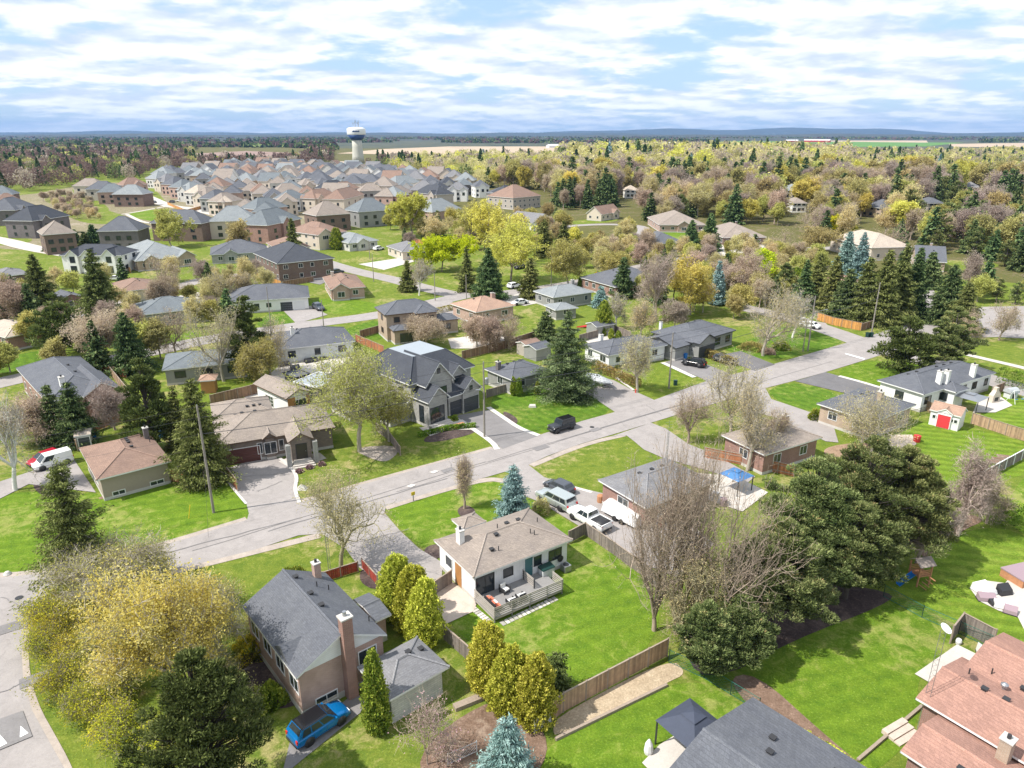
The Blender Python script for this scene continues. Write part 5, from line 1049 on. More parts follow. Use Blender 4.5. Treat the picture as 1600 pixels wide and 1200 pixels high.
# ================= the near houses =================
# white bungalow with a rear deck, the middle of the picture
h = House('bungalow', 'white-walled bungalow with taupe hip roof and grey rear deck, centre of the picture', (740, 905), (895, 845), (822, 797), 3.0, 'hip', 0.36, 'board_white', 'shingle_taupe', 'trim_white', ov=0.4)
h.wing((723, 829), (760, 817), (732, 805), 2.9, 'hip', 0.4); h.finish(); L, W_ = h.L, h.W; BUNG = h
h.win(0, 'a', 0.10, 0.55, 1.9, 2.0, 'd').win(0, 'a', 0.34, 1.55, 1.0, 0.85, 'd').win(0, 'a', 0.66, 1.5, 0.8, 0.95, 'd').win(0, 'a', 0.86, 1.35, 1.5, 1.1, 'd').door(0, 'a', 0.56, 'door_teal', 0.6)
h.win(0, 'd', 0.72, 1.2, 1.2, 1.1).wins(0, 'c', (0.2, 0.5, 0.85), 1.1, 1.5, 1.2)
o = h.loc(703, 866, 4.2); h.chimney(-L/2+1.6, W_/2-2.6, 0.55, 0.75, 1.35, 'stucco_white')
h.vents([(-1.2, -0.5), (-2.6, -W_/2+2.0), (1.0, 0.9), (2.3, 0.7)]); h.vents([(-2.0, -W_/2+1.7), (2.2, -1.6), (-0.4, 0.5), (L/2-1.5, 0.2), (L/2-3.4, -1.9)], 'pipe')
x0, y0, x1, y1 = h.blocks[0].wallrect(); b = MB(); b.box(x0-0.03, -0.9, 0.1, x0, 0.3, 2.85); b.build('side_door', 'wood_panel', h.root)
b = MB(); b.lathe([(0.02, 0), (0.34, 0), (0.36, 0.1), (0.25, 0.12)], 16); o = b.build('hose_reel', 'black_plastic', h.root); o.location = (x1-0.9, y0-0.03, 1.2); o.rotation_euler = (pi/2, 0, 0)
# house-mounted deck: a thing of its own standing behind the bungalow
def W2(h, x, y): c, s = cos(h.ang), sin(h.ang); return (h.cx+x*c-y*s, h.cy+x*s+y*c)
dx0, dx1, dy0, dy1, dz = x0-0.2, x0+7.7, y0-3.6, y0-0.03, 0.62
p = W2(h, dx0, dy0); dk = thing('deck', 'grey wooden deck with slatted railing behind the white bungalow', 'deck', (p[0], p[1], 0), h.ang); dw, dd = dx1-dx0, dy1-dy0
b = MB(); b.box(0, 0, dz-.05, dw, dd, dz); b.build('deck_floor', 'deck_board', dk); b = MB(); b.box(0.05, 0.05, dz-.3, dw-.05, 0.12, dz-.052); b.box(0.05, 0.13, dz-.3, .12, dd, dz-.052); b.box(dw-.12, .13, dz-.3, dw-.05, dd, dz-.052); b.build('joist', 'siding_greige', dk)
for q in [(0.1, .1), (2, .1), (4, .1), (6, .1), (dw-.1, .1), (.1, dd-.2), (dw-.1, dd-.2), (5.6, dd-.2), (5.6, 1.6)]: b = MB(); b.box(-.05, -.05, 0, .05, .05, dz+1.0); o = b.build('post', 'trim_dark' if q[0] > 5.5 and q[1] > 1 else 'deck_board', dk); o.location = (q[0], q[1], 0)
for (a, c) in (((0, 0.03), (dw, .03)), ((.03, 0), (.03, dd)), ((dw-.03, 0), (dw-.03, 1.7)), ((5.6, 1.7), (5.6, dd))):
    b = MB(); [b.obox(a, c, 0.03, 0.11, z) for z in (dz+.12, dz+.34, dz+.56, dz+.78, dz+.95)]; b.build('railing', 'siding_greige', dk)
b = MB(); [b.box(dw-1.5, -.32*(i+1)+1.2, dz-.18*(i+1)-.05, dw-.3, -.32*i+1.2, dz-.18*(i+1)) for i in range(0)]; 
def on_deck(x, y): return W2(h, dx0+x, dy0+y)
def armchair(loc, rz, label, cush, frame='black_plastic', name='patio_chair', group=None, w=0.75):
    t = thing(name, label, 'chair', loc, rz, group); b = MB(); b.box(-w/2, -.38, .22, w/2, .38, .32)
    for s_ in (-1, 1): b.box(s_*w/2-.04, -.38, .3, s_*w/2+.04, .38, .62)
    b.box(-w/2, .32, .3, w/2, .40, .85); b.build('frame', frame, t)
    for sx in (-1, 1):
        for sy in (-1, 1): l = MB(); l.box(sx*(w/2-.04)-.03, sy*.32-.03, 0, sx*(w/2-.04)+.03, sy*.32+.03, .22); l.build('leg', frame, t)
    c = MB(); c.box(-w/2+.06, -.36, .32, w/2-.06, .3, .46); c.build('seat_cushion', cush, t); c = MB(); c.box(-w/2+.06, .18, .46, w/2-.06, .31, .9); c.build('back_cushion', cush, t); return t
armchair((*on_deck(2.35, .75), dz), h.ang+pi, 'patio armchair with white cushions by the deck railing, left one of two', 'cushion_white'); armchair((*on_deck(3.5, .85), dz), h.ang+pi, 'patio armchair with white cushions by the deck railing, right one of two', 'cushion_white')
armchair((*on_deck(2.9, 2.7), dz), h.ang+.2, 'dark patio armchair standing alone by the bungalow rear wall', 'cushion_white')
t = thing('patio_sofa', 'patio bench with orange cushions at the left end of the deck', 'sofa', (*on_deck(.85, 1.5), dz), h.ang+pi/2); b = MB(); b.box(-.95, -.38, .15, .95, .38, .32); b.box(-.95, .3, .3, .95, .4, .8); b.build('frame', 'black_plastic', t)
for i, m in enumerate(('cushion_orange', 'cushion_white', 'cushion_orange')): b = MB(); b.box(-.9+.62*i, -.36, .32, -.34+.62*i, .28, .47); b.build('seat_cushion', m, t)
b = MB(); b.box(-.7, .12, .47, -.2, .3, .85); b.box(.2, .12, .47, .7, .3, .85); b.build('back_cushion', 'cushion_orange', t)
t = thing('storage_box', 'white storage cabinet with dark green lid beside the deck', 'storage box', (*W2(h, x0+7.9, y0-.62), dz-.5), h.ang); b = MB(); b.box(-.7, -.4, .05, .7, .4, 1.15); b.box(-.02, -.42, .1, .02, -.4, 1.1); b.build('cabinet', 'siding_pale', t); b = MB(); b.add([(-.76, -.46, 1.15), (.76, -.46, 1.15), (.76, .44, 1.15), (-.76, .44, 1.15), (-.74, -.4, 1.24), (.74, -.4, 1.24), (.74, .42, 1.38), (-.74, .42, 1.38)], [(0, 3, 2, 1), (4, 5, 6, 7), (0, 1, 5, 4), (1, 2, 6, 5), (2, 3, 7, 6), (3, 0, 4, 7)]); b.build('lid', 'green_plastic', t)
t = thing('air_conditioner', 'grey air-conditioning unit against the rear wall of the white bungalow', 'air conditioner', (*W2(h, x0+10.3, y0-.7), 0), h.ang); b = MB(); b.box(-.4, -.4, .05, .4, .4, .75); b.build('housing', 'metal_grey', t); b = MB(); b.lathe([(.3, .75), (.3, .8), (.05, .82)], 14); b.build('fan_grille', 'metal_dark', t)
SL = MB()
def slabs(p, q, n, w=0.62):
    p = G(*p); q = G(*q)
    for i in range(n):
        a = ((p[0]+(q[0]-p[0])*(i+.08)/n), (p[1]+(q[1]-p[1])*(i+.08)/n)); c = ((p[0]+(q[0]-p[0])*(i+.88)/n), (p[1]+(q[1]-p[1])*(i+.88)/n)); SL.obox(a, c, w, .05, .02)
slabs((738, 950), (768, 975), 8); slabs((783, 976), (870, 935), 14); tag(SL.build('stepping_stones', 'slab'), kind='structure')

# pink brick house, bottom left
h = House('brick_house', 'pink brick house with blue-grey gable roof and tall red chimney, bottom left', (463, 1063), (605, 994), (504, 899), 3.9, 'gy', 0.52, 'brick_pink', 'shingle_slate', ov=0.28, baseh=0.6); L, W_ = h.L, h.W
h.wing((581, 969), (612, 962), (575, 929), 2.6, 'gx', 0.2); h.finish(); h.win(0, 'a', 0.28, 0.35, 1.7, 0.7).win(0, 'a', 0.80, 2.2, 1.5, 1.2, 'w').wins(0, 'd', (0.1, .35, .6, .85), 2.0, 1.5, 1.2).wins(0, 'b', (0.7, .9), 2.0, 1.2, 1.1)
x0, y0, x1, y1 = h.blocks[0].wallrect(); b = MB(); zr = h.blocks[0].ze
b.add([(x0+.05, y0-.05, zr+.14), (x1-.05, y0-.05, zr+.14), (0, y0-.04, zr+.52*(L/2)-.05)], [(0, 1, 2)]); b.build('gable_board', 'siding_white', h.root)
o = MB(); o.box(-.42, -.75, 0, .42, -.02, 7.5); o.box(-.5, -.83, 7.5, .5, .06, 7.62, 1); o.tube((0, -.35, 7.6), (0, -.35, 8.0), .16, .16, 8, 2); c = o.build('chimney', ['brick_red', 'concrete', 'metal_grey'], h.root); c.location = (0.35, y0, 0)
h.chimney(2.6, W_/2-1.0, .6, .6, 1.4, 'brick_pink'); h.vents([(.5, y) for y in (W_/2-1.5, W_/2-4.5, -1, -4.5)]); h.vents([(2.5, 2), (3.4, -3.4), (1.7, W_/2-3)], 'pipe')
b = MB(); b.add([(-L/2+.1, -W_/2+1.6, zr+.25), (-L/2+.1, -W_/2+4.4, zr+.25), (-L/2+.1, -W_/2+3.0, zr+1.15), (-L/2+2.9, -W_/2+3.0, zr+1.17)], [(0, 3, 2), (1, 2, 3), (0, 2, 1)]); b.build('roof_dormer', ['shingle_slate'], h.roof)
b = MB(); b.box(-.04, -.35, .0, 0, .35, 1.0); 
# detached garage
h = House('garage', 'detached stone garage with dark grey hip roof beside the pink brick house', (607, 1098), (702.5, 1044), (652, 997), 2.6, 'hip', 0.42, 'stone_pale', 'shingle_grey', cat='garage'); h.finish(); h.garage(0, 'd', .5, 2.6, 2.0); h.vents([(0.6, 0.2), (1.9, .4)])
# grey roof at the lower edge
K = G(1176, 1092, 3.1); P1 = G(1047, 1199, 3.1); P2 = G(1350, 1200, 3.1); a = atan2(P2[1]-K[1], P2[0]-K[0]); L = 21.0; W_ = 13.0; 
nx, ny = sin(a), -cos(a)
h = House('grey_roof_house', 'house with wide blue-grey shingle roof cut by the lower picture edge', frame=(K[0]+cos(a)*L/2+nx*W_/2, K[1]+sin(a)*L/2+ny*W_/2, a, L, W_), ze=3.1, kind='gx', sl=0.22, wall='brick_brown', roof='shingle_slate'); h.finish(); auto(h, 0, 'cd')
h.vents([(-L/2+3.2, 3.4), (-L/2+3.8, 1.9), (-L/2+7.2, 4.0), (-L/2+10, 3.9)]); h.vents([(-L/2+8.0, 4.6)], 'pipe')
# red-roofed split-level, bottom right
P0 = G(1430, 1093, 3.2); U = G(1512, 1034, 3.2); V = G(1517, 1145, 3.2); a = atan2(V[1]-P0[1], V[0]-P0[0]); Wd = hypot(U[0]-P0[0], U[1]-P0[1]); L = 17.0; nx, ny = -sin(a), cos(a)
h = House('red_roof_house', 'split-level house with salmon-red shingle roofs in the bottom right corner', frame=(P0[0]+cos(a)*L/2+nx*Wd/2, P0[1]+sin(a)*L/2+ny*Wd/2, a, L, Wd), ze=3.2, kind='gx', sl=0.24, wall='brick_red', roof='shingle_red', trim='trim_white')
q = h.loc(1520, 1033, 3.4); r_ = h.loc(1572, 993, 3.4); h.wl(q[0], q[1]-2.0, q[0]+15, r_[1], 3.4, 'gx', .24); q = h.loc(1406, 1176, 2.7); r_ = h.loc(1469, 1119, 2.7); h.wl(q[0], q[1], q[0]+16, r_[1], 2.7, 'gx', .24)
h.finish(); auto(h, 0, 'ad'); auto(h, 2, 'ad'); q = h.loc(1573, 1165, 4.3); h.chimney(q[0], q[1], .7, .8, 1.7, 'brick_tan')
for p in ((1550, 1050), (1514, 1052)): h.vents([h.loc(p[0], p[1], 4.0)], 'pipe')
for p in ((1537, 1082), (1571, 1098), (1505, 1188), (1600, 1075)): h.vents([h.loc(p[0], p[1], 4.0)])
h.vents([h.loc(1570, 1070, 4.2)], 'turbine')
# brown hip bungalow on the left
h = quick('bungalow', 'beige brick bungalow with reddish-brown hip roof behind the big front lawn, left', (151, 752), (268, 722), (225, 679), 3.0, 'hip', .36, 'stucco_taupe', 'shingle_brown', sides='', vents=False); L, W_ = h.L, h.W
h.win(0, 'a', .22, .35, 1.3, .5).win(0, 'a', .80, .35, 1.5, .5).wins(0, 'd', (.3, .7), 1.2, 1.5, 1.1).wins(0, 'b', (.3, .7), 1.2, 1.1, 1.0); h.chimney(L/2-.8, 3.0, .6, .6, 1.5, 'brick_darkgrey'); h.vents([(.8, y) for y in (.6, 1.3, 2.0, -1.1)]); h.vents([(3.4, 1.4)], 'pipe')
# taupe-roofed stone house with the wide driveway
h = House('stone_bungalow', 'stone bungalow with taupe roof, brown garage door and front steps', (337, 699), (524, 669), (487, 634), 3.1, 'hip', .40, 'stone_brown', 'shingle_taupe', 'trim_brown'); L, W_ = h.L, h.W
h.wing((331, 650), (428, 645), (380, 626), 3.1, 'hip', .40); p = h.loc(452, 694, 3.2); q = h.loc(487, 686, 3.2)
h.wl(p[0]-.2, min(p[1], q[1])-.2, q[0]+.2, 1.0, 3.35, 'gy', .62); p2 = h.loc(410, 690, 3.1); q2 = h.loc(431, 685, 3.1); h.wl(p2[0], -W_/2-.35, q2[0]+.2, -1, 3.1, 'gy', .75)
h.finish(); b0 = h.blocks[0]; h.garage(0, 'a', .17, 4.9, 2.15, 'garage_brown').win(3, 'a', .5, .95, 1.5, 1.6, 'w').win(0, 'a', .34, 1.0, .55, 1.5).win(0, 'a', .53, 1.0, .55, 1.5).door(2, 'a', .5, 'door_dark', .75, 1.3, 2.1).wins(0, 'b', (.3, .7), 1.2, 1.2, 1.1)
b = MB(); bx = h.blocks[2]; xm = (bx.x0+bx.x1)/2; yy = bx.wallrect()[1]
for i in range(4): b.box(xm-1.5+.12*i, yy-1.55+.35*i, 0, xm+1.5-.12*i, yy-.02-.001*i, .18*(i+1))
b.build('front_steps', 'patio_pale', h.root)
for s_ in (-1, 1): b = MB(); b.box(xm+s_*1.75-.3, yy-.75, 0, xm+s_*1.75+.3, yy-.1, 3.2); b.build('porch_column', 'stone_grey', h.root)
h.vents([(-L/2+3.2+.9*i, W_/2-.5+.5*(i % 2)) for i in range(5)]); h.vents([(-L/2+5+.9*i, W_/2+1.2) for i in range(3)])
# cedar-fronted pool house behind it
h = House('pool_house', 'small gabled pool house with cedar front behind the stone bungalow', (447, 625), (489, 613), (452, 586), 3.1, 'gy', .42, 'stucco_white', 'shingle_taupe', 'trim_brown', cat='pool house'); h.finish(); x0, y0, x1, y1 = h.blocks[0].wallrect()
b = MB(); b.box(x0, y0-.05, 0, x0+1.3, y0-.005, 3.0); b.box(x1-.6, y0-.05, 0, x1, y0-.005, 3.0); b.build('cedar_panel', 'wood_panel', h.root); h.win(0, 'a', .6, .1, 2.4, 2.2, 'd').win(0, 'd', .6, .4, 2.2, 1.7, 'wg')
h = House('cabana', 'flat white-roofed cabana between the pool house and the dark modern house', (496, 607), (537, 590), (502, 581), 2.7, 'flat', 0, 'siding_charcoal', 'roof_white', 'trim_white', ov=.3, cat='cabana'); h.finish(); h.win(0, 'd', .5, .2, 2.4, 2.1, 'd')
h = House('cabana', 'small dark flat-roofed cabana beside the pool patio', (462, 592), (486, 585), (470, 576), 2.5, 'flat', 0, 'siding_charcoal', 'shingle_slate', 'trim_dark', ov=.3, cat='cabana'); h.finish()
# dark modern two-storey house
h = House('modern_house', 'large modern house with steep slate-dark roofs, pale stone gables and two dark garage doors', (640, 603), (742, 573), (697, 538), 6.1, 'trunc', .85, 'stone_grey', 'shingle_dark', 'trim_white', ov=.5); L, W_ = h.L, h.W; h.blocks[0].inset = min(L, W_)/2*.52
def fr(px, py, z): return h.loc(px, py, z)
yf = -W_/2
p = fr(657, 596, 6.3); q = fr(702, 590, 6.3); w2 = (q[0]-p[0]); xt = (p[0]+q[0])/2; h.wl(xt-2.9, yf-2.2, xt+2.9, 0, 5.9, 'gy', 1.15)
h.wl(-L/2+.3, yf-4.0, -L/2+4.6, yf+2, 4.1, 'gy', .95); p = fr(697, 622, 3.4); q = fr(757, 608, 3.4); h.wl(p[0]+.1, yf-2.6, q[0]+.2, yf+3.5, 3.3, 'hip', .55); h.wl(q[0]-4.2, yf-3.0, q[0]+.0, yf+2.5, 3.5, 'gy', .95); h.wl(L/2-5.6, yf-.9, L/2-2.6, 1, 6.0, 'gy', .95)
h.wl(-L/2-3.6, -W_/2+.6, -L/2+.8, -W_/2+4.0, 3.0, 'flat', 0); h.wl(-L/2-6.5, .5, -L/2+3.0, W_/2-.3, 5.85, 'trunc', .85); h.blocks[-1].inset = min(L, W_)/2*.42
h.finish(); h.roof.data.materials.append(MATS['roof_white'])
for i, f in enumerate(h.roof.data.polygons): pass
h.win(1, 'a', .60, .9, 1.8, 4.3, 'dg').win(1, 'a', .5, 7.6, .5, .7, 'd').win(2, 'a', .45, .5, 2.6, 2.6, 'd').win(2, 'd', .35, .6, 1.0, 2.6, 'd').garage(3, 'a', .30, 2.8, 2.3, 'garage_dark').garage(4, 'a', .5, 2.8, 2.3, 'garage_dark').win(4, 'a', .5, 3.7, .5, .6, 'd').win(5, 'a', .5, 3.6, 1.4, 2.0, 'd').wins(0, 'b', (.3, .7), 3.6, 1.2, 1.4, 'd').wins(0, 'd', (.2, .5), 3.8, 1.2, 1.3, 'd').win(0, 'a', .55, 3.7, .9, 1.8, 'd').win(0, 'b', .5, .9, 1.6, 1.4, 'd')
b = MB(); bx = h.blocks[2]; xm = (bx.x0+bx.x1)/2; yy = bx.wallrect()[1]
for i in range(4): b.box(xm-1.9, yy-1.9+.4*i, 0, xm+1.9, yy-.02, .15*(i+1)+.001)
b.build('front_steps', 'patio_pale', h.root); MODERN = h
x0, y0, x1, y1 = h.blocks[3].wallrect(); b = MB(); b.box(x0+3.1, y0-.06, 0, x0+3.5, y0-.01, 2.9); b.build('stone_pier', 'stone_pale', h.root)
# two-storey tan brick house behind it
h = House('two_storey_house', 'two-storey tan brick house with slate hip roof beyond the dark modern house', (601, 494), (686, 485), (660, 474), 5.8, 'hip', .5, 'brick_tan', 'shingle_slate', 'trim_brown'); L, W_ = h.L, h.W
h.wl(0.2, -W_/2-1.5, L/2-1.0, 0, 5.8, 'hip', .5); h.wl(L/2-.6, -W_/2+1, L/2+5.2, W_/2-2, 3.0, 'hip', .4); h.wl(-L/2+.8, -W_/2-3.0, .6, -W_/2+1, 3.0, 'hip', .35); h.finish()
auto(h, 0, 'bd', floors=2, kind='b'); h.wins(1, 'a', (.25, .75), 4.0, 1.5, 1.2, 'b').wins(1, 'a', (.3,), .7, 1.9, 1.8, 'b').win(0, 'a', .2, 4.1, 1.2, 1.1, 'b').win(3, 'a', .5, .2, 2.6, 2.1, 'd').win(2, 'a', .5, 1.1, 1.4, 1.2, 'b'); h.vents([(-1.6+.8*i, .9) for i in range(5)])
rows = [
 # name, label, A, B, C, ze, kind, slope, wall, roof, extras
 ('bungalow', 'pinkish brick bungalow with tan-orange hip roof right of the two-storey tan house', (744, 489), (806, 478), (768, 465), 3.1, 'hip', .38, 'brick_pink', 'shingle_tan', dict(ch=[(.55, .1), (.75, .3)])),
 ('garage', 'small garage with tan-orange hip roof by the pinkish brick bungalow', (755, 509), (778, 504), (756, 494), 2.5, 'hip', .4, 'siding_beige', 'shingle_tan', dict(cat='garage', vents=False)),
 ('bungalow', 'grey-sided bungalow with dark hip roof between modern house and tall spruce', (799, 595), (860, 579), (824, 561), 2.8, 'hip', .36, 'siding_grey', 'shingle_slate', dict(ch=[(-.75, .3)], chm='brick_darkgrey')),
 ('bungalow', 'pale grey bungalow with greenish-grey hip roof on the far side street', (865, 466), (928, 457), (898, 447), 3.0, 'hip', .4, 'siding_grey', 'shingle_light', dict(ch=[(.5, .1)])),
 ('carport', 'low greenish-grey carport roof in front of the pale grey bungalow', (868, 486), (904, 482), (880, 474), 2.4, 'hip', .3, 'siding_grey', 'shingle_light', dict(cat='carport', vents=False)),
 ('brick_house', 'red brick house with slate roof beside the round mauve tree', (962, 450), (1046, 439), (1008, 422), 3.1, 'hip', .42, 'brick_red', 'shingle_slate', dict()),
 ('bungalow', 'white-walled bungalow with slate roof and hedge, right of the tall spruce', (951, 557), (1044, 540), (1012, 522), 2.9, 'hip', .36, 'siding_white', 'shingle_slate', dict(ch=[(-.6, .5)], chm='stucco_white')),
 ('brick_house', 'brick bungalow with slate roof behind the round budding tree, right side', (1366, 661), (1431, 634), (1345, 607), 3.0, 'hip', .34, 'brick_tan', 'shingle_slate', dict(ch=[(.1, -.35)], chm='brick_tan')),
 ('brick_house', 'red brick bungalow with weathered grey roof behind the tall bare trees', (1009, 796), (1118, 755), (1038, 717), 3.0, 'hip', .34, 'brick_red', 'shingle_grey', dict()),
 ('brick_house', 'orange brick bungalow with brown-grey roof left of the big pine', (1195, 713), (1285, 685), (1205, 659), 3.0, 'hip', .34, 'brick_red', 'shingle_taupe', dict(ch=[(.5, .1)])),
 ('brick_house', 'large red brick house with slate roof and white dormer on the left edge', (75, 632), (187, 608), (140, 556), 4.2, 'hip', .42, 'brick_red', 'shingle_slate', dict(ch=[(-.4, -.7)], chm='stucco_white', floors=1, gab=[(.75, 5.5, .6)])),
 ('bungalow', 'red brick bungalow with pale cream hip roof at the left edge', (9, 529), (76, 515), (46, 498), 3.0, 'hip', .4, 'brick_red', 'shingle_cream', dict(ch=[(.8, .2)])),
 ('bungalow', 'small dark-roofed house hidden between spruces on the left', (92, 470), (132, 464), (120, 457), 3.0, 'gable', .4, 'brick_red', 'shingle_slate', dict()),
 ('bungalow', 'brown-roofed bungalow behind the tall left spruce', (186, 457), (250, 450), (228, 438), 3.0, 'hip', .35, 'stucco_beige', 'shingle_brown', dict()),
 ('bungalow', 'grey bungalow with slate gable roof behind the wide bare tree', (215, 494), (318, 482), (300, 467), 3.0, 'hip', .38, 'siding_grey', 'shingle_teal', dict(gab=[(.9, 5, 1.2)])),
 ('bungalow', 'long bungalow with blue-grey roof between the bare back-garden trees', (253, 580), (388, 566), (350, 546), 2.9, 'hip', .28, 'siding_grey', 'shingle_teal', dict(wk='d')),
 ('bungalow', 'grey-roofed house with open double garage on the second street', (352, 473), (484, 465), (445, 450), 3.1, 'hip', .36, 'stucco_white', 'shingle_slate', dict(sides='d')),
 ('bungalow', 'blue-grey roofed bungalow with patio furniture on its rear terrace', (432, 548), (556, 534), (524, 514), 3.0, 'hip', .38, 'siding_pale', 'shingle_slate', dict(ch=[(-.5, -.2)], chm='stucco_white', wk='d')),
 ('bungalow', 'pinkish beige bungalow with red-brown roof at the street corner', (515, 453), (572, 449), (553, 431), 3.0, 'hip', .38, 'brick_pink', 'shingle_brown', dict(gab=[(.3, 5, 1)], ch=[(-.5, .5)], chm='stucco_beige')),
 ('two_storey_house', 'brown brick two-storey house with black roof and side porch', (433, 413), (523, 404), (506, 386), 5.8, 'hip', .45, 'brick_brown', 'shingle_dark', dict(floors=2)),
 ('bungalow', 'grey stone bungalow with pale blue-grey roof and two gables, left', (212, 409), (305, 399), (288, 383), 3.3, 'hip', .45, 'brick_tan', 'shingle_light', dict(gab=[(.25, 5, .8), (.85, 6, .8)])),
 ('bungalow', 'stone bungalow with slate roof behind an oval lawn', (328, 399), (420, 394), (402, 384), 3.1, 'hip', .42, 'stone_grey', 'shingle_slate', dict(gab=[(.35, 5, .8)])),
 ('bungalow', 'low grey-roofed house at the left edge behind a dark conifer', (-6, 434), (46, 428), (40, 420), 3.0, 'hip', .35, 'brick_brown', 'shingle_grey', dict()),
 ('two_storey_house', 'brick house with brown gable roof and white blinds, centre left distance', (495, 368), (543, 362), (528, 352), 5.6, 'hip', .5, 'stucco_beige', 'shingle_brown', dict(floors=2, gab=[(.25, 7, .8)])),
 ('bungalow', 'brown-roofed stone bungalow in front of the tall brown-roofed houses', (432, 390), (486, 386), (470, 376), 3.0, 'hip', .4, 'stucco_beige', 'shingle_brown', dict(gab=[(.7, 4, .6)])),
 ('bungalow', 'light stone bungalow with blue-grey roof and small gable by the curve', (545, 381), (592, 376), (572, 367), 3.0, 'hip', .4, 'stone_pale', 'shingle_light', dict(gab=[(.45, 5, .8)])),
 ('bungalow', 'brown-grey hip-roofed bungalow left of the acid-green tree', (628, 394), (675, 390), (655, 381), 3.0, 'hip', .38, 'stucco_beige', 'shingle_grey', dict(gab=[(.4, 4, .8)])),
 ('bungalow', 'white-walled house with pale grey roof right of the yellow maples', (830, 351), (871, 346), (855, 338), 3.2, 'gable', .45, 'stucco_white', 'shingle_grey', dict()),
 ('two_storey_house', 'tall brown-grey hip-roofed house rising behind the yellow maples', (802, 310), (846, 306), (838, 300), 6.5, 'hip', .6, 'siding_greige', 'shingle_brown', dict(floors=2)),
 ('two_storey_house', 'grey two-storey house half hidden behind the yellow maples', (786, 303), (808, 300), (802, 296), 6.0, 'hip', .5, 'siding_grey', 'shingle_slate', dict(floors=2)),
 ('cottage', 'white cottage with steep brown roof among the dark spruces', (940, 336), (970, 331), (966, 326), 3.2, 'gx', .8, 'stucco_beige', 'shingle_brown', dict(gab=[(.7, 6, 1)])),
 ('bungalow', 'long brown-roofed bungalow between two tall dark spruces', (1030, 352), (1104, 352), (1098, 340), 3.2, 'hip', .42, 'brick_pink', 'shingle_taupe', dict(gab=[(.52, 6, 1)])),
 ('bungalow', 'long taupe-roofed bungalow with gabled porch at the wood edge', (1130, 372), (1198, 371), (1192, 358), 3.2, 'hip', .45, 'brick_brown', 'shingle_taupe', dict(gab=[(.4, 8, 1.5)], ch=[(.3, .3)])),
 ('bungalow', 'slate-roofed house hidden behind the tall spruce, middle right', (1018, 382), (1072, 380), (1060, 369), 3.0, 'hip', .45, 'brick_brown', 'shingle_slate', dict()),
 ('bungalow', 'slate blue gable-roofed bungalow in the clearing at upper right', (1430, 408), (1480, 411), (1478, 398), 3.0, 'gx', .40, 'brick_tan', 'shingle_slate', dict(ch=[(.1, .2)])),
 ('two_storey_house', 'tan-roofed house behind the acid-yellow tree at upper right', (1296, 372), (1362, 388), (1360, 372), 4.5, 'hip', .5, 'stucco_beige', 'shingle_cream', dict()),
 ('bungalow', 'tan-roofed house glimpsed between the evergreen row and spruces', (1308, 447), (1345, 440), (1340, 428), 3.5, 'hip', .45, 'stucco_white', 'shingle_tan', dict()),
 ('bungalow', 'pale-roofed house in the far right woods with garage wing', (1424, 305), (1472, 303), (1468, 296), 5, 'hip', .5, 'brick_red', 'shingle_cream', dict(gab=[(.2, 7, 5)])),
 ('bungalow', 'tan-roofed house with white gable at the far right woods', (1512, 325), (1568, 328), (1562, 316), 4, 'hip', .5, 'stucco_white', 'shingle_tan', dict(gab=[(.5, 7, 1)])),
]
for nm, lb, A, B, Cc, ze, kd, sl, wl_, rf, ex in rows: 
    hh = quick(nm, lb, A, B, Cc, ze, kd, sl, wl_, rf, **ex)
    if 'open double garage' in lb: hh.garage(0, 'a', .72, 2.6, 2.1, 'garage_dark'); hh.garage(0, 'a', .88, 2.6, 2.1, 'garage_white'); hh.wins(0, 'a', (.15, .35, .5), 1.2, 1.2, 1.1)
# white modern pair-gabled house
h = House('two_storey_house', 'white two-storey house with twin front gables and navy roof, left', (92, 400), (190, 400), ze=5.6, kind='hip', sl=.5, wall='stucco_white', roof='shingle_dark', depth=11); L, W_ = h.L, h.W
for f, w in ((.22, 4.2), (.46, 4.2), (.80, 4.6)): h.wl(-L/2+L*f-w/2, -W_/2-1.0, -L/2+L*f+w/2, 0, 5.5, 'gy', .95)
h.finish(); [h.win(i, 'a', .5, 3.6, 1.5, 1.8, 'dg').win(i, 'a', .5, .5, 1.8, 2.0, 'd') for i in (1, 2, 3)]; auto(h, 0, 'bd', floors=2, kind='d')
# grey garage-gable bungalow
h = House('bungalow', 'grey bungalow with black double garage door under a dark gable', (1082, 537), (1150, 517), (1107, 496), 3.0, 'hip', .38, 'siding_grey', 'shingle_slate', 'trim_dark'); L, W_ = h.L, h.W
h.wl(-L/2+.2, -W_/2-1.6, -L/2+6.2, 0, 3.05, 'gy', .5); h.wl(-L/2-4.5, -W_/2+.5, -L/2+.8, 4, 2.6, 'gx', .3); h.finish(); h.garage(1, 'a', .5, 4.9, 2.2, 'garage_dark').win(0, 'a', .62, 1.0, 1.8, 1.4, 'd').win(0, 'a', .88, 1.0, 1.4, 1.3, 'd').wins(0, 'd', (.3, .8), 1.2, 1, 1).wins(1, 'd', (.3, .7), 1.2, .8, .8); h.chimney(-L/2+2, W_/2-1, .5, .5, 1.6, 'stucco_white'); h.vents([(-1, .8), (1.5, .9)])
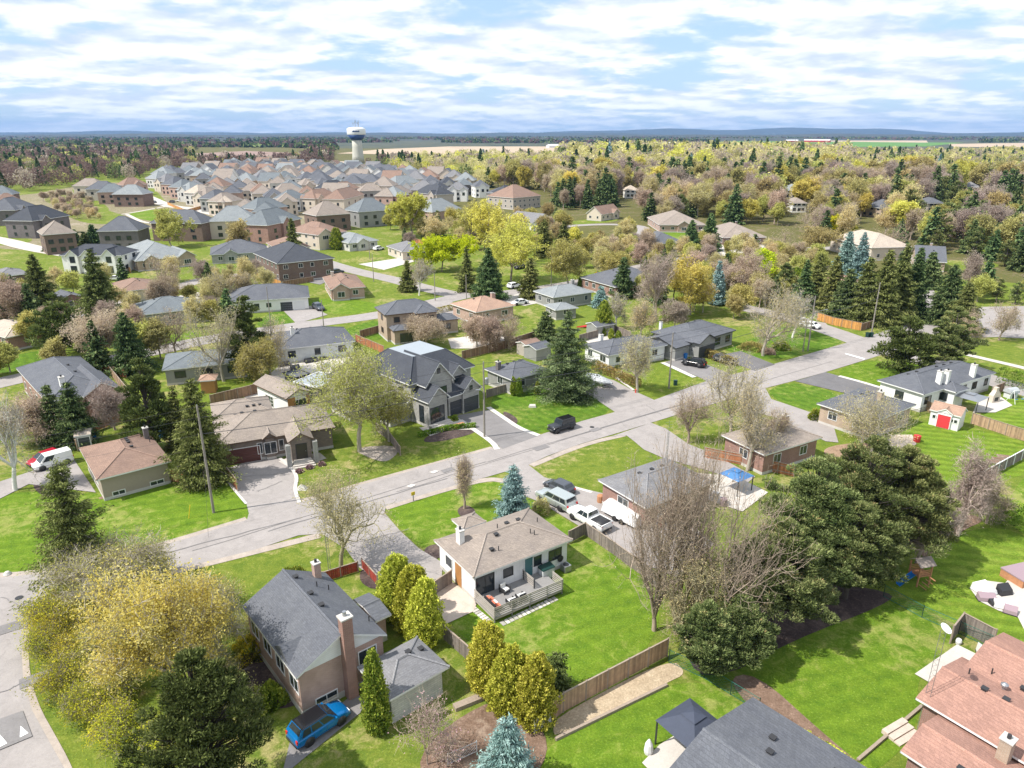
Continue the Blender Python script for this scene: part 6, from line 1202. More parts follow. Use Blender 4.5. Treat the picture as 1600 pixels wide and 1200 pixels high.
# white house with three chimneys
h = House('white_house', 'white house with slate roof and three white chimneys, right side', (1444, 618), (1556, 584), (1478, 566), 3.1, 'hip', .40, 'siding_white', 'shingle_slate', ov=.45); L, W_ = h.L, h.W
h.wl(-L/2+5.6, -W_/2-1.9, -L/2+9.2, 0, 3.0, 'hip', .5); h.finish(); auto(h, 0, 'a', kind='d', step=3.0); auto(h, 0, 'd', kind='d'); h.win(1, 'd', .3, 1.2, .9, 1.2, 'd').win(1, 'b', .3, 1.2, .9, 1.2, 'd')
for p in ((1466, 600, 3.6), (1499, 604, 3.8), (1536, 590, 3.8)): q = h.loc(*p); h.chimney(max(-L/2+.7, min(L/2-.7, q[0])), max(-W_/2+.7, q[1]), .6, .8, 2.0, 'stucco_white')
h.vents([(-L/2+3.5, 1), (-L/2+6.5, 1.4), (1, 1), (3, .9), (5, .8)])
# shed with red doors
h = House('shed', 'white garden shed with red double doors and tan roof in the right backyard', (1452, 641), (1502, 653), ze=2.3, kind='gx', sl=.55, wall='siding_white', roof='shingle_tan', ov=.2, depth=3.4, cat='shed', base=None); L, W_ = h.L, h.W
h.wl(-1.1, -W_/2-.12, 1.1, 0, 2.35, 'gy', .6, .12); h.finish(); h.door(1, 'a', .5, 'door_red', .08, 1.7, 2.0); h.wins(0, 'a', (.15, .27, .76, .88), 1.2, .45, .5)
h = House('shed', 'small grey garden shed with pale roof beside the red cedar fence, left', (115, 684), (142, 680), ze=2.1, kind='gx', sl=.3, wall='siding_greige', roof='shingle_cream', ov=.15, depth=2.4, cat='shed', base=None); h.finish(); h.door(0, 'a', .55, 'garage_dark', .08, 1.4, 1.8)
h = House('shed', 'small white-roofed shed behind the pinkish brick bungalow', (769, 522), (783, 519), ze=2.1, kind='gx', sl=.3, wall='siding_beige', roof='roof_white', ov=.15, depth=2.6, cat='shed', base=None); h.finish()
h = House('shed', 'dark-roofed shed against the fence left of the two evergreens', (822, 541), (846, 535), ze=2.3, kind='gx', sl=.3, wall='siding_greige', roof='shingle_brown', ov=.2, depth=3.2, cat='shed', base=None); h.finish()
h = House('garage', 'small low garage with slate roof right of the dark-roofed shed', (838, 548), (864, 541), ze=2.3, kind='gx', sl=.3, wall='siding_grey', roof='shingle_slate', ov=.25, depth=4.0, cat='garage', base=None); h.finish()
h = House('shed', 'grey-roofed shed with red canoe nearby behind the white bungalow', (932, 512), (962, 507), ze=2.3, kind='gx', sl=.3, wall='siding_grey', roof='shingle_slate', ov=.2, depth=4.0, cat='shed', base=None); h.finish()
h = House('garden_shelter', 'small straw-coloured garden shelter under the bare garden trees', (309, 597), (337, 595), ze=2.3, kind='hip', sl=.4, wall='wood_panel', roof='shingle_tan', ov=.3, depth=3.0, cat='shelter', base=None); h.finish()
# ================= named trees (base pixel, pixel row of the top, crown width in pixels) =================
for a in (
 # foreground left
 ('scruffy', (135, 925), 724, 92, 'tall ragged dark spruce at the road corner, left foreground'),
 ('gold', (278, 1122), 900, 178, 'big golden-budding maple filling the lower left'),
 ('olive', (185, 965), 862, 165, 'grey-olive budding tree behind the golden maple, lower left'),
 ('olive', (330, 1040), 915, 115, 'greenish thicket tree between the golden maple and the pink brick house'),
 ('cedar', (622, 962), 868, 62, 'first of three rounded golden cedars by the red picket fence, farthest back'), ('cedar', (648, 985), 885, 66, 'middle one of three rounded golden cedars by the red picket fence'), ('cedar', (668, 1000), 905, 62, 'nearest of three rounded golden cedars by the red picket fence'),
 ('gcedar', (590, 1140), 1018, 46, 'narrow columnar dark green cedar in front of the stone garage'),
 ('cedar', (765, 1075), 975, 72, 'farthest of the golden cedars at the left end of the tan fence'), ('cedar', (800, 1105), 1012, 78, 'middle golden cedar at the left end of the tan fence'), ('cedar', (838, 1125), 1025, 74, 'nearest golden cedar at the left end of the tan fence'),
 ('scruffy', (868, 1085), 1018, 34, 'small thin dark spruce against the tan fence'),
 ('blue', (792, 1230), 1118, 88, 'silvery blue spruce at the bottom edge below the golden cedars'),
 ('shrubby', (668, 1195), 1090, 95, 'leafless pinkish ornamental tree in the mulch at the bottom edge'),
 ('bud', (533, 888), 742, 150, 'wide-branched budding tree at the mouth of the white bungalow driveway'),
 ('bare', (726, 795), 716, 26, 'slim upright bare tree in a round mulch bed'),
 ('blue', (802, 812), 724, 50, 'small conical blue spruce beside the white bungalow'),
 ('olive', (562, 706), 545, 175, 'large olive budding tree left of the dark modern house'),
 ('olive', (608, 690), 600, 80, 'dense olive tree at the left corner of the dark modern house'),
 ('spruce2', (322, 752), 588, 88, 'tall dark pine in front of the stone bungalow garage'),
 ('birch', (24, 766), 622, 70, 'white-barked bare birch at the left edge beside the white van'),
 ('spruce', (92, 692), 598, 48, 'left one of two dark spruces beside the red cedar fence'), ('spruce', (124, 694), 594, 58, 'right one of two dark spruces beside the red cedar fence'),
 ('opine', (240, 700), 562, 78, 'pale green pine behind the beige bungalow'), ('spruce2', (285, 700), 602, 45, 'narrow green pine just behind the tall dark pine'),
 ('spruce', (208, 582), 486, 62, 'dark spruce between the pink budding tree and the big olive pine'),
 ('pink', (155, 575), 492, 78, 'pinkish beige budding tree left of the dark spruce'),
 ('opine', (102, 560), 462, 88, 'broad olive-green pine by the pale cream hip roof'),
 ('spruce2', (162, 505), 388, 62, 'tallest ragged spruce of the left middle distance'), ('spruce2', (70, 492), 396, 56, 'tall dark green pine at the far left'), 
 ('bare', (268, 478), 404, 72, 'spreading bare tree in front of the pale grey gabled bungalow'), ('bare', (275, 553), 484, 78, 'wide bare tree with pinkish twigs on the front lawn of the second street'),
 ('pink', (30, 505), 440, 66, 'orange-pink budding tree at the left edge'), ('pink', (58, 690), 622, 90, 'salmon-budding tree beside the birch at the left edge'), ('mauve', (180, 672), 606, 62, 'purple-twigged bare tree in front of the red brick house'),
 ('bud', (350, 596), 478, 82, 'budding grey tree with olive twigs in the back garden, left one of three'), ('opine', (395, 590), 462, 60, 'olive pine in the back garden, middle one of three'), ('bud', (422, 585), 500, 72, 'budding tree in the back garden, right one of three'), 
 ('olive', (408, 605), 540, 50, 'small leafy tree near the cedar-fronted pool house'), ('bud', (338, 480), 430, 50, 'bare tree on the lawn near the yellow slide'), ('bud', (378, 472), 428, 48, 'budding tree in front of the grey-roofed garage house'),
 ('bigspruce', (884, 622), 482, 102, 'very large spruce with pale tips in the middle of the picture'), ('spruce', (853, 532), 484, 42, 'dark spruce just left of and behind the very large spruce'),
 ('spruce', (764, 468), 386, 52, 'dark conical spruce standing at the street bend'), ('spruce2', (730, 455), 384, 26, 'thin dark spruce left of the conical spruce at the street bend'),
 ('yellow', (798, 440), 350, 92, 'nearer of the two big yellow maples, centre'), ('yellow', (775, 412), 318, 88, 'farther of the two big yellow maples, centre'), ('yellow', (645, 372), 304, 64, 'yellow maple standing alone in front of the grey-roofed houses'),
 ('acid', (690, 425), 374, 92, 'low acid-green maple on the street corner'), ('olive', (735, 390), 320, 70, 'brownish olive tree left of the big yellow maples'), ('bud', (682, 378), 335, 44, 'bare budding tree right of the lone yellow maple'),
 ('spruce2', (850, 402), 342, 28, 'dark pine right of the big yellow maples, left one of a pair'), ('spruce2', (880, 402), 344, 26, 'dark pine right of the big yellow maples, right one of a pair'), ('spruce2', (828, 466), 402, 38, 'feathery green pine beside the white parked cars'),
 ('olive', (888, 448), 380, 66, 'round olive tree on the side street verge'), ('mauve', (1025, 502), 396, 72, 'tall mauve bare tree with rounded crown, centre right'), ('yellow', (1078, 492), 408, 76, 'yellow maple right of the mauve bare tree'),
 ('blue', (1119, 476), 405, 26, 'slender blue spruce between the yellow maple and the brown dome tree'), ('pink', (1165, 470), 398, 76, 'brown dome-shaped tree right of the slender blue spruce'), ('acid', (1182, 452), 394, 54, 'bright yellow dome tree behind the brown one'),
 ('bud', (1192, 556), 447, 100, 'large rounded budding tree on the corner lawn'), ('birch', (1238, 528), 460, 56, 'whitish bare tree on the corner lawn'), ('opine', (1408, 585), 497, 92, 'bronze-green pine on the lawn by the dark driveway'), ('pine', (1478, 580), 482, 88, 'green pine right of the bronze-green pine'),
 ('bare', (1560, 532), 478, 66, 'wide bare tree at the right beside the far street'), ('bare', (1510, 535), 490, 42, 'smaller bare tree left of the wide bare tree at the right'), ('bud', (1345, 700), 618, 118, 'brownish gold budding tree in front of the brick bungalow'),
 ('bare', (1075, 692), 606, 66, 'bare tree at the left end of the roadside copse'), ('bud', (1142, 678), 560, 82, 'tallest budding tree of the roadside copse'), ('bud', (1168, 735), 604, 74, 'forked budding tree in front of the orange brick bungalow'), ('bare', (1196, 712), 640, 56, 'bare tree leaning over the orange brick bungalow'),
 ('tall', (1022, 985), 690, 150, 'tall bare tree at the right edge of the bungalow back lawn, left one'), ('tall', (1056, 990), 695, 180, 'tall bare tree at the right edge of the bungalow back lawn, middle one'), ('tall', (1110, 985), 745, 220, 'sprawling bare tree against the big pine'), ('bud', (1075, 1000), 850, 120, 'low budding tree under the tall bare trees'),
 ('pine', (1098, 1052), 945, 95, 'dark bushy yew at the corner of the tan fence'), ('pine', (1150, 1040), 935, 110, 'dark bushy evergreen between the yew and the big pines'), ('mauve', (1495, 838), 700, 78, 'weeping pinkish bare tree right of the big pine'), ('mauve', (1432, 880), 790, 90, 'tangled brown bare tree under the big pine'), ('bare', (1541, 818), 745, 50, 'small bare tree beside the clipped green hedge'),
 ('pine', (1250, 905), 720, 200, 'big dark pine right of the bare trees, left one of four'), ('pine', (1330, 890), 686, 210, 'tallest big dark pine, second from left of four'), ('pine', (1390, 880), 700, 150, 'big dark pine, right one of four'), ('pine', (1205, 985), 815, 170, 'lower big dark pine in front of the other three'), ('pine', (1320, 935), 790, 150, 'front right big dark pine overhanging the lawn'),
 ('spruce', (1448, 450), 392, 46, 'blue-green spruce by the slate blue bungalow'), ('mauve', (1515, 465), 400, 36, 'bare tree among the spruces, upper right'), 
 ('blue', (1340, 440), 362, 34, 'blue spruce behind the tan-roofed house, upper right'), ('blue', (1318, 436), 360, 36, 'dark blue spruce beside the tan-roofed house, upper right'), ('spruce', (1107, 392), 332, 34, 'tall dark spruce in front of the long bungalows'), ('spruce', (1078, 398), 343, 32, 'dark spruce left of the tallest spruce by the long bungalows'),
 ('spruce', (1475, 505), 412, 60, 'grey-green spruce behind the parked pickup, right'), ('spruce2', (1500, 520), 440, 52, 'leafy green conifer behind the corner, right'),
 ('pink', (665, 540), 500, 60, 'pinkish bare shrub tree behind the dark modern house'), ('pink', (745, 545), 498, 40, 'slim pinkish garden tree behind the dark modern house, left one'), ('pink', (768, 548), 500, 40, 'slim pinkish garden tree behind the dark modern house, right one'), ('bare', (795, 545), 495, 50, 'small bare tree in the fenced yard behind the modern house'),
 ('birch', (655, 462), 408, 40, 'white-trunked bare tree on the street corner island'), ('spruce2', (638, 455), 405, 26, 'short dark pine beside the white-trunked tree'), ('gcedar', (943, 520), 470, 34, 'dark green tree behind the long white bungalow'), ('birch', (962, 515), 460, 34, 'white bare birch behind the long white bungalow'), ('bud', (1000, 528), 470, 44, 'brown budding tree behind the white bungalow hedge'), ('spruce', (972, 465), 400, 36, 'dark spruce in front of the red brick house, centre right'), ('blue', (938, 480), 445, 26, 'small blue spruce behind the pale grey bungalow'),
 ('bud', (996, 612), 520, 60, 'small budding tree on the lawn beside the hedge'), ('bare', (1262, 372), 318, 60, 'grey bare tree near the upper right acid tree'), ('acid', (1310, 372), 342, 46, 'acid-yellow tree at the upper right'), ('gold', (1278, 395), 358, 54, 'pale gold domed tree left of the dark blue spruces'),
 ('bare', (1385, 400), 352, 66, 'large grey bare tree left of the slate blue bungalow'), ('bare', (1222, 400), 356, 52, 'bare tree by the taupe-roofed bungalow'), ('olive', (962, 445), 398, 44, 'olive tree right of the side street sign'), ('olive', (268, 386), 330, 58, 'bare olive tree in front of the dark two-storey house'), ('gold', (375, 400), 348, 44, 'golden bare tree in front of the pale hip roof'), ('spruce2', (460, 400), 340, 24, 'thin green pine beside the red brick house, left'), ('gcedar', (526, 390), 356, 22, 'dark evergreen beside the brown gable roof'),
): T(*a)
# the evergreen row behind the orange fence
EV = [(1222, 470, 412, 40, 'pine'), (1252, 485, 405, 36, 'spruce'), (1272, 478, 395, 38, 'spruce2'), (1296, 490, 398, 44, 'spruce2'), (1318, 500, 418, 50, 'spruce'), (1345, 505, 400, 52, 'spruce2'), (1372, 508, 388, 54, 'spruce2'), (1398, 502, 380, 50, 'spruce2'), (1420, 498, 385, 46, 'spruce'), (1240, 462, 418, 34, 'gcedar'), (1300, 470, 440, 40, 'gcedar'), (1400, 470, 388, 36, 'spruce')]
ords = ['first', 'second', 'third', 'fourth', 'fifth', 'sixth', 'seventh', 'eighth', 'ninth', 'tenth', 'eleventh', 'twelfth']
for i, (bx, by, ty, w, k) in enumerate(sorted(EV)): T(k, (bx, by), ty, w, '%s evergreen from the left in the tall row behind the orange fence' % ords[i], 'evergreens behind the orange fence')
BH = [(78, 392, 366, 18), (92, 390, 362, 20), (104, 388, 365, 18), (120, 384, 358, 20), (148, 384, 350, 26), (134, 386, 362, 18)]
for i, (bx, by, ty, w) in enumerate(sorted(BH)): T('spruce', (bx, by), ty, w, '%s small dark spruce from the left behind the white twin-gabled house' % ords[i], 'small spruces behind the white house')
# shrubs and hedges
bush((420, 1098), 52, 1.5, 'hedge_green', 'round clipped green shrub at the corner of the pink brick house', n=6000)
bush((396, 1020), 60, 1.6, 'leaf_forsythia', 'yellow-green shrub against the left wall of the pink brick house', n=3500, name='forsythia')
FS = [deciduous(800+i, 2.9, 2.0, 'bark', 'leaf_forsythia', 2, (.045, .10), .2, 4, 7, .08, twign=4, twigw=.01, r0=.05) for i in range(3)]; OS = [deciduous(810+i, 3.2, 2.2, 'bark_light', 'leaf_olive', 2, (.05, .11), .2, 4, 7, .08, twign=4, twigw=.01, r0=.05) for i in range(2)]
FP = sorted([(85, 985), (70, 1030), (105, 1080), (140, 1120), (120, 1030), (172, 1150), (112, 945), (240, 905), (262, 1178), (95, 1010), (135, 1075), (150, 980), (170, 1105), (200, 1165)]); ordn = ['first', 'second', 'third', 'fourth', 'fifth', 'sixth', 'seventh', 'eighth', 'ninth', 'tenth', 'eleventh', 'twelfth', 'thirteenth', 'fourteenth']
for i, (bx, by) in enumerate(FP): x, y = G(bx, by); put_tree('forsythia', FS[i % 3], x, y, '%s yellow-flowering shrub from the left in the bank by the street corner' % ordn[i], 'yellow shrubs on the corner bank', sc=random.uniform(.75, 1.1), cat='shrub')
OPX = [((300, 1000), 'olive thicket shrub beneath the greenish thicket tree'), ((352, 1085), 'olive shrub behind the bottom dark pine'), ((335, 955), 'olive shrub at the head of the lower left thicket'), ((205, 1080), 'olive shrub under the golden maple'), ((375, 1000), 'olive shrub nearest the side wall of the pink brick house'), ((310, 1140), 'olive shrub between golden maple and bottom pine'), ((165, 1030), 'olive shrub among the yellow ones at the corner'), ((385, 1130), 'low olive shrub by the bed left of the blue car')]
for i, (q, lb) in enumerate(OPX): x, y = G(*q); put_tree('thicket_shrub', OS[i % 2], x, y, lb, sc=random.uniform(.7, 1.0), cat='shrub')
bush((457, 903), 38, 1.0, 'cedar_green', 'low juniper on the verge above the pink brick house'); bush((695, 867), 10, 1.2, 'cedar_green', 'small clipped shrub at the white bungalow corner', n=900); bush((845, 800), 30, 1.6, 'leaf_bud', 'twiggy shrub between the blue spruce and the side lawn', n=1500)
for i, (bx, by) in enumerate(((468, 738), (484, 732), (503, 727))): bush((bx, by), 12, .5, 'heather', '%s purple mound shrub beside the stone bungalow steps' % ('left', 'middle', 'right')[i], group='purple mound shrubs', n=900, size=(.05, .1))
for i, (bx, by) in enumerate(((802, 618), (811, 619), (840, 616))): T('gcedar', (bx, by), (590, 592, 598)[i], 9, '%s slim green cedar at the grey-sided bungalow wall' % ('left', 'middle', 'right')[i], 'slim cedars by the grey bungalow')
for i, (bx, by) in enumerate(((942, 525), (955, 530), (966, 530))): T('gcedar', (bx, by), (512, 515, 518)[i], 9, '%s little pointed cedar behind the long white bungalow' % ('left', 'middle', 'right')[i], 'little cedars behind the white bungalow')
for i, (bx, by) in enumerate(((906, 450), (912, 450))): T('gcedar', (bx, by), 434, 7, '%s thin cedar behind the pale grey bungalow' % ('left', 'right')[i], 'thin cedars behind the grey bungalow')
bush((1220, 545), 28, 1.6, 'hedge_green', 'dark round shrub under the whitish bare tree'); bush((1200, 552), 22, 1.0, 'leaf_pink', 'reddish low shrub beside the large rounded budding tree'); bush((1275, 655), 24, 1.6, 'cedar_green', 'golden-green shrub at the brick bungalow driveway', n=2500)
bush((1175, 545), 40, 1.4, 'hedge_leaf', 'brown clipped shrub at the end of the black driveway'); bush((965, 572), 34, 1.0, 'cedar_gold', 'yellowish shrub in front of the long white bungalow'); bush((690, 648), 14, 1.3, 'cedar_green', 'clipped box shrub at the modern house entrance', n=1200); bush((703, 643), 12, 1.6, 'cedar_green', 'upright box shrub by the modern house garage', n=1200)
bush((16, 545), 18, 1.8, 'gcedar' if False else 'needle_spruce', 'dark round shrub by the cream-roofed bungalow'); bush((940, 602), 10, .6, 'hedge_leaf', 'tiny brown shrub at the end of the long hedge', n=600)
hedge([(930, 576), (995, 605)], 1.5, 1.3, 'hedge_leaf', 'long brown clipped hedge beside the driveway with the tarped boat'); hedge([(1080, 548), (1145, 572)], 1.5, 1.6, 'hedge_leaf', 'brown clipped hedge between the two asphalt driveways')
hedge([(1540, 800), (1565, 812), (1620, 835)], 2.4, 2.6, 'cedar_green', 'broad clipped green hedge at the right edge'); hedge([(1567, 598), (1610, 610), (1660, 620)], 2.6, 2.6, 'cedar_green', 'tall green cedar hedge right of the white house with chimneys')
hedge([(1075, 388), (1098, 390), (1110, 382)], 2.0, 2.0, 'cedar_green', 'curved green hedge by the small paved yard, upper right', dens=120, size=(.12, .25)); hedge([(680, 490), (705, 484), (717, 487)], 1.2, 1.6, 'hedge_leaf', 'brown hedge beside the orange-roofed bungalow', dens=150); hedge([(655, 683), (700, 672), (742, 668)], .7, .5, 'hedge_green', 'low clipped hedge before the modern house entrance', dens=500)
hedge([(1183, 1112), (1290, 1172), (1370, 1225)], .5, .5, 'cedar_gold', 'low golden edging hedge along the blue-grey roof', dens=500); hedge([(690, 660), (712, 654)], .5, .8, 'hedge_green', 'small green hedge by the modern house steps', dens=500)
# big dark pine at the lower edge
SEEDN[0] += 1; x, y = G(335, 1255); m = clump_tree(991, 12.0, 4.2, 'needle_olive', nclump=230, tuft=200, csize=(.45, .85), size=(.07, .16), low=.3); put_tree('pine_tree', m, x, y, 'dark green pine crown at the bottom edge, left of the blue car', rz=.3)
# ================= fences, vehicles, poles and small things =================
fence([(862, 1128), (880, 1113), (1042, 1026)], 'tan board fence between the bungalow back lawn and the wood-chip strip', 1.9, 'fence_tan'); fence([(694, 1000), (745, 1045), (790, 1090)], 'weathered grey board fence behind the golden cedars', 1.6, 'fence_weathered')
fence([(672, 935), (706, 912)], 'short brown gate fence at the left corner of the white bungalow', 1.6, 'fence_weathered'); fence([(888, 850), (914, 836)], 'short dark fence at the right corner of the white bungalow', 1.6, 'fence_weathered'); fence([(914, 836), (960, 868), (1010, 905), (1040, 935)], 'weathered lattice-topped fence right of the bungalow back lawn', 1.6, 'fence_weathered')
fence([(505, 910), (560, 893)], 'dark red picket fence behind the pink brick house', 1.2, 'fence_red', bw=.2); fence([(566, 888), (590, 915)], 'red picket fence beside the white bungalow driveway', 1.2, 'fence_red', bw=.2)
fence([(1045, 1035), (1100, 1060), (1185, 1112)], 'green chain-link fence at the foot of the dark yew', 1.3, 'fence_green', 'chain', 'green_plastic', step=3); fence([(1380, 932), (1440, 965), (1497, 990), (1560, 1018)], 'green chain-link fence behind the angled patio screen', 1.3, 'fence_green', 'chain', 'green_plastic', step=3)
fence([(1484, 1006), (1500, 985), (1550, 1012)], 'weathered board screen around the pale patio, lower right', 1.9, 'fence_weathered'); fence([(1508, 768), (1570, 733), (1630, 700)], 'weathered fence with white posts crossing the right backyard', 1.6, 'fence_weathered', post='trim_white'); fence([(1517, 662), (1570, 680), (1640, 702)], 'brown board fence running right from the shed with red doors', 1.8, 'fence_tan')
fence([(1375, 612), (1400, 622), (1455, 645)], 'orange-brown fence between the white house and the brick bungalow', 1.7, 'fence_tan'); fence([(1548, 620), (1567, 612)], 'short brown fence right of the white house with chimneys', 1.8, 'fence_brown'); fence([(1422, 653), (1452, 645)], 'black iron fence left of the shed with red doors', 1.3, 'metal_dark', 'iron', 'metal_dark')
fence([(1276, 500), (1300, 508), (1345, 517)], 'bright orange cedar fence under the evergreen row', 1.9, 'fence_orange'); fence([(1345, 517), (1385, 505), (1420, 496)], 'brown fence end behind the leaning street pole', 1.7, 'fence_brown')
fence([(330, 634), (413, 613)], 'long brown fence behind the stone bungalow yard', 1.9, 'fence_brown'); fence([(350, 740), (372, 768)], 'orange cedar fence at the left edge of the stone bungalow driveway', 1.7, 'fence_cedar'); fence([(268, 752), (290, 756), (345, 738)], 'red cedar fence behind the street pole, left', 1.7, 'fence_cedar')
fence([(75, 692), (105, 684), (122, 705)], 'red cedar fence in front of the two dark spruces', 1.7, 'fence_cedar'); fence([(145, 676), (180, 662), (215, 655)], 'red cedar fence behind the beige bungalow garden', 1.7, 'fence_cedar'); fence([(172, 585), (200, 620), (208, 640)], 'tan fence stepping down beside the red brick house', 1.8, 'fence_tan'); fence([(160, 585), (198, 590)], 'dark red fence right of the large red brick house', 1.8, 'fence_cedar')
fence([(556, 534), (572, 541), (600, 553)], 'red cedar fence right of the terrace with furniture', 1.7, 'fence_cedar'); fence([(563, 528), (592, 520)], 'dark brown fence beside the two-storey tan brick house', 1.7, 'fence_brown'); fence([(722, 562), (790, 545), (835, 530)], 'dark fence behind the modern house yard', 1.8, 'fence_brown'); fence([(788, 532), (850, 555)], 'weathered fence of the yard left of the two evergreens', 1.6, 'fence_weathered')
fence([(442, 448), (490, 440)], 'brown fence below the black-roofed brick house', 1.6, 'fence_brown'); fence([(398, 432), (440, 448)], 'bright tan fence left of the black-roofed brick house', 1.7, 'fence_orange'); fence([(185, 414), (205, 427)], 'tan fence between the white twin-gabled house and its neighbour', 1.8, 'fence_orange'); fence([(262, 320), (291, 333), (316, 326)], 'orange fence at the edge of the small park', 1.8, 'fence_orange', bw=.6)
fence([(690, 655), (668, 650)], 'short charcoal fence at the modern house side', 1.5, 'fence_weathered') if False else None
fence([(760, 622), (795, 612)], 'small grey fence left of the grey-sided bungalow', 1.5, 'fence_weathered'); fence([(905, 535), (960, 520), (985, 530)], 'grey board fence behind the long white bungalow', 1.7, 'fence_weathered'); fence([(588, 674), (610, 690), (626, 712)], 'weathered fence under the large olive budding tree', 1.4, 'fence_weathered')
fence([(643, 378), (672, 385), (680, 390)], 'orange-brown fence below the lone yellow maple', 1.8, 'fence_cedar', bw=.5); fence([(700, 1195), (745, 1175)], 'white wire fence at the bottom edge by the blue spruce', 1.0, 'fence_white', 'chain', 'trim_white'); fence([(835, 1145), (860, 1128)], 'short white picket gate by the golden cedars', 1.1, 'fence_white', bw=.18, post='trim_white')
fence([(1240, 745), (1165, 728), (1100, 715)], 'orange cedar fence between the two red brick bungalows', 1.6, 'fence_cedar'); 
# vehicles
car('suv', 'paint_blue', (500, 1140), 'bright blue SUV with black roof parked on the driveway, bottom left', rear=(465, 1163)); car('jeep', 'paint_jeep', (877, 672), 'dark grey boxy off-road car standing on the main road', rear=(900, 665))
car('hatch', 'paint_grey', (873, 767), 'dark grey hatchback at the head of the line of parked vehicles', rear=(890, 775)); car('big', 'paint_silver', (868, 788), 'silver full-size SUV between dark hatchback and white pickup', rear=(895, 802)); car('pickup', 'paint_white', (920, 818), 'white pickup truck with a cluttered bed, last of three parked', rear=(945, 832), name='pickup_truck', cat='pickup truck')
car('van', 'paint_white', (84, 728), 'small white panel van parked beside the beige bungalow', rear=(105, 722), name='panel_van', cat='van'); car('hatch', 'paint_red', (72, 722), 'dark red car mostly hidden behind the white van', rear=(92, 715))
car('suv', 'paint_black', (1084, 572), 'black SUV parked on the asphalt driveway beside the brown hedge', rear=(1100, 575)); car('hatch', 'paint_grey', (1130, 566), 'grey car parked behind the brown clipped hedge', rear=(1110, 560)); car('suv', 'paint_silver', (914, 603), 'pale green-white car with dark windscreen under the very large spruce', rear=(900, 595))
car('sedan', 'paint_white', (1265, 512), 'white car on the side street beyond the corner lawn', rear=(1280, 515), simple=True); car('hatch', 'paint_white', (1252, 506), 'second white car half hidden behind the whitish bare tree', rear=(1235, 500), simple=True); car('suv', 'paint_white', (803, 450), 'white SUV parked at the kerb by the nearer yellow maple', rear=(790, 453), simple=True); car('sedan', 'paint_white', (812, 476), 'white sedan parked left of the pale grey bungalow', rear=(835, 473), simple=True)
car('suv', 'paint_grey', (498, 484), 'dark SUV on the driveway of the double-garage house', rear=(485, 478), simple=True); car('pickup', 'paint_grey', (1437, 496), 'dark pickup parked under the trees beyond the junction', rear=(1455, 500), name='pickup_truck', cat='pickup truck', simple=True)
car('sedan', 'paint_white', (178, 438), 'white car parked near the white twin-gabled house', rear=(195, 437), simple=True); car('sedan', 'paint_grey', (411, 413), 'dark car on the drive left of the black-roofed house', rear=(425, 410), simple=True); car('suv', 'paint_grey', (527, 428), 'dark car beside the black-roofed brick house', rear=(515, 430), simple=True); car('sedan', 'paint_grey', (42, 367), 'dark car parked on the pale street at far left', rear=(30, 362), simple=True)
car('sedan', 'paint_grey', (241, 317), 'dark car crossing the pale street by the park', rear=(255, 319), simple=True); car('suv', 'paint_grey', (268, 317), 'dark car at the orange fence end, far left subdivision', rear=(280, 317), simple=True); car('sedan', 'paint_white', (281, 315), 'white car between dark cars, far left subdivision', rear=(292, 315), simple=True); car('suv', 'paint_white', (592, 391), 'white car parked in front of the light stone bungalow', rear=(580, 393), simple=True); car('suv', 'paint_black', (812, 420), 'dark car parked behind the nearer yellow maple', rear=(825, 417), simple=True)
# covered trailer and boat
x, y = G(975, 812); t = thing('utility_trailer', 'white covered trailer standing in the neighbour yard by the pickup', 'trailer', (x, y, 0), radians(-50)); b = MB(); b.add([(-2.6, -1.1, .5), (2.6, -1.1, .5), (2.6, 1.1, .5), (-2.6, 1.1, .5), (-2.5, -.8, 1.5), (2.4, -.8, 1.35), (2.4, .8, 1.35), (-2.5, .8, 1.5), (-2.4, 0, 1.8), (2.3, 0, 1.6)], [(0, 3, 2, 1), (0, 1, 5, 4), (2, 3, 7, 6), (1, 2, 6, 9, 5), (3, 0, 4, 8, 7), (4, 5, 9, 8), (6, 7, 8, 9)]); b.build('cover', 'fabric_white', t)
for sx in (-.5, .5):
    for sy in (-1, 1): w = link('wheel', car_parts('sedan', 'paint_white')['tyre'], t); w.location = (sx, sy*1.1, .33); w.rotation_euler = (-sy*pi/2, 0, 0)
b = MB(); b.box(2.6, -.06, .45, 3.8, .06, .55); b.build('drawbar', 'metal_dark', t)
x, y = G(936, 602); t = thing('boat', 'boat under a pale grey tarpaulin on a trailer by the long hedge', 'boat', (x, y, 0), radians(-45)); b = loft([(-2.8, [(0.01, .5), (.7, .55), (1.0, .8), (1.05, 1.15), (.7, 1.45), (.3, 1.62), (.1, 1.7), (.01, 1.72)]), (-.5, [(0.01, .45), (.8, .5), (1.12, .8), (1.15, 1.15), (.8, 1.6), (.4, 1.85), (.1, 1.95), (.01, 1.97)]), (1.4, [(0.01, .5), (.6, .58), (.95, .85), (1.0, 1.15), (.6, 1.4), (.3, 1.5), (.1, 1.55), (.01, 1.56)]), (2.9, [(0.01, .95), (.1, .98), (.2, 1.0), (.22, 1.1), (.15, 1.16), (.1, 1.18), (.05, 1.2), (.01, 1.2)])]); b.build('tarpaulin', 'tarp_grey', t)
for sy in (-1, 1): w = link('wheel', car_parts('sedan', 'paint_white')['tyre'], t); w.location = (-.3, sy*1.0, .33); w.rotation_euler = (-sy*pi/2, 0, 0)
b = MB(); b.box(-2.6, -.7, .35, 2.4, -.62, .45); b.box(-2.6, .62, .35, 2.4, .7, .45); b.box(2.4, -.05, .38, 3.9, .05, .46); b.build('trailer_frame', 'metal_grey', t)
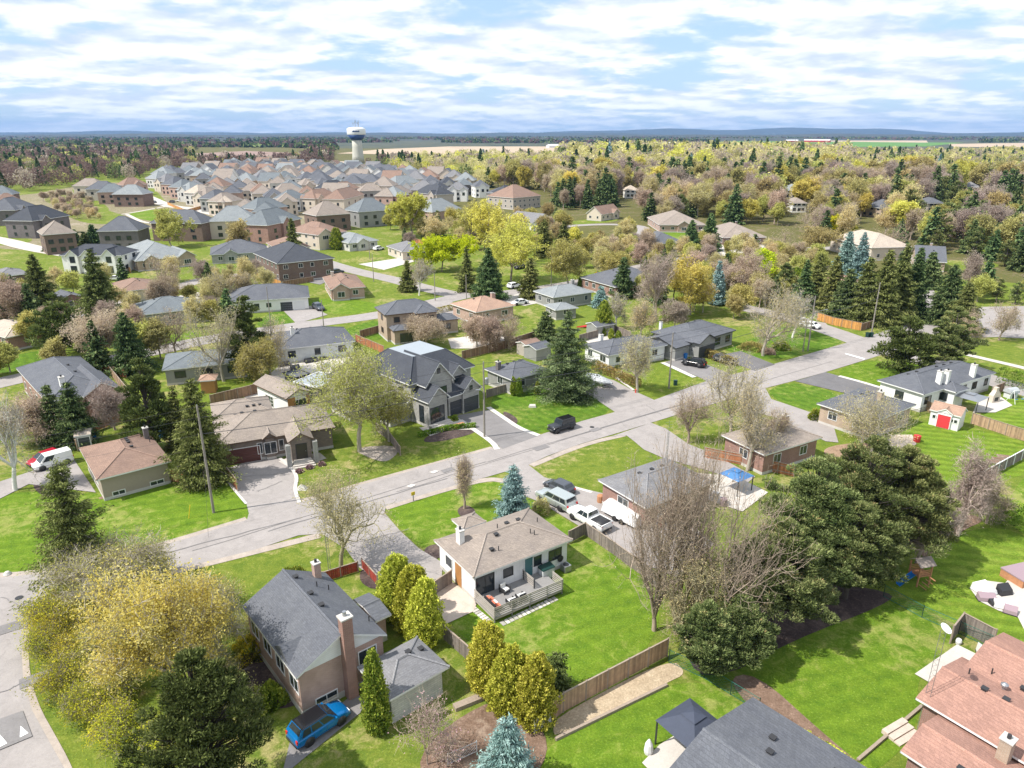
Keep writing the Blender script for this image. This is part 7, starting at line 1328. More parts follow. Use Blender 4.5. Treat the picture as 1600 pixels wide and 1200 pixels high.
# utility poles and wires
pA = pole((334, 801), 634, 'wooden utility pole on the big front lawn, left', trans=False); pB = pole((757, 683), 566, 'wooden utility pole with grey transformer by the dark modern house', trans=True, lamp=(radians(200), .6, 6.5)); pC = pole((1045, 607), 520, 'pale utility pole on the lawn beside the black SUV'); pD = pole((1262, 548), 463, 'pair-braced pole with street lamp on the corner lawn', lamp=(radians(12), 2.6, 7.5)); pE = pole((1362, 519), 442, 'leaning wooden pole in front of the evergreen row')
wr = 'overhead wires along the main road'
x, y = G(1258, 549); b = MB(); b.tube((0, 0, 0), (0, 0, 6.2), .12, .09, 9); simple('support_pole', b, 'pole_wood', (x-.6, y-.3), 'short support pole beside the street lamp pole on the corner lawn', 'pole')
for dz, nm in ((.15, 'top'), (1.4, 'upper'), (3.4, 'lower')):
    for a, c, s_ in ((pA, pB, 'left'), (pB, pC, 'middle'), (pC, pD, 'right'), (pD, pE, 'far right')): wire((a[0], a[1], a[2]-dz), (c[0], c[1], c[2]-dz), '%s overhead wire along the main road, %s span' % (nm, s_), r=.024 if dz < 3 else .04)
    wire((pA[0], pA[1], pA[2]-dz), (pA[0]-38, pA[1]-20, pA[2]-dz), '%s overhead wire leaving the left utility pole' % nm, r=.012)
wire((pA[0], pA[1], 8.5), (pA[0]+1.6, pA[1]-5.5, .1), 'guy wire bracing the left utility pole', sag=0, name='guy_wire')
bb = W2(BUNG, 0, 0); wire((pB[0], pB[1], pB[2]-3.2), (W2(MODERN, 3, -5)[0], W2(MODERN, 3, -5)[1], 6.2), 'service wire from the transformer pole to the modern house', sag=.3)
for bs, tp, lb in (((388, 514), 470, 'thin street pole on the second street, left'), ((506, 513), 470, 'thin street pole beside the dark SUV driveway') , ((584, 440), 397, 'street pole at the bend by the red-brown roof'), ((680, 470), 428, 'street pole on the corner island'), ((729, 474), 430, 'street pole behind the two-storey tan house'), ((861, 452), 400, 'tall street pole on the side street right of the parked cars'), ((423, 506), 448, 'street pole by the corner lawn, second street'), ((578, 405), 375, 'street pole on the far curve'), ((1495, 560), 545, 'short pole by the right junction')):
    pole(bs, tp, lb, r=.13)
x, y = G(680, 465); 
# antennas
def lattice(p, h, label, mat='metal_grey', dish=False, w=.22):
    x, y = p; t = thing('antenna_mast', label, 'antenna', (x, y, 0), .4); b = MB(); n = int(h/.45); P = [(w*cos(a), w*sin(a)) for a in (0, 2.094, 4.189)]
    for i in range(3): b.tube((*P[i], 0), (*P[i], h), .018, .018, 5)
    for k in range(n):
        for i in range(3): j = (i+1) % 3; b.tube((*P[i], k*h/n), (*P[j], (k+1)*h/n), .009, .009, 3, 0, False)
    b.build('lattice', mat, t)
    if dish: d = MB(); d.lathe([(.02, 0), (.30, .04), (.42, .12), (.40, .13), (.02, .04)], 16); o = d.build('dish', 'white_paint', t); o.location = (0, 0, h+.1); o.rotation_euler = (.5, .2, 0)
    else:
        d = MB(); d.tube((0, 0, h), (0, 0, h+1.6), .02, .02, 5)
        for z in (.6, 1.0, 1.4): d.tube((-.6, 0, h+z), (.6, 0, h+z), .01, .01, 4)
        d.build('aerial', mat, t)
    return t
lattice(G(1437, 1145), 9.2, 'lattice antenna mast with a round white dish beside the salmon-red roof', dish=True); lattice(G(516, 905), 5.2, 'thin lattice antenna mast behind the pink brick house', w=.15)
x, y = G(1040, 735); lattice((x, y), 5.5, 'thin antenna mast at the weathered grey roof behind the bare trees', w=.12); 
# small street things
def hydrant(p, label):
    x, y = G(*p); t = thing('fire_hydrant', label, 'fire hydrant', (x, y, 0)); b = MB(); b.lathe([(.16, 0), (.16, .06), (.11, .08), (.11, .5), (.14, .52), (.14, .6), (.06, .68), (.03, .74)], 14); b.build('barrel', 'hydrant_red', t)
    for s_ in (-1, 1): c = MB(); c.tube((s_*.09, 0, .42), (s_*.2, 0, .42), .05, .05, 8); c.build('nozzle_cap', 'metal_grey', t)
hydrant((993, 614), 'red fire hydrant at the corner of the lawn by the long hedge')
x, y = G(1055, 602); b = MB(); b.box(-.3, -.25, 0, .3, .25, .9); b.box(-.33, -.28, .9, .33, .28, .96); simple('utility_box', b, 'green_plastic', (x, y), 'small pale green utility box beside the pole by the black SUV', 'utility box'); x, y = G(832, 636); b = MB(); b.add([(-.6, -.35, 0), (.6, -.35, 0), (.6, .35, 0), (-.6, .35, 0), (-.5, -.3, .35), (.5, -.3, .35), (.45, .25, .42), (-.45, .25, .42)], [(0, 3, 2, 1), (4, 5, 6, 7), (0, 1, 5, 4), (1, 2, 6, 5), (2, 3, 7, 6), (3, 0, 4, 7)]); simple('stone', b, 'concrete', (x, y), 'pale flat boulder on the lawn right of the concrete kerb', 'boulder')
x, y = G(472, 764); b = MB(); b.add([(-.7, -.5, 0), (.7, -.5, 0), (.7, .5, 0), (-.7, .5, 0), (0, 0, .75)], [(0, 3, 2, 1), (0, 1, 4), (1, 2, 4), (2, 3, 4), (3, 0, 4)]); simple('stone', b, 'stone_pale', (x, y), 'pointed landscaping rock at the stone bungalow driveway mouth', 'boulder')
x, y = G(646, 783); t = thing('marker_sign', 'small yellow and green utility marker on the road verge', 'sign', (x, y, 0), .6); b = MB(); b.tube((0, 0, 0), (0, 0, .9), .05, .05, 8); b.build('post', 'green_plastic', t); b = MB(); b.box(-.25, -.02, .8, .25, .02, 1.25); b.build('panel', 'sign_yellow', t)
for p, hh, m, lb in (((295, 810), 1.7, 'sign_yellow', 'thin leaning yellow marker post on the big front lawn'), ((105, 880), 1.6, 'green_plastic', 'thin green marker post at the foot of the ragged spruce')): x, y = G(*p); b = MB(); b.tube((0, 0, 0), (.35, .1, hh), .035, .035, 6); simple('marker_post', b, m, (x, y), lb, 'post')
x, y = G(12, 898); b = MB(); b.lathe([(.35, 0), (.38, .1), (.2, .35), (.05, .4)], 12); simple('stone', b, 'concrete', (x, y), 'small whitish rock at the edge of the left road', 'boulder'); x, y = G(931, 440); t = thing('road_sign', 'yellow diamond warning sign on the side street', 'sign', (x, y, 0), 0.0); b = MB(); b.tube((0, 0, 0), (0, 0, 2.2), .04, .04, 6); b.build('post', 'metal_grey', t); b = MB(); b.add([(0, -.03, 1.7), (.6, -.03, 2.4), (0, -.03, 3.1), (-.6, -.03, 2.4), (0, .0, 1.7), (.6, .0, 2.4), (0, .0, 3.1), (-.6, .0, 2.4)], [(0, 1, 2, 3), (7, 6, 5, 4), (0, 4, 5, 1), (1, 5, 6, 2), (2, 6, 7, 3), (3, 7, 4, 0)]); b.build('panel', 'sign_yellow', t)
for p, c, lb in (((541, 1075), 'blue_plastic', 'blue wheelie bin beside the red chimney of the pink brick house'), ((148, 690), 'blue_plastic', 'blue wheelie bin beside the small grey garden shed'), ((1070, 560), 'blue_plastic', 'blue wheelie bin in front of the carport by the black SUV'), ((1368, 684), 'blue_plastic', 'blue wheelie bin behind the brick bungalow'), ((1355, 527), 'green_plastic', 'left dark green bin at the road corner'), ((1361, 527), 'green_plastic', 'right dark green bin at the road corner')): bin_(p, lb, c)
# playset, gazebos, furniture
x, y = G(1434, 910); t = thing('playset', 'wooden playset with roof and blue slide at the edge of the mown lawn', 'playset', (x, y, 0), .25)
for sx in (-.7, .7):
    for sy in (-.6, .6): b = MB(); b.box(sx-.06, sy-.06, 0, sx+.06, sy+.06, 2.3); b.build('post', 'wood_cedar', t)
b = MB(); b.box(-.75, -.65, 1.1, .75, .65, 1.18); b.build('platform', 'wood_cedar', t); b = MB(); b.add([(-.95, -.85, 2.3), (.95, -.85, 2.3), (.95, 0, 2.9), (-.95, 0, 2.9), (.95, .85, 2.3), (-.95, .85, 2.3)], [(0, 1, 2, 3), (3, 2, 4, 5)]); b.build('roof', 'fence_weathered', t)
b = MB(); [b.box(-.72, sy-.02, 1.3+.2*i, .72, sy+.02, 1.4+.2*i) for i in range(3) for sy in (-.6, .6)]; b.build('railing', 'wood_cedar', t); b = MB(); b.add([(-.75, .2, 1.15), (-.75, -.3, 1.15), (-2.4, -.3, .15), (-2.4, .2, .15), (-.75, .25, 1.35), (-2.4, .25, .35), (-.75, -.35, 1.35), (-2.4, -.35, .35)], [(0, 1, 2, 3), (0, 3, 5, 4), (1, 6, 7, 2)]); b.build('slide', 'blue_plastic', t); b = MB(); [b.box(.3*i-.5, -1.5, .25*i*0+.2+.28*i, .3*i-.42, -.6, .26+.28*i) for i in range(4)]; b.build('ladder', 'wood_cedar', t)
def gazebo(p, s, h, label, mat, legs=True, rz=.62, vent=True, name='gazebo', peak=1.2):
    x, y = G(*p); t = thing(name, label, 'gazebo', (x, y, 0), rz); b = MB(); a = s; n = [(-a, -a, h), (a, -a, h), (a, a, h), (-a, a, h)]; q = a*.3; e = [(-q, -q, h+peak*.72), (q, -q, h+peak*.72), (q, q, h+peak*.72), (-q, q, h+peak*.72)]
    b.add(n+e, [(0, 1, 5, 4), (1, 2, 6, 5), (2, 3, 7, 6), (3, 0, 4, 7), (0, 3, 2, 1)]); b.add([(u[0]*1.15, u[1]*1.15, u[2]+.06) for u in e]+[(0, 0, h+peak)], [(0, 1, 4), (1, 2, 4), (2, 3, 4), (3, 0, 4)]); b.build('canopy', mat, t)
    for sx in (-1, 1):
        for sy in (-1, 1): l = MB(); l.box(sx*a*.94-.05, sy*a*.94-.05, 0, sx*a*.94+.05, sy*a*.94+.05, h+.03); l.build('leg', 'trim_dark', t)
    return t
gazebo((1078, 1170), 1.85, 2.2, 'dark blue-grey fabric gazebo beside the blue-grey roof at the bottom', 'awning'); gazebo((1512, 640), 2.0, 2.3, 'dark hardtop gazebo between the shed and the white house', 'metal_grey', peak=.6)
x, y = G(1040, 1180); b = MB(); b.lathe([(.3, 0), (.34, .3), (.28, .8), (.12, 1.15), (.05, 1.25)], 10); simple('covered_planter', b, 'fabric_white', (x-1.2, y+.2), 'pale wrapped planter on the small patio by the gazebo', 'planter'); 
def seat(p, label, mat, rz=.3, w=1.6, d=.75, h=.7): x, y = G(*p); t = thing('covered_furniture', label, 'patio furniture', (x, y, 0), rz); b = MB(); b.add([(-w/2, -d/2, .04), (w/2, -d/2, .04), (w/2, d/2, .04), (-w/2, d/2, .04), (-w/2*.9, -d/2*.8, h*.6), (w/2*.9, -d/2*.8, h*.6), (w/2*.95, d/2*.9, h), (-w/2*.95, d/2*.9, h)], [(0, 3, 2, 1), (4, 5, 6, 7), (0, 1, 5, 4), (1, 2, 6, 5), (2, 3, 7, 6), (3, 0, 4, 7)]); b.build('cover', mat, t); b = MB(); b.box(-w/2-.03, -d/2-.03, 0, w/2+.03, d/2+.03, .1); b.build('base', 'metal_dark', t)
seat((1537, 925), 'white-covered round table on the curved patio, right', 'fabric_white', w=1.7, d=1.6, h=.8); seat((1541, 938), 'mauve cushioned seat nearest the white-covered table', 'cushion_mauve', -.2); seat((1553, 945), 'dark side table between the mauve seats', 'black_plastic', 0, .8, .7, .5); seat((1567, 950), 'pale cushioned seat on the curved patio edge', 'fabric_white', -.4); seat((1578, 958), 'mauve cushioned seat at the right end of the row', 'cushion_mauve', -.6, 1.1); seat((1568, 928), 'dark grill cover on the curved patio', 'black_plastic', .2, 1.3, .8, 1.0)
x, y = G(1600, 905); b = MB(); b.box(-1.8, -1.2, 0, 1.8, 1.2, .85, 0); b.box(-1.85, -1.25, .85, 1.85, 1.25, .98, 1); simple('hot_tub', b, ['wood_cedar', 'cushion_mauve'], (x, y), 'brown-sided hot tub with dark cover at the right edge', 'hot tub', .3)
seat((1533, 1022), 'cream lounge chair on the screened patio', 'cushion_white', 1.2, .8, .7, .9); x, y = G(1497, 1006); b = MB(); b.lathe([(.2, 0), (.26, .3), (.2, .5), (.05, .55)], 10); simple('planter', b, 'fabric_white', (x, y), 'small white pot in the corner of the screened patio', 'planter')
for i, (p, w, m, r_) in enumerate((((445, 572), 2.2, 'black_plastic', .6), ((462, 577), 1.8, 'black_plastic', .6), ((487, 566), 2.6, 'black_plastic', .6), ((505, 562), 1.6, 'metal_dark', .6), ((512, 574), 1.2, 'metal_grey', .6))): seat(p, ['dark sectional sofa at the left end of the terrace', 'dark low table on the terrace with furniture', 'large dark dining set on the terrace', 'dark grill on the terrace by the blue-grey bungalow', 'small grey table at the terrace edge'][i], m, r_, w, 1.2, .8)
x, y = G(1432, 690); b = MB(); b.lathe([(.45, 0), (.5, .7), (.5, .95), (.3, 1.0)], 14); simple('fire_pit', b, 'pipe_red', (x, y), 'rust red barrel on the gravel corner behind the brick bungalow', 'barrel'); x, y = G(1552, 628); t = thing('outdoor_fireplace', 'pale stone outdoor fireplace on the right patio', 'fireplace', (x, y, 0), .4); b = MB(); b.box(-.9, -.4, 0, .9, .4, 1.3); b.add([(-.9, -.4, 1.3), (.9, -.4, 1.3), (.9, .4, 1.3), (-.9, .4, 1.3), (-.3, -.3, 2.1), (.3, -.3, 2.1), (.3, .3, 2.1), (-.3, .3, 2.1)], [(4, 5, 6, 7), (0, 1, 5, 4), (1, 2, 6, 5), (2, 3, 7, 6), (3, 0, 4, 7)]); b.box(-.3, -.3, 2.1, .3, .3, 2.6); b.build('stonework', 'stucco_beige', t); b = MB(); b.box(-.45, -.43, .3, .45, -.38, .95); b.build('hearth', 'vent_black', t)
for i, p in enumerate(((1503, 650), (1520, 633))): x, y = G(*p)
t = thing('swing_set', 'white metal swing set on the lawn at the right edge', 'swing set', (*G(1592, 628), 0), .2); b = MB()
for sx in (-1.5, 1.5):
    for sy in (-1, 1): b.tube((sx, 0, 2.1), (sx*1.1, sy*.9, 0), .035, .035, 6)
b.tube((-1.5, 0, 2.1), (1.5, 0, 2.1), .04, .04, 6); b.build('frame', 'white_paint', t)
for sx in (-.6, .6): s_ = MB(); s_.box(sx-.22, -.1, .45, sx+.22, .1, .5); s_.tube((sx-.2, 0, .5), (sx-.2, 0, 2.1), .01, .01, 4); s_.tube((sx+.2, 0, .5), (sx+.2, 0, 2.1), .01, .01, 4); s_.build('swing_seat', 'blue_plastic', t)
x, y = G(1578, 621); t = thing('playhouse', 'tiny round-roofed playhouse left of the white swing set', 'playhouse', (x, y, 0), .3); b = MB(); b.box(-.8, -.6, 0, .8, .6, 1.1); b.build('wall', 'siding_pale', t); b = MB(); b.add([(1.0*s_, .75*cos(a), 1.0+.75*sin(a)) for s_ in (-1, 1) for a in [i*pi/8 for i in range(9)]], [(i, i+1, 10+i, 9+i) for i in range(8)]+[tuple(range(8, -1, -1)), tuple(range(9, 18))]); b.build('roof', 'tarp_grey', t); b = MB(); b.box(-.3, -.63, .05, .2, -.6, .9); b.build('door', 'vent_black', t)
for i, p in enumerate(((1568, 715), (1560, 719), (1552, 723))): 
    x, y = G(*p); b = MB(); b.box(-.75, -.45, 0, .75, .45, .25, 0); b.box(-.65, -.35, .25, .65, .35, .28, 1); simple('raised_bed', b, ['wood_post', 'soil'], (x, y), '%s raised garden bed on the mown right lawn' % ('right', 'middle', 'left')[i], 'raised bed', -.3, 'raised beds on the right lawn')
x, y = G(560, 640); b = MB(); b.box(-1.5, -1.0, 0, 1.5, 1.0, 2.0); b = None
t = thing('flag', 'red and white maple-leaf panel leaning in the neighbour yard', 'flag', (*G(1022, 822), 0), -.7); b = MB(); b.add([(-.9, 0, .2), (-.4, 0, .2), (-.4, .25, 1.3), (-.9, .25, 1.3)], [(0, 1, 2, 3)]); b.add([(.4, 0, .2), (.9, 0, .2), (.9, .25, 1.3), (.4, .25, 1.3)], [(0, 1, 2, 3)]); b.add([(-.22, -.01, .5), (0, -.01, .42), (.22, -.01, .5), (.3, .10, .85), (.08, .12, .85), (0, .2, 1.1), (-.08, .12, .85), (-.3, .10, .85)], [tuple(range(8))]); b.build('red_panel', 'pipe_red', t); b = MB(); b.add([(-.4, 0.01, .2), (.4, 0.01, .2), (.4, .26, 1.3), (-.4, .26, 1.3)], [(0, 1, 2, 3)]); b.build('white_panel', 'white_paint', t)
gazebo((1148, 765), 1.5, 2.1, 'blue patio canopy behind the weathered grey roof', 'tarp_blue', peak=.7); 
# clutter in the neighbour yard and others
rg_ = random.Random(4); CL = [((1090, 800), 'blue_plastic', 'blue barrel in the cluttered yard'), ((1035, 800), 'fabric_white', 'white covered drum near the trailer'), ((1118, 780), 'fabric_white', 'white bin behind the weathered grey roof'), ((1130, 790), 'cushion_mauve', 'mauve tub behind the weathered grey roof'), ((938, 785), 'wood_cedar', 'stack of firewood barrels beside the dark hatchback'), ((254, 683), 'blue_plastic', 'blue water butt behind the beige bungalow'), ((262, 672), 'fabric_white', 'white tub in the small garden behind the beige bungalow')]
for p, m, lb in CL: x, y = G(*p); b = MB(); b.lathe([(.38, 0), (.42, .3), (.42, .9), (.36, 1.0), (.1, 1.02)], 12); simple('barrel', b, m, (x, y), lb, 'barrel')
x, y = G(395, 563) ; t = thing('slide', 'yellow playground slide in a garden, left middle distance', 'slide', (*G(352, 458), 0), .5); b = MB(); b.add([(-1.6, -.3, .1), (-1.6, .3, .1), (.6, .3, 1.9), (.6, -.3, 1.9), (-1.6, -.38, .35), (.6, -.38, 2.15), (-1.6, .38, .35), (.6, .38, 2.15)], [(0, 1, 2, 3), (0, 3, 5, 4), (1, 6, 7, 2)]); b.build('chute', 'sign_yellow', t); b = MB(); [b.box(.6, sy-.04, 0, .7, sy+.04, 2.2) for sy in (-.35, .35)]; b.build('ladder', 'metal_grey', t)
b = MB(); b.box(-3.4, -.8, 0, 3.4, .8, .4); x, y = G(705, 675); simple('planter_box', (lambda m: (m.box(-1.0, -.28, 0, 1.0, .28, .6), m)[1])(MB()), 'wood_cedar', (*G(716, 668),), 'long cedar planter box by the modern house walk', 'planter', .64)
x, y = G(732, 1100); simple('garden_box', (lambda m: (m.box(-1.2, -.3, 0, 1.2, .3, .35), m)[1])(MB()), 'wood_post', (x, y), 'weathered timber garden box below the stone garage lawn', 'garden box', .5)
t = thing('canoe', 'red canoe lying upturned by the small grey-roofed shed', 'canoe', (*G(915, 512), 0.2), .3); loft([(-2.2, [(0.01, .0), (.05, .02), (.05, .1), (.01, .25)]), (0, [(0.01, 0), (.42, .02), (.4, .2), (.01, .45)]), (2.2, [(0.01, 0), (.05, .02), (.05, .1), (.01, .25)])]).build('hull', 'pipe_red', t)
for i, (a_, b_) in enumerate((((868, 1157), (1042, 1072)), ((1340, 1190), (1440, 1105)))):
    A_, B_ = G(*a_), G(*b_); b = MB(); b.obox((0, 0), (B_[0]-A_[0], B_[1]-A_[1]), .22, .25); simple('timber_edging', b, 'wood_post', A_, ['long timber edging along the wood-chip strip', 'timber edging at the corner of the lower right lawn'][i], 'edging')
t = thing('wooden_steps', 'low cedar steps and walk beside the salmon-red roof', 'steps', (*G(1412, 1150), 0), .5); [ (lambda m, i: (m.box(-1.2, -.5+.5*i, 0, 1.2, -.02+.5*i, .12*(i+1)), m.build('step', 'patio_pink', t)))(MB(), i) for i in range(3)]
# ================= far subdivision =================
def ordinal(n):
    a = ['', 'first', 'second', 'third', 'fourth', 'fifth', 'sixth', 'seventh', 'eighth', 'ninth', 'tenth', 'eleventh', 'twelfth', 'thirteenth', 'fourteenth', 'fifteenth', 'sixteenth', 'seventeenth', 'eighteenth', 'nineteenth']
    if n < 20: return a[n]
    t_, u = divmod(n, 10); return (['', '', 'twentieth', 'thirtieth', 'fortieth', 'fiftieth', 'sixtieth', 'seventieth', 'eightieth', 'ninetieth'][t_] if u == 0 else ['', '', 'twenty', 'thirty', 'forty', 'fifty', 'sixty', 'seventy', 'eighty', 'ninety'][t_]+'-'+a[u])

def _inp(x, y, P):
    c = False; j = len(P)-1
    for i in range(len(P)):
        if (P[i][1] > y) != (P[j][1] > y) and x < (P[j][0]-P[i][0])*(y-P[i][1])/(P[j][1]-P[i][1])+P[i][0]: c = not c
        j = i
    return c
for q in ([(225, 276), (330, 268), (480, 262), (600, 268), (720, 290), (735, 300), (660, 340), (560, 345), (430, 360), (330, 360), (300, 330), (262, 318)], [(60, 302), (150, 285), (228, 286), (236, 314), (300, 335), (330, 352), (240, 356), (150, 384), (60, 392), (-60, 385), (-140, 320)]): sheet('yard_ground', q, .0085-.00035*LAY[0]-.00035, 'yard')
strip('side_street', [(300, 326), (330, 322), (400, 300), (500, 296), (600, 312), (640, 330)], 9, 0.03, 'patio_pale'); strip('side_street', [(400, 300), (440, 280), (560, 276), (640, 288)], 8, 0.031, 'patio_pale'); strip('side_street', [(300, 326), (380, 345), (440, 362), (480, 380)], 8, .031, 'patio_pale')
ORD = ['first', 'second', 'third', 'fourth', 'fifth', 'sixth', 'seventh', 'eighth', 'ninth', 'tenth', 'eleventh', 'twelfth', 'thirteenth', 'fourteenth', 'fifteenth', 'sixteenth']
RN = {'shingle_slate': 'slate', 'shingle_dark': 'dark', 'shingle_brown': 'brown', 'shingle_taupe': 'taupe', 'shingle_grey': 'grey', 'shingle_light': 'pale grey', 'shingle_teal': 'blue-grey', 'shingle_cream': 'cream', 'shingle_tan': 'tan'}
WN = {'brick_darkgrey': 'dark brick', 'brick_brown': 'brown brick', 'brick_red': 'red brick', 'brick_tan': 'tan brick', 'brick_pink': 'pinkish brick', 'stucco_beige': 'beige', 'stucco_white': 'white', 'stone_pale': 'pale stone', 'siding_grey': 'grey', 'siding_greige': 'greige', 'siding_charcoal': 'charcoal', 'siding_white': 'white'}
def far_house(A, B, depth, roof, wall, label, ze=7.3, gab=None, sl=.74, wing=False, group='houses of the far subdivision', floors=2, kind='hip', trim='trim_white'):
    h = House('two_storey_house' if floors > 1 else 'bungalow', label, A, B, ze=ze, kind=kind, sl=sl, wall=wall, roof=roof, trim=trim, depth=depth, group=group, base=None, ov=.5)
    L, W_ = h.L, h.W
    for f, w, pj in (gab or ()): x = -L/2+L*f; h.wl(x-w/2, -W_/2-pj, x+w/2, 0, ze-.05, 'gy', .8)
    if wing: h.wl(-L/2+.3, -W_/2-2.2, -L/2+L*.45, -W_/2+1.5, 3.0, 'hip', .45)
    h.finish()
    for fl in range(floors):
        for t in (.2, .5, .8): h.win(0, 'a', t+random.uniform(-.05, .05), 1.0+2.9*fl, 1.6, 1.5, 'd')
        for t in (.3, .7): h.win(0, 'd', t, 1.0+2.9*fl, 1.1, 1.4, 'd')
    for i, _ in enumerate(gab or ()): h.win(1+i, 'a', .5, 1.0+2.9*(floors-1), 1.5, 1.8, 'd')
    return h
SL, DK, BR, TP, GY, LT, TL, CR = 'shingle_slate', 'shingle_dark', 'shingle_brown', 'shingle_taupe', 'shingle_grey', 'shingle_light', 'shingle_teal', 'shingle_cream'
big = [((150, 362), (216, 361), 13, SL, 'brick_darkgrey', 'big slate-roofed dark brick house in front of the small park', None), ((66, 368), (120, 364), 13, TP, 'brick_brown', 'taupe-roofed house above the small dark spruces', None), ((51, 346), (110, 337), 14, DK, 'brick_darkgrey', 'dark-roofed house behind the taupe-roofed one, far left', [(.3, 5, 1)]),
 ((24, 329), (58, 322), 14, SL, 'brick_darkgrey', 'slate-roofed house in the far left row, second from the left edge', [(.3, 5, 1)]), ((-12, 321), (44, 318), 14, BR, 'brick_brown', 'brown-roofed house at the far left edge', None), ((-30, 305), (20, 304), 13, TL, 'brick_brown', 'blue-grey roof at the left edge under the wood', None),
 ((174, 304), (223, 304), 14, LT, 'brick_brown', 'nearest pale-roofed brick house of the row above the park', None), ((150, 301), (196, 300), 13, TL, 'brick_pink', 'second house of the row above the park', None), ((132, 296), (176, 296), 13, SL, 'siding_greige', 'third house of the row above the park', None), ((112, 291), (156, 291), 13, TP, 'stucco_beige', 'last house of the row above the park', None),
 ((233, 349), (315, 350), 13, SL, 'brick_brown', 'slate-roofed dark house behind the bare olive tree, right of the park', None), ((324, 347), (400, 345), 15, LT, 'stucco_beige', 'large pale-roofed house with bare trees in front, left of centre', None), ((418, 353), (472, 342), 14, TL, 'brick_red', 'red brick house with blue-grey roof and dark gable window', [(.5, 6, 1)]),
 ((494, 338), (549, 334), 15, TP, 'brick_brown', 'big brown-roofed dark brick house with balcony, centre left', None), ((560, 332), (615, 328), 15, TL, 'siding_grey', 'wide blue-grey roofed house with columned rear, centre left', None), ((400, 328), (451, 323), 13, TL, 'brick_pink', 'blue-grey roofed house behind the red brick one', None), ((430, 302), (478, 300), 14, TP, 'stucco_beige', 'beige house with broad taupe roof in the second far row', None),
 ((492, 311), (530, 306), 12, BR, 'stucco_beige', 'brown-roofed beige house with pale gables, centre left', [(.2, 6, 1)]), ((447, 312), (482, 309), 12, TL, 'siding_white', 'grey-roofed white house between taupe and brown roofs', [(.8, 5, 1)]), ((516, 295), (546, 291), 12, DK, 'brick_red', 'dark-roofed red brick house in the middle of the far rows', None), ((532, 297), (563, 294), 12, BR, 'brick_red', 'brown-roofed brick house right of the dark-roofed red brick house', None),
 ((562, 299), (600, 298), 12, TP, 'siding_grey', 'taupe-roofed house with pale hip line, far middle', None), ((538, 312), (570, 304), 13, BR, 'stucco_beige', 'front brown-roofed house in the middle of the far rows', None), ((590, 306), (623, 307), 14, LT, 'brick_red', 'pale-grey roofed red brick house left of the lone yellow maple', None), ((533, 281), (577, 284), 13, SL, 'siding_grey', 'wide slate-roofed house in front of the water tower', None),
 ((578, 278), (614, 280), 12, SL, 'siding_charcoal', 'modern charcoal house with blue glass front, far middle', None), ((619, 288), (658, 285), 14, LT, 'stucco_white', 'white-porched house with pale grey hip roof, far middle', None), ((614, 307), (645, 300), 12, TP, 'brick_pink', 'pinkish-roofed house behind the lone yellow maple', None), ((647, 301), (682, 305), 13, DK, 'siding_greige', 'dark-roofed gabled house right of the lone yellow maple', [(.8, 6, 1)]),
 ((656, 293), (686, 294), 12, SL, 'brick_darkgrey', 'slate-roofed house at the far row end, left one of two', [(.8, 5, 1)]), ((682, 295), (704, 294), 12, DK, 'brick_darkgrey', 'dark-roofed house at the far row end, right one of two', [(.3, 4, 1)]), ((697, 297), (731, 297), 12, GY, 'stucco_white', 'white gabled house with chimney turret beside the far yellow trees', [(.3, 6, 1.5), (.8, 5, 1)]), ((676, 332), (721, 326), 14, LT, 'brick_pink', 'big pale-grey hip-roofed brick house left of the big yellow maples', None),
 ((522, 259), (551, 259), 12, CR, 'brick_red', 'cream-roofed brick house under the water tower', None), ((553, 262), (568, 262), 8, CR, 'stucco_white', 'cream-roofed garage under the water tower', None), ((447, 265), (489, 261), 14, TL, 'stucco_beige', 'long blue-grey roofed house at the edge of the far trees', None), ((474, 267), (496, 266), 10, CR, 'stucco_beige', 'yellowish house at the edge of the far trees', None),
 ((788, 303), (812, 301), 12, DK, 'brick_brown', 'dark roof peeping left of the brown-grey hip roof', None), ((624, 273), (650, 275), 12, SL, 'siding_greige', 'grey house among yellow trees right of the water tower', None)]
for A, B, d, rf, wl_, lb, gb in big: far_house(A, B, d, rf, wl_, lb, gab=gb, ze=7.2 if 'garage' not in lb else 3.0, floors=2 if 'garage' not in lb else 1)
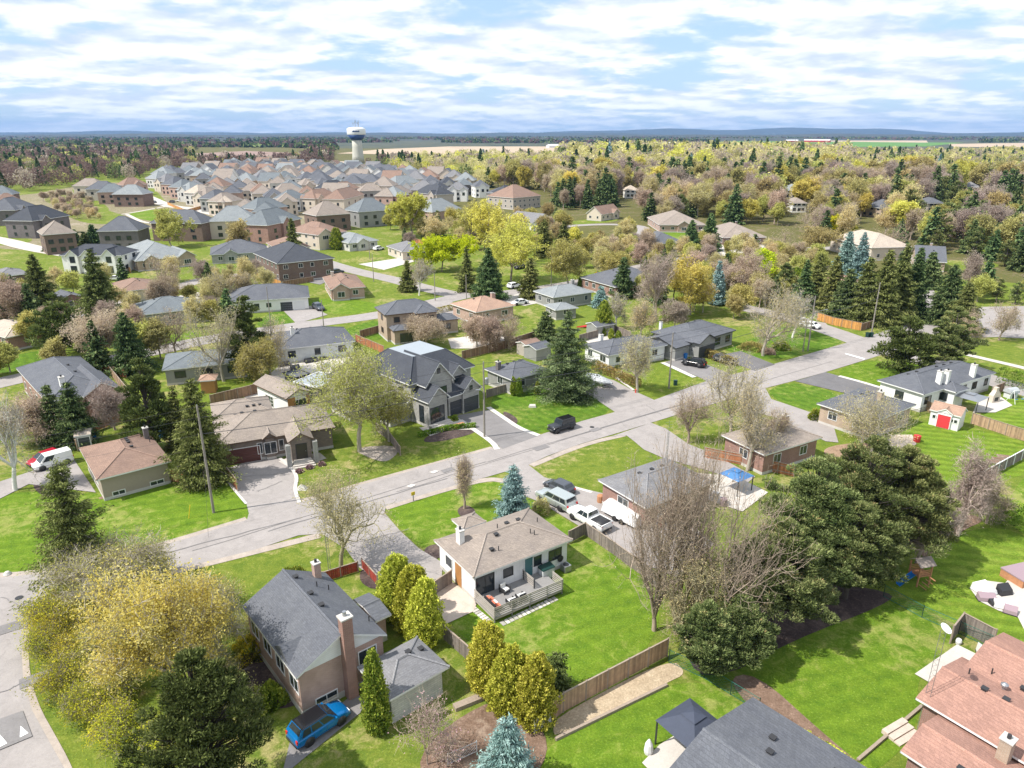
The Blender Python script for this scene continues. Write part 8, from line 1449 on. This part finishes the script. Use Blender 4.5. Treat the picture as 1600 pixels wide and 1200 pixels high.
FARROWS = [  # name, start px, end px, count, facade half-width factor, depth
 ('street row above the park', (226, 279), (322, 315), 9, (22, 1), 16, [LT, GY, SL, TL, LT, CR, TP, SL, TP], ['stone_pale', 'stucco_beige', 'brick_pink', 'brick_pink', 'stone_pale', 'stone_pale', 'stucco_beige', 'siding_grey', 'stucco_beige'], .5),
 ('second street row', (252, 266), (392, 303), 9, (27, 0), 14, [GY, SL, SL, SL, TL, GY, SL, TP, TP], ['stucco_white', 'siding_grey', 'stone_pale', 'siding_grey', 'brick_pink', 'siding_grey', 'stucco_beige', 'stucco_beige', 'stucco_beige'], .0),
 ('short row beside the street row', (338, 316), (392, 332), 3, (30, 0), 14, [CR, TP, TL], ['brick_tan', 'stucco_white', 'brick_red'], .0),
 ('farthest row', (296, 272), (470, 280), 6, (29, -1), 14, [LT, TL, SL, GY, TL, SL], ['stucco_white', 'stucco_white', 'stone_pale', 'siding_grey', 'stucco_white', 'siding_grey'], 1.0),
 ('middle far row', (372, 292), (432, 316), 4, (34, -1), 14, [TP, BR, SL, TP], ['stucco_beige', 'stone_pale', 'siding_greige', 'stucco_beige'], 1.0),
 ('row behind the blue tarpaulin street', (266, 284), (345, 302), 4, (25, 0), 13, [TL, GY, TP, SL], ['stone_pale', 'stucco_beige', 'stucco_white', 'brick_pink'], .6),
 ('crowded middle row', (398, 279), (466, 302), 4, (28, 0), 13, [SL, TP, TL, BR], ['stucco_white', 'stone_pale', 'siding_white', 'stucco_beige'], .7),
 ('row right of the farthest row', (486, 274), (524, 281), 2, (26, 0), 13, [SL, GY], ['stucco_white', 'siding_grey'], .7),
 ('row before the tower houses', (596, 290), (650, 293), 3, (24, 0), 13, [DK, TL, TP], ['brick_red', 'stucco_white', 'brick_pink'], .7),
 ('row behind the white turret house', (664, 284), (742, 292), 4, (24, 0), 13, [SL, DK, TL, SL], ['siding_greige', 'stone_pale', 'brick_darkgrey', 'stucco_white'], .7),
 ('row behind the taupe roof', (446, 291), (522, 287), 4, (24, -1), 13, [TL, TP, SL, TL], ['stucco_white', 'stucco_beige', 'siding_white', 'stone_pale'], 1.0),
]
for nm, P0_, P1_, n, (wx, wy), d, rf, wl_, g1 in FARROWS:
    for i in range(n):
        t = i/(n-1) if n > 1 else 0; ax = P0_[0]+(P1_[0]-P0_[0])*t; ay = P0_[1]+(P1_[1]-P0_[1])*t; w = wx*(.8+.45*t) if 'street' in nm else wx
        far_house((ax, ay), (ax+w, ay+wy*1.0-(.5 if wy == 0 else 0)), d, rf[i % len(rf)], wl_[i % len(wl_)], '%s house from the left in the %s, with %s roof' % (ORD[i], nm, RN[rf[i % len(rf)]]), gab=[(.5, 6, 1)] if g1 > random.random() else None)
far_house((98+95, 290), (232, 288), 13, BR, 'brick_pink', 'brown gabled house at the wood edge left of the blue tarpaulin', gab=[(.6, 7, 1)])
t_ = MB(); x, y = G(262, 262, 8); t_.box(-5, -3, 0, 5, 3, .3); simple('tarpaulin', (lambda m: (m.add([(-7, -4, 5.8), (1, -4, 5.8), (3, 1, 8.6), (-3, 1, 9.2)], [(0, 1, 2, 3)], 0), m.add([(2, -4.5, 5.6), (9, -4.5, 5.4), (7, -1, 7.4), (3, -1, 7.6)], [(0, 1, 2, 3)], 0), m.add([(-7, -3.8, 5.5), (1, -3.8, 5.5), (3, 1.2, 8.3), (-3, 1.2, 8.9)], [(3, 2, 1, 0)], 0), m)[-1])(MB()), 'tarp_blue', G(258, 268, 5.8), 'bright blue tarpaulin over a half-built roof in the far rows', 'tarpaulin')
HC = [(o.location.x, o.location.y) for o in bpy.data.objects if o.get('category') == 'house']
CLU = [G(*p) for p in [(232, 281), (330, 268), (420, 263), (500, 268), (590, 274), (690, 284), (735, 297), (700, 322), (600, 322), (500, 332), (400, 345), (345, 345), (322, 322), (290, 312)]]
ca, sa = cos(-.10), sin(-.10); rfs = [SL, TP, TL, BR, GY, LT, TP, SL]; wls = ['stucco_beige', 'stone_pale', 'stucco_white', 'brick_pink', 'siding_greige', 'stucco_beige', 'brick_tan', 'stucco_white']
for row in range(22):
    k = 0
    for col in range(60):
        u, v = -330+col*19.5+(row % 2)*8, 300+row*27.0; x, y = u*ca-(v-300)*sa*0+random.uniform(-1, 1), v+u*sa
        px_, py_ = toppix(x, y, 0)
        if not (225 < px_ < 745) or not _inp(x, y, CLU): continue
        if any((x-a)**2+(y-b)**2 < 18.0**2 for a, b in HC): continue
        HC.append((x, y)); i = random.randrange(8); hh = random.uniform(7.4, 8.8); w_ = random.uniform(14.5, 17)
        q0 = toppix(x-w_/2, y-6+sa*-w_/2, hh); q1 = toppix(x+w_/2, y-6+sa*w_/2, hh); j = random.randrange(8)
        far_house(q0, q1, random.uniform(14, 17), rfs[i], wls[j], kind=random.choice(('hip', 'hip', 'gy', 'gx')), label= '%s %s-roofed %s house from the left in the %s inner row' % (ordinal(k+1), RN[rfs[i]], WN.get(wls[j], 'beige'), ordinal(row+1)), ze=hh, gab=[(random.choice((.3, .7)), 5.5, .8)] if random.random() < .6 else None); k += 1
# houses glimpsed in the right-hand woods
wd = [((1000, 273), (1032, 273), SL, 'stucco_beige', 'grey-roofed house in the woods, upper middle'), ((943, 268), (975, 267), TP, 'brick_pink', 'brown roof in the woods left of the grey-roofed house'), ((1032, 259), (1056, 259), GY, 'stucco_beige', 'grey roof deep in the woods behind the grey-roofed house'), ((1092, 267), (1112, 266), GY, 'stucco_white', 'small white house deep in the woods'),
 ((1066, 295), (1095, 295), TP, 'brick_brown', 'taupe-roofed house in the woods above the long bungalows'), ((1150, 301), (1178, 300), TP, 'brick_tan', 'tan-walled house in the woods right of the taupe-roofed one'), ((1213, 297), (1250, 299), LT, 'stucco_beige', 'pale-roofed house between two spruces in the right woods'), ((1345, 322), (1378, 326), SL, 'brick_tan', 'slate roof behind a tall spruce in the right woods'),
 ((1424, 241), (1446, 241), LT, 'stucco_white', 'white-roofed house at the far field edge, left one'), ((1452, 242), (1474, 241), GY, 'stucco_beige', 'grey-roofed house at the far field edge, right one'), ((1534, 251), (1545, 251), GY, 'siding_greige', 'tiny dark house alone in the far right wood'), ((1372, 257), (1390, 257), CR, 'brick_pink', 'pinkish house in the far right wood'), ((1118, 272), (1146, 273), TP, 'stucco_beige', 'tan house among bare trees, upper middle'),
 ((976, 298), (1000, 298), CR, 'stucco_white', 'white-walled house behind the steep-roofed cottage'), ((882, 270), (900, 270), TP, 'brick_red', 'small roof in the woods right of the farm field'), ((1500, 292), (1530, 293), GY, 'brick_brown', 'grey roof among dark pines, far right'), ((1238, 318), (1262, 318), TP, 'stucco_white', 'house behind the acid-yellow trees, upper right'), ((1450, 318), (1476, 318), SL, 'siding_greige', 'slate-roofed garage in the right woods')]
for A, B, rf, wl_, lb in wd: far_house(A, B, 14, rf, wl_, lb, ze=5.0, group='houses in the woods', sl=.55)
for A, B, rf, wl_, lb in wd:
    x, y = G((A[0]+B[0])/2, (A[1]+B[1])/2+1, 5.0); q = hypot(x, y)
    for k in (12, 24, 38, 54, 72, 92): OCC.append((x-x/q*k, y-y/q*k, 8.0))
# farm buildings
def barn(A, B, dep, h, roof, wall, label): hh = House('barn', label, A, B, ze=h, kind='gx', sl=.35, wall=wall, roof=roof, depth=dep, cat='barn', base=None, ov=.3, trim='trim_white'); hh.finish(); return hh
barn((858, 227.6), (900, 227.2), 18, 6, 'metal_roof_white', 'siding_white', 'long white farm building by the green-roofed barn'); barn((903, 227.5), (921, 227.2), 20, 7, 'metal_roof_green', 'siding_white', 'smaller green-roofed barn beyond the field, left one'); barn((924, 227), (943, 226.5), 24, 8, 'metal_roof_green', 'siding_white', 'larger green-roofed barn beyond the field, right one')
barn((1036, 223.4), (1050, 223.3), 20, 7, 'metal_roof_white', 'siding_white', 'small white barn on the far green field'); barn((1229, 219.6), (1248, 219.6), 20, 8, 'metal_roof_white', 'barn_red', 'small red barn with white roof on the far field'); barn((1256, 219.2), (1297, 219.4), 24, 9, 'metal_roof_white', 'barn_red', 'long red barn with white roof on the far field'); barn((75, 262), (98, 262), 14, 5, 'metal_roof_white', 'siding_greige', 'white-roofed building alone in the left wood')
# ---------------- water tower ----------------
x, y = G(560, 254.5); f = y*cos(PITCH)+CAM_H*sin(PITCH); wr_ = 14.2/FPX*f; hz_ = height_to(x, y, 198.5); hb = height_to(x, y, 218.5); hw_ = height_to(x, y, 210.5); t = thing('water_tower', 'white and navy water tower on a pale concrete shaft above the far trees', 'water tower', (x, y, 0))
b = MB(); b.lathe([(9.6, 0), (8.2, hb*.3), (7.4, hb*.7), (7.2, hb+1)], 28); b.build('shaft', 'shaft_cream', t, True); b = MB(); b.lathe([(7.1, hb-.5), (8.5, hb+.2), (wr_*.98, hw_)], 32); b.build('lower_bowl', 'tank_blue', t, True)
b = MB(); b.lathe([(wr_*.98, hw_+.02), (wr_, hw_+.6), (wr_, hz_-3.2), (wr_*.96, hz_-1.8), (wr_*.7, hz_-.6), (wr_*.3, hz_), (.5, hz_+.1)], 32); b.build('tank', 'tank_white', t, True)
for i in range(9): a = -pi/2+.15+(i-4)*.085; b = MB(); b.box(-.55, -.1, 0, .55, .1, 2.0 if i % 3 else 1.5); o = b.build('lettering', 'tank_blue', t); o.location = (wr_*1.005*cos(a), wr_*1.005*sin(a), (hw_+hz_)/2-1.6); o.rotation_euler = (0, 0, a+pi/2)
for i, (ax_, ay_, ah) in enumerate(((-4, 0, 8), (-1.5, 1, 10), (0, -2, 13), (1.8, 1, 9), (4, 0, 11), (3, 3, 7))): b = MB(); b.tube((ax_, ay_, hz_-1), (ax_, ay_, hz_+ah), .25, .12, 6); b.box(ax_-.5, ay_-.2, hz_+ah*.5, ax_+.5, ay_+.2, hz_+ah*.5+2.2); b.build('antenna', 'metal_grey', t)
q = hypot(x, y)
for k in range(0, 620, 14): OCC.append((x-x/q*k, y-y/q*k, 10.0))
# ================= woodland =================
def inpoly(x, y, P):
    c = False; j = len(P)-1
    for i in range(len(P)):
        if (P[i][1] > y) != (P[j][1] > y) and x < (P[j][0]-P[i][0])*(y-P[i][1])/(P[j][1]-P[i][1])+P[i][0]: c = not c
        j = i
    return c
FIELDS = [[G(*p) for p in q] for q in ([(520, 257), (545, 262), (700, 250), (868, 250), (868, 241), (965, 238), (965, 224), (520, 224)], [(1205, 231), (1290, 241), (1530, 243), (1530, 219), (1205, 219)], [(300, 256), (420, 256), (490, 246), (484, 232), (300, 236)], [(520, 243), (600, 233), (700, 229), (860, 228), (1165, 228.5), (1165, 235), (1000, 238), (840, 242), (700, 246)], [(300, 250), (306, 239), (385, 235), (484, 239), (420, 250)], [(975, 230), (980, 224.5), (1160, 219.5), (1507, 222), (1450, 230), (1200, 232)], [(1482, 232), (1482, 224), (1640, 222), (1640, 232)])]
R1 = [G(*p) for p in [(605, 281), (660, 279), (735, 292), (790, 296), (850, 300), (875, 330), (925, 327), (985, 335), (1020, 355), (1110, 335), (1130, 352), (1200, 352), (1240, 375), (1290, 385), (1370, 392), (1420, 395), (1490, 398), (1560, 425), (1700, 440), (2050, 440), (2150, 231), (1480, 231), (1160, 229), (620, 231)]]
R2 = [G(*p) for p in [(-260, 335), (-60, 308), (40, 300), (100, 293), (150, 280), (215, 285), (240, 268), (330, 262), (440, 259), (520, 255), (600, 262), (640, 262), (620, 231), (-260, 228)]]
R3 = [G(*p) for p in [(980, 372), (1015, 392), (930, 428), (925, 395)]]; R4 = [G(*p) for p in [(1490, 460), (1560, 440), (1700, 445), (1700, 480), (1520, 476)]]
R5 = [G(*p) for p in [(1050, 440), (1200, 412), (1290, 410), (1290, 430), (1210, 460), (1150, 500), (1050, 520)]]; R6 = [G(*p) for p in [(-40, 480), (60, 450), (150, 450), (260, 440), (420, 440), (430, 500), (300, 560), (160, 600), (-40, 600)]]; R8 = [G(*p) for p in [(850, 400), (1000, 385), (1120, 395), (1250, 400), (1255, 470), (1150, 500), (1050, 500), (940, 432), (860, 420)]]; R9 = [G(*p) for p in [(60, 312), (100, 303), (140, 318), (158, 345), (120, 350)]]; R7 = [G(*p) for p in [(590, 345), (640, 395), (700, 390), (790, 400), (900, 395), (900, 350), (800, 345), (700, 345)]]
def proto_variants():
    P = {}
    mk = lambda f, n, s: [f(s+i) for i in range(n)]
    P['yellow'] = mk(lambda s: deciduous(s, 12, 4.6, 'bark', 'leaf_yellow', 6, (.22, .45), .45, 4, 6, .2), 3, 500); P['gold'] = mk(lambda s: deciduous(s, 12, 4.4, 'bark', 'leaf_gold', 5, (.2, .4), .45, 4, 6, .2), 2, 520)
    P['olive'] = mk(lambda s: deciduous(s, 11, 4.2, 'bark', 'leaf_olive', 5, (.2, .4), .45, 4, 6, .2), 2, 540); P['bud'] = mk(lambda s: deciduous(s, 12, 4.4, 'bark_light', 'leaf_bud', 4, (.14, .3), .45, 4, 6, .2, twigw=.05), 2, 560)
    P['mauve'] = mk(lambda s: deciduous(s, 12, 4.3, 'bark_pink', 'leaf_mauve', 4, (.12, .28), .4, 4, 6, .2, twigw=.055, twign=7, twigl=1.3), 3, 580); P['pink'] = mk(lambda s: deciduous(s, 12, 4.3, 'bark_pink', 'leaf_pink', 4, (.12, .28), .4, 4, 6, .2, twigw=.055, twign=7, twigl=1.3), 2, 590)
    P['maroon'] = mk(lambda s: deciduous(s, 12, 4.5, 'bark_dark', 'leaf_maroon', 5, (.14, .3), .4, 4, 6, .2, twigw=.055, twign=7, twigl=1.3), 3, 680)
    P['spruce'] = mk(lambda s: conifer(s, 13, 3.3, 'needle_spruce', dens=.55, size=(.3, .6), layers=20, perlayer=10), 3, 600); P['blue'] = mk(lambda s: conifer(s, 11, 3.0, 'needle_blue', dens=.55, size=(.28, .5), layers=18), 2, 620); P['pine'] = mk(lambda s: clump_tree(s, 12, 4.0, 'needle_pine', nclump=55, tuft=45, csize=(.9, 1.6), size=(.28, .5)), 3, 640)
    return P
PV = proto_variants()
def grid_pts(P, s, dmin, dmax, seed):
    rg = random.Random(seed); xs = [p[0] for p in P]; ys = [p[1] for p in P]; out = []; y = max(min(ys), dmin)
    while y < min(max(ys), dmax):
        x = max(min(xs), -y*.80-20)
        while x < min(max(xs), y*.80+20):
            px_, py_ = x+rg.uniform(-.42, .42)*s, y+rg.uniform(-.42, .42)*s
            if inpoly(px_, py_, P) and not any(inpoly(px_, py_, q) for q in FIELDS): out.append((px_, py_))
            x += s
        y += s
    return out
OCCA = np.array(OCC)
def free(x, y, pad=1.5): return not np.any((OCCA[:, 0]-x)**2+(OCCA[:, 1]-y)**2 < (OCCA[:, 2]+pad)**2)
def pick(rg, tab):
    r = rg.random()*sum(w for _, w in tab)
    for k, w in tab:
        r -= w
        if r <= 0: return k
    return tab[-1][0]
TR = [('mauve', .12), ('pink', .13), ('yellow', .05), ('gold', .12), ('bud', .24), ('olive', .13), ('spruce', .13), ('blue', .01), ('pine', .06)]
TRP = [('pine', .45), ('spruce', .2), ('mauve', .12), ('olive', .08), ('pink', .08), ('gold', .05)]
TLW = [('maroon', .52), ('spruce', .27), ('pine', .08), ('mauve', .08), ('olive', .04), ('gold', .02)]
TN = [('mauve', .08), ('bud', .37), ('olive', .2), ('pink', .15), ('spruce', .12), ('gold', .08)]
KN = {'maroon': 'bare_tree', 'yellow': 'maple_tree', 'gold': 'maple_tree', 'olive': 'budding_tree', 'bud': 'budding_tree', 'mauve': 'bare_tree', 'pink': 'bare_tree', 'spruce': 'spruce_tree', 'blue': 'spruce_tree', 'pine': 'pine_tree'}
KL = {'maroon': 'maroon leafless tree', 'yellow': 'yellow budding tree', 'gold': 'golden budding tree', 'olive': 'olive budding tree', 'bud': 'pale budding tree', 'mauve': 'mauve leafless tree', 'pink': 'pinkish leafless tree', 'spruce': 'dark conical spruce', 'blue': 'blue-green spruce', 'pine': 'dark broad pine'}
WT = []; cand = []; P_of = {}; rg = random.Random(77)
def zone(x, y):
    px_ = toppix(x, y, 5)[0]
    return 'in the wood left of the tower' if px_ < 545 else 'in the wood between tower and cottage' if px_ < 900 else 'behind the long bungalows' if px_ < 1230 else 'in the upper right wood'
def clumpy(x, y): return .5+.5*sin(x*.021+1.3)*sin(y*.017+.7)+.25*sin(x*.063)*sin(y*.05)
for P, s, tab, dm, dx_ in ((R1, 10.0, TR, 225, 620), (R2, 12.5, TLW, 300, 800), (R3, 9.0, TN, 150, 400), (R4, 9, TR, 150, 400), (R5, 8.5, TN, 120, 400), (R6, 9, TN, 90, 400), (R8, 9.5, TN, 90, 400), (R9, 7, [('pink', .6), ('bud', .4)], 200, 600), (R7, 10, TR, 200, 400)):
    for x, y in grid_pts(P, s, dm, dx_, 5):
        if not free(x, y, 2.0 if P is R1 or P is R2 else -1.8): continue
        px_, py_ = toppix(x, y, 0); tb = TRP if (px_ > 1440 and py_ > 318) else tab; k = pick(rg, tb)
        c = clumpy(x, y)
        if P is R1 and c > .68 and rg.random() < .55: k = 'spruce'
        if P is R1 and c < .2 and rg.random() < .4: k = rg.choice(('yellow', 'bud', 'gold'))
        if py_ < 268 and P is R1 and 850 < px_ < 1380 and rg.random() < .6: k = rg.choice(('yellow', 'gold', 'bud'))
        z = zone(x, y) if P in (R1, R2) else ('beside the side street, centre' if P is R3 else 'behind the corner lawn trees' if P is R5 else 'among the left-hand gardens' if P is R6 else 'by the far right street' if P is R4 else 'around the centre-right bungalows' if P is R8 else 'on the scrub ground, far left' if P is R9 else 'around the big yellow maples')
        cand.append((hypot(x, y), x, y, k, z)); P_of[(x, y)] = P is R1 or P is R2
cand.sort(); cnt = {}; rest = []
for d, x, y, k, z in cand:
    nm = KN[k]
    if cnt.get(nm, 0) >= 215 or d > 700:
        if P_of[(x, y)]: rest.append((x, y, k))
        continue
    cnt[nm] = cnt.get(nm, 0)+1; m = rg.choice(PV[k]); sc = rg.uniform(.65, 1.1)*(1+.9*max(0, min(1, (d-240)/500)))*(1.15 if k == 'spruce' else 1); sc = sc if P_of[(x, y)] else sc*.62 if 'scrub' not in z else sc*.3
    qx = int(toppix(x, y, 5)[0]//90); lab = '%s %s %s, %s' % ('tall' if sc > .85 else 'small', KL[k], z, 'front edge' if y < 290 else 'front rows' if y < 360 else 'middle' if y < 450 else 'far back'); t = thing(nm, lab, 'tree', (x, y, 0), rg.uniform(0, 6.28), lab.replace(' tree', ' trees').replace('spruce', 'spruces').replace('pine', 'pines')); WT.append((lab, toppix(x, y, 5)[0], t)); t.scale = (sc*rg.uniform(.85, 1.15), sc*rg.uniform(.85, 1.15), sc); link('trunk', m[0], t); link('crown', m[1], t)
by_lab = {}
for lab, px_, t in WT: by_lab.setdefault(lab, []).append((px_, t))
for lab, L_ in by_lab.items():
    if len(L_) > 1:
        for i, (_, t) in enumerate(sorted(L_, key=lambda q: q[0])): t['label'] = ordinal(i+1)+' from left, '+lab
# the rest of the wood: one mass
CELLS = {}
def cheap(k, n, seed):
    """light tree: n leaf faces on a crown shape, unit size 12 m"""
    r_ = np.random.default_rng(seed)
    if k in ('spruce', 'blue'): f = r_.random(n)**.75; a = r_.uniform(0, 6.28, n); R = 3.2*(1-f)**.85*r_.uniform(.7, 1.05, n); p = np.stack([np.cos(a)*R, np.sin(a)*R, 1+12*f], 1)
    else: d = r_.normal(0, 1, (n, 3)); d /= np.linalg.norm(d, axis=1, keepdims=True); R = r_.uniform(.6, 1.05, n)*(1+.3*np.sin(d[:, 0]*4+seed)*np.sin(d[:, 1]*4+seed)*np.sin(d[:, 2]*3+1)); p = d*R[:, None]*np.array([4.6, 4.6, 4.6])+np.array([0, 0, 6.3]); p[:, 2] = np.maximum(p[:, 2], .6)
    s = (240/n)**.5; V, F = leaves_np(p, (.42*s, .95*s), .1, 1, r_); return V
CH = {(k, q): [cheap(k, n, 900+i+q*50+hash(k) % 7 if False else 900+i+q*50+len(k)*7) for i in range(4)] for k in KN for q, n in ((0, 380), (1, 130))}
far_pts = list(rest)
for P, s, tab, dm, dx_ in ((R1, 14.5, TR, 620, 1750), (R2, 14.5, TLW, 800, 1900)):
    for x, y in grid_pts(P, s*(1 if P is R1 else 1), dm, dx_, 9):
        if y > 1300 and rg.random() < .25: continue
        if not free(x, y, 3): continue
        c = clumpy(x, y); k = pick(rg, tab)
        ppx = 800+FPX*x/(y*.94)
        if P is R1 and 830 < ppx < 1380 and y > 760: k = rg.choice(('yellow', 'gold', 'gold', 'bud', 'bud', 'bud', 'pink', 'mauve')) if rg.random() < .75 else k
        elif P is R1 and c < .3 and rg.random() < .3: k = rg.choice(('yellow', 'gold', 'bud', 'bud'))
        if P is R1 and c > .8: k = rg.choice(('spruce', 'mauve', 'pink', 'bud'))
        far_pts.append((x, y, k))
bymat = {}; MK = {'maroon': 'leaf_maroon', 'yellow': 'leaf_yellow', 'gold': 'leaf_gold', 'olive': 'leaf_olive', 'bud': 'leaf_bud', 'mauve': 'leaf_mauve', 'pink': 'leaf_pink', 'spruce': 'needle_spruce', 'blue': 'needle_blue', 'pine': 'needle_pine'}
mats_ = list(dict.fromkeys(MK.values())); VV = []; MI = []; RR = []
for x, y, k in far_pts:
    V = CH[(k, 0 if y < 900 else 1)][rg.randrange(4)]; sc = rg.choice((.7, .8, .9, 1.0, 1.1, 1.25))*(1+(.9 if not (x/y < .065 or x/y > .45) else .25)*max(0, min(1, (y-240)/600))); a = rg.uniform(0, 6.28); c, s = cos(a)*sc, sin(a)*sc; sc *= rg.uniform(.8, 1.15)
    VV.append(np.stack([V[:, 0]*c-V[:, 1]*s+x, V[:, 0]*s+V[:, 1]*c+y, V[:, 2]*sc], 1)); n = len(V)//4; MI.append(np.full(n, mats_.index(MK[k]))); RR.append(np.clip(RNG.normal(.5+rg.uniform(-.15, .15), .2, n), 0, 1))
if VV:
    V = np.concatenate(VV); me = npmesh('distant_wood', V, np.arange(len(V)).reshape(-1, 4), mats_, np.concatenate(RR), np.concatenate(MI)); tag(link('distant_wood', me), 'mass of spring trees stretching back to the fields, beyond the nearer woods', 'woodland', kind='stuff')
# hedgerows and copses of the far plain
r_ = np.random.default_rng(31); P = []; 
for i in range(15000):
    y = 1900*math.exp(r_.random()*1.5); x = r_.uniform(-.82, .82)*y
    if sin(x*.0021+1)*sin(y*.0042)+.6*sin(x*.0063+y*.002)+.35*sin(y*.011) < -.05: continue
    if any(inpoly(x, y, q) for q in FIELDS): continue
    P.append((x, y))
base = []
for i in range(6):
    n = 14; d = r_.normal(0, 1, (n, 3)); d[:, 2] = np.abs(d[:, 2]); d /= np.linalg.norm(d, axis=1, keepdims=True); V, F = leaves_np(d*np.array([16, 12, 8])*r_.uniform(.6, 1, (n, 1))+np.array([0, 0, 2]), (5, 9), .5, 1, r_); base.append(V)
VV = []; 
for x, y in P: V = base[r_.integers(6)]*r_.uniform(.7, 1.4); VV.append(V+np.array([x, y, 0]))
V = np.concatenate(VV); mi = np.repeat(r_.integers(0, 3, len(P)), 14); me = npmesh('far_hedgerows', V, np.arange(len(V)).reshape(-1, 4), ['needle_spruce', 'leaf_maroon', 'needle_spruce'], None, mi); tag(link('far_hedgerows', me), 'dark copses and hedgerows scattered over the far plain', 'woodland', kind='stuff')
# ---------------- haze ----------------
hb_ = MB(); hb_.box(-24000, -900, -2, 24000, 22000, 330); ho = hb_.build('haze', 'trim_white'); ho['kind'] = 'stuff'; hm = bpy.data.materials.new('haze'); hm.use_nodes = True; ht = hm.node_tree; ht.nodes.clear(); o_ = N(ht, 'ShaderNodeOutputMaterial'); v_ = N(ht, 'ShaderNodeVolumePrincipled')
v_.inputs['Color'].default_value = (0.27, 0.48, 0.88, 1); v_.inputs['Density'].default_value = 0.00004; v_.inputs['Anisotropy'].default_value = 0.0; ht.links.new(v_.outputs[0], o_.inputs['Volume']); ho.data.materials.clear(); ho.data.materials.append(hm)
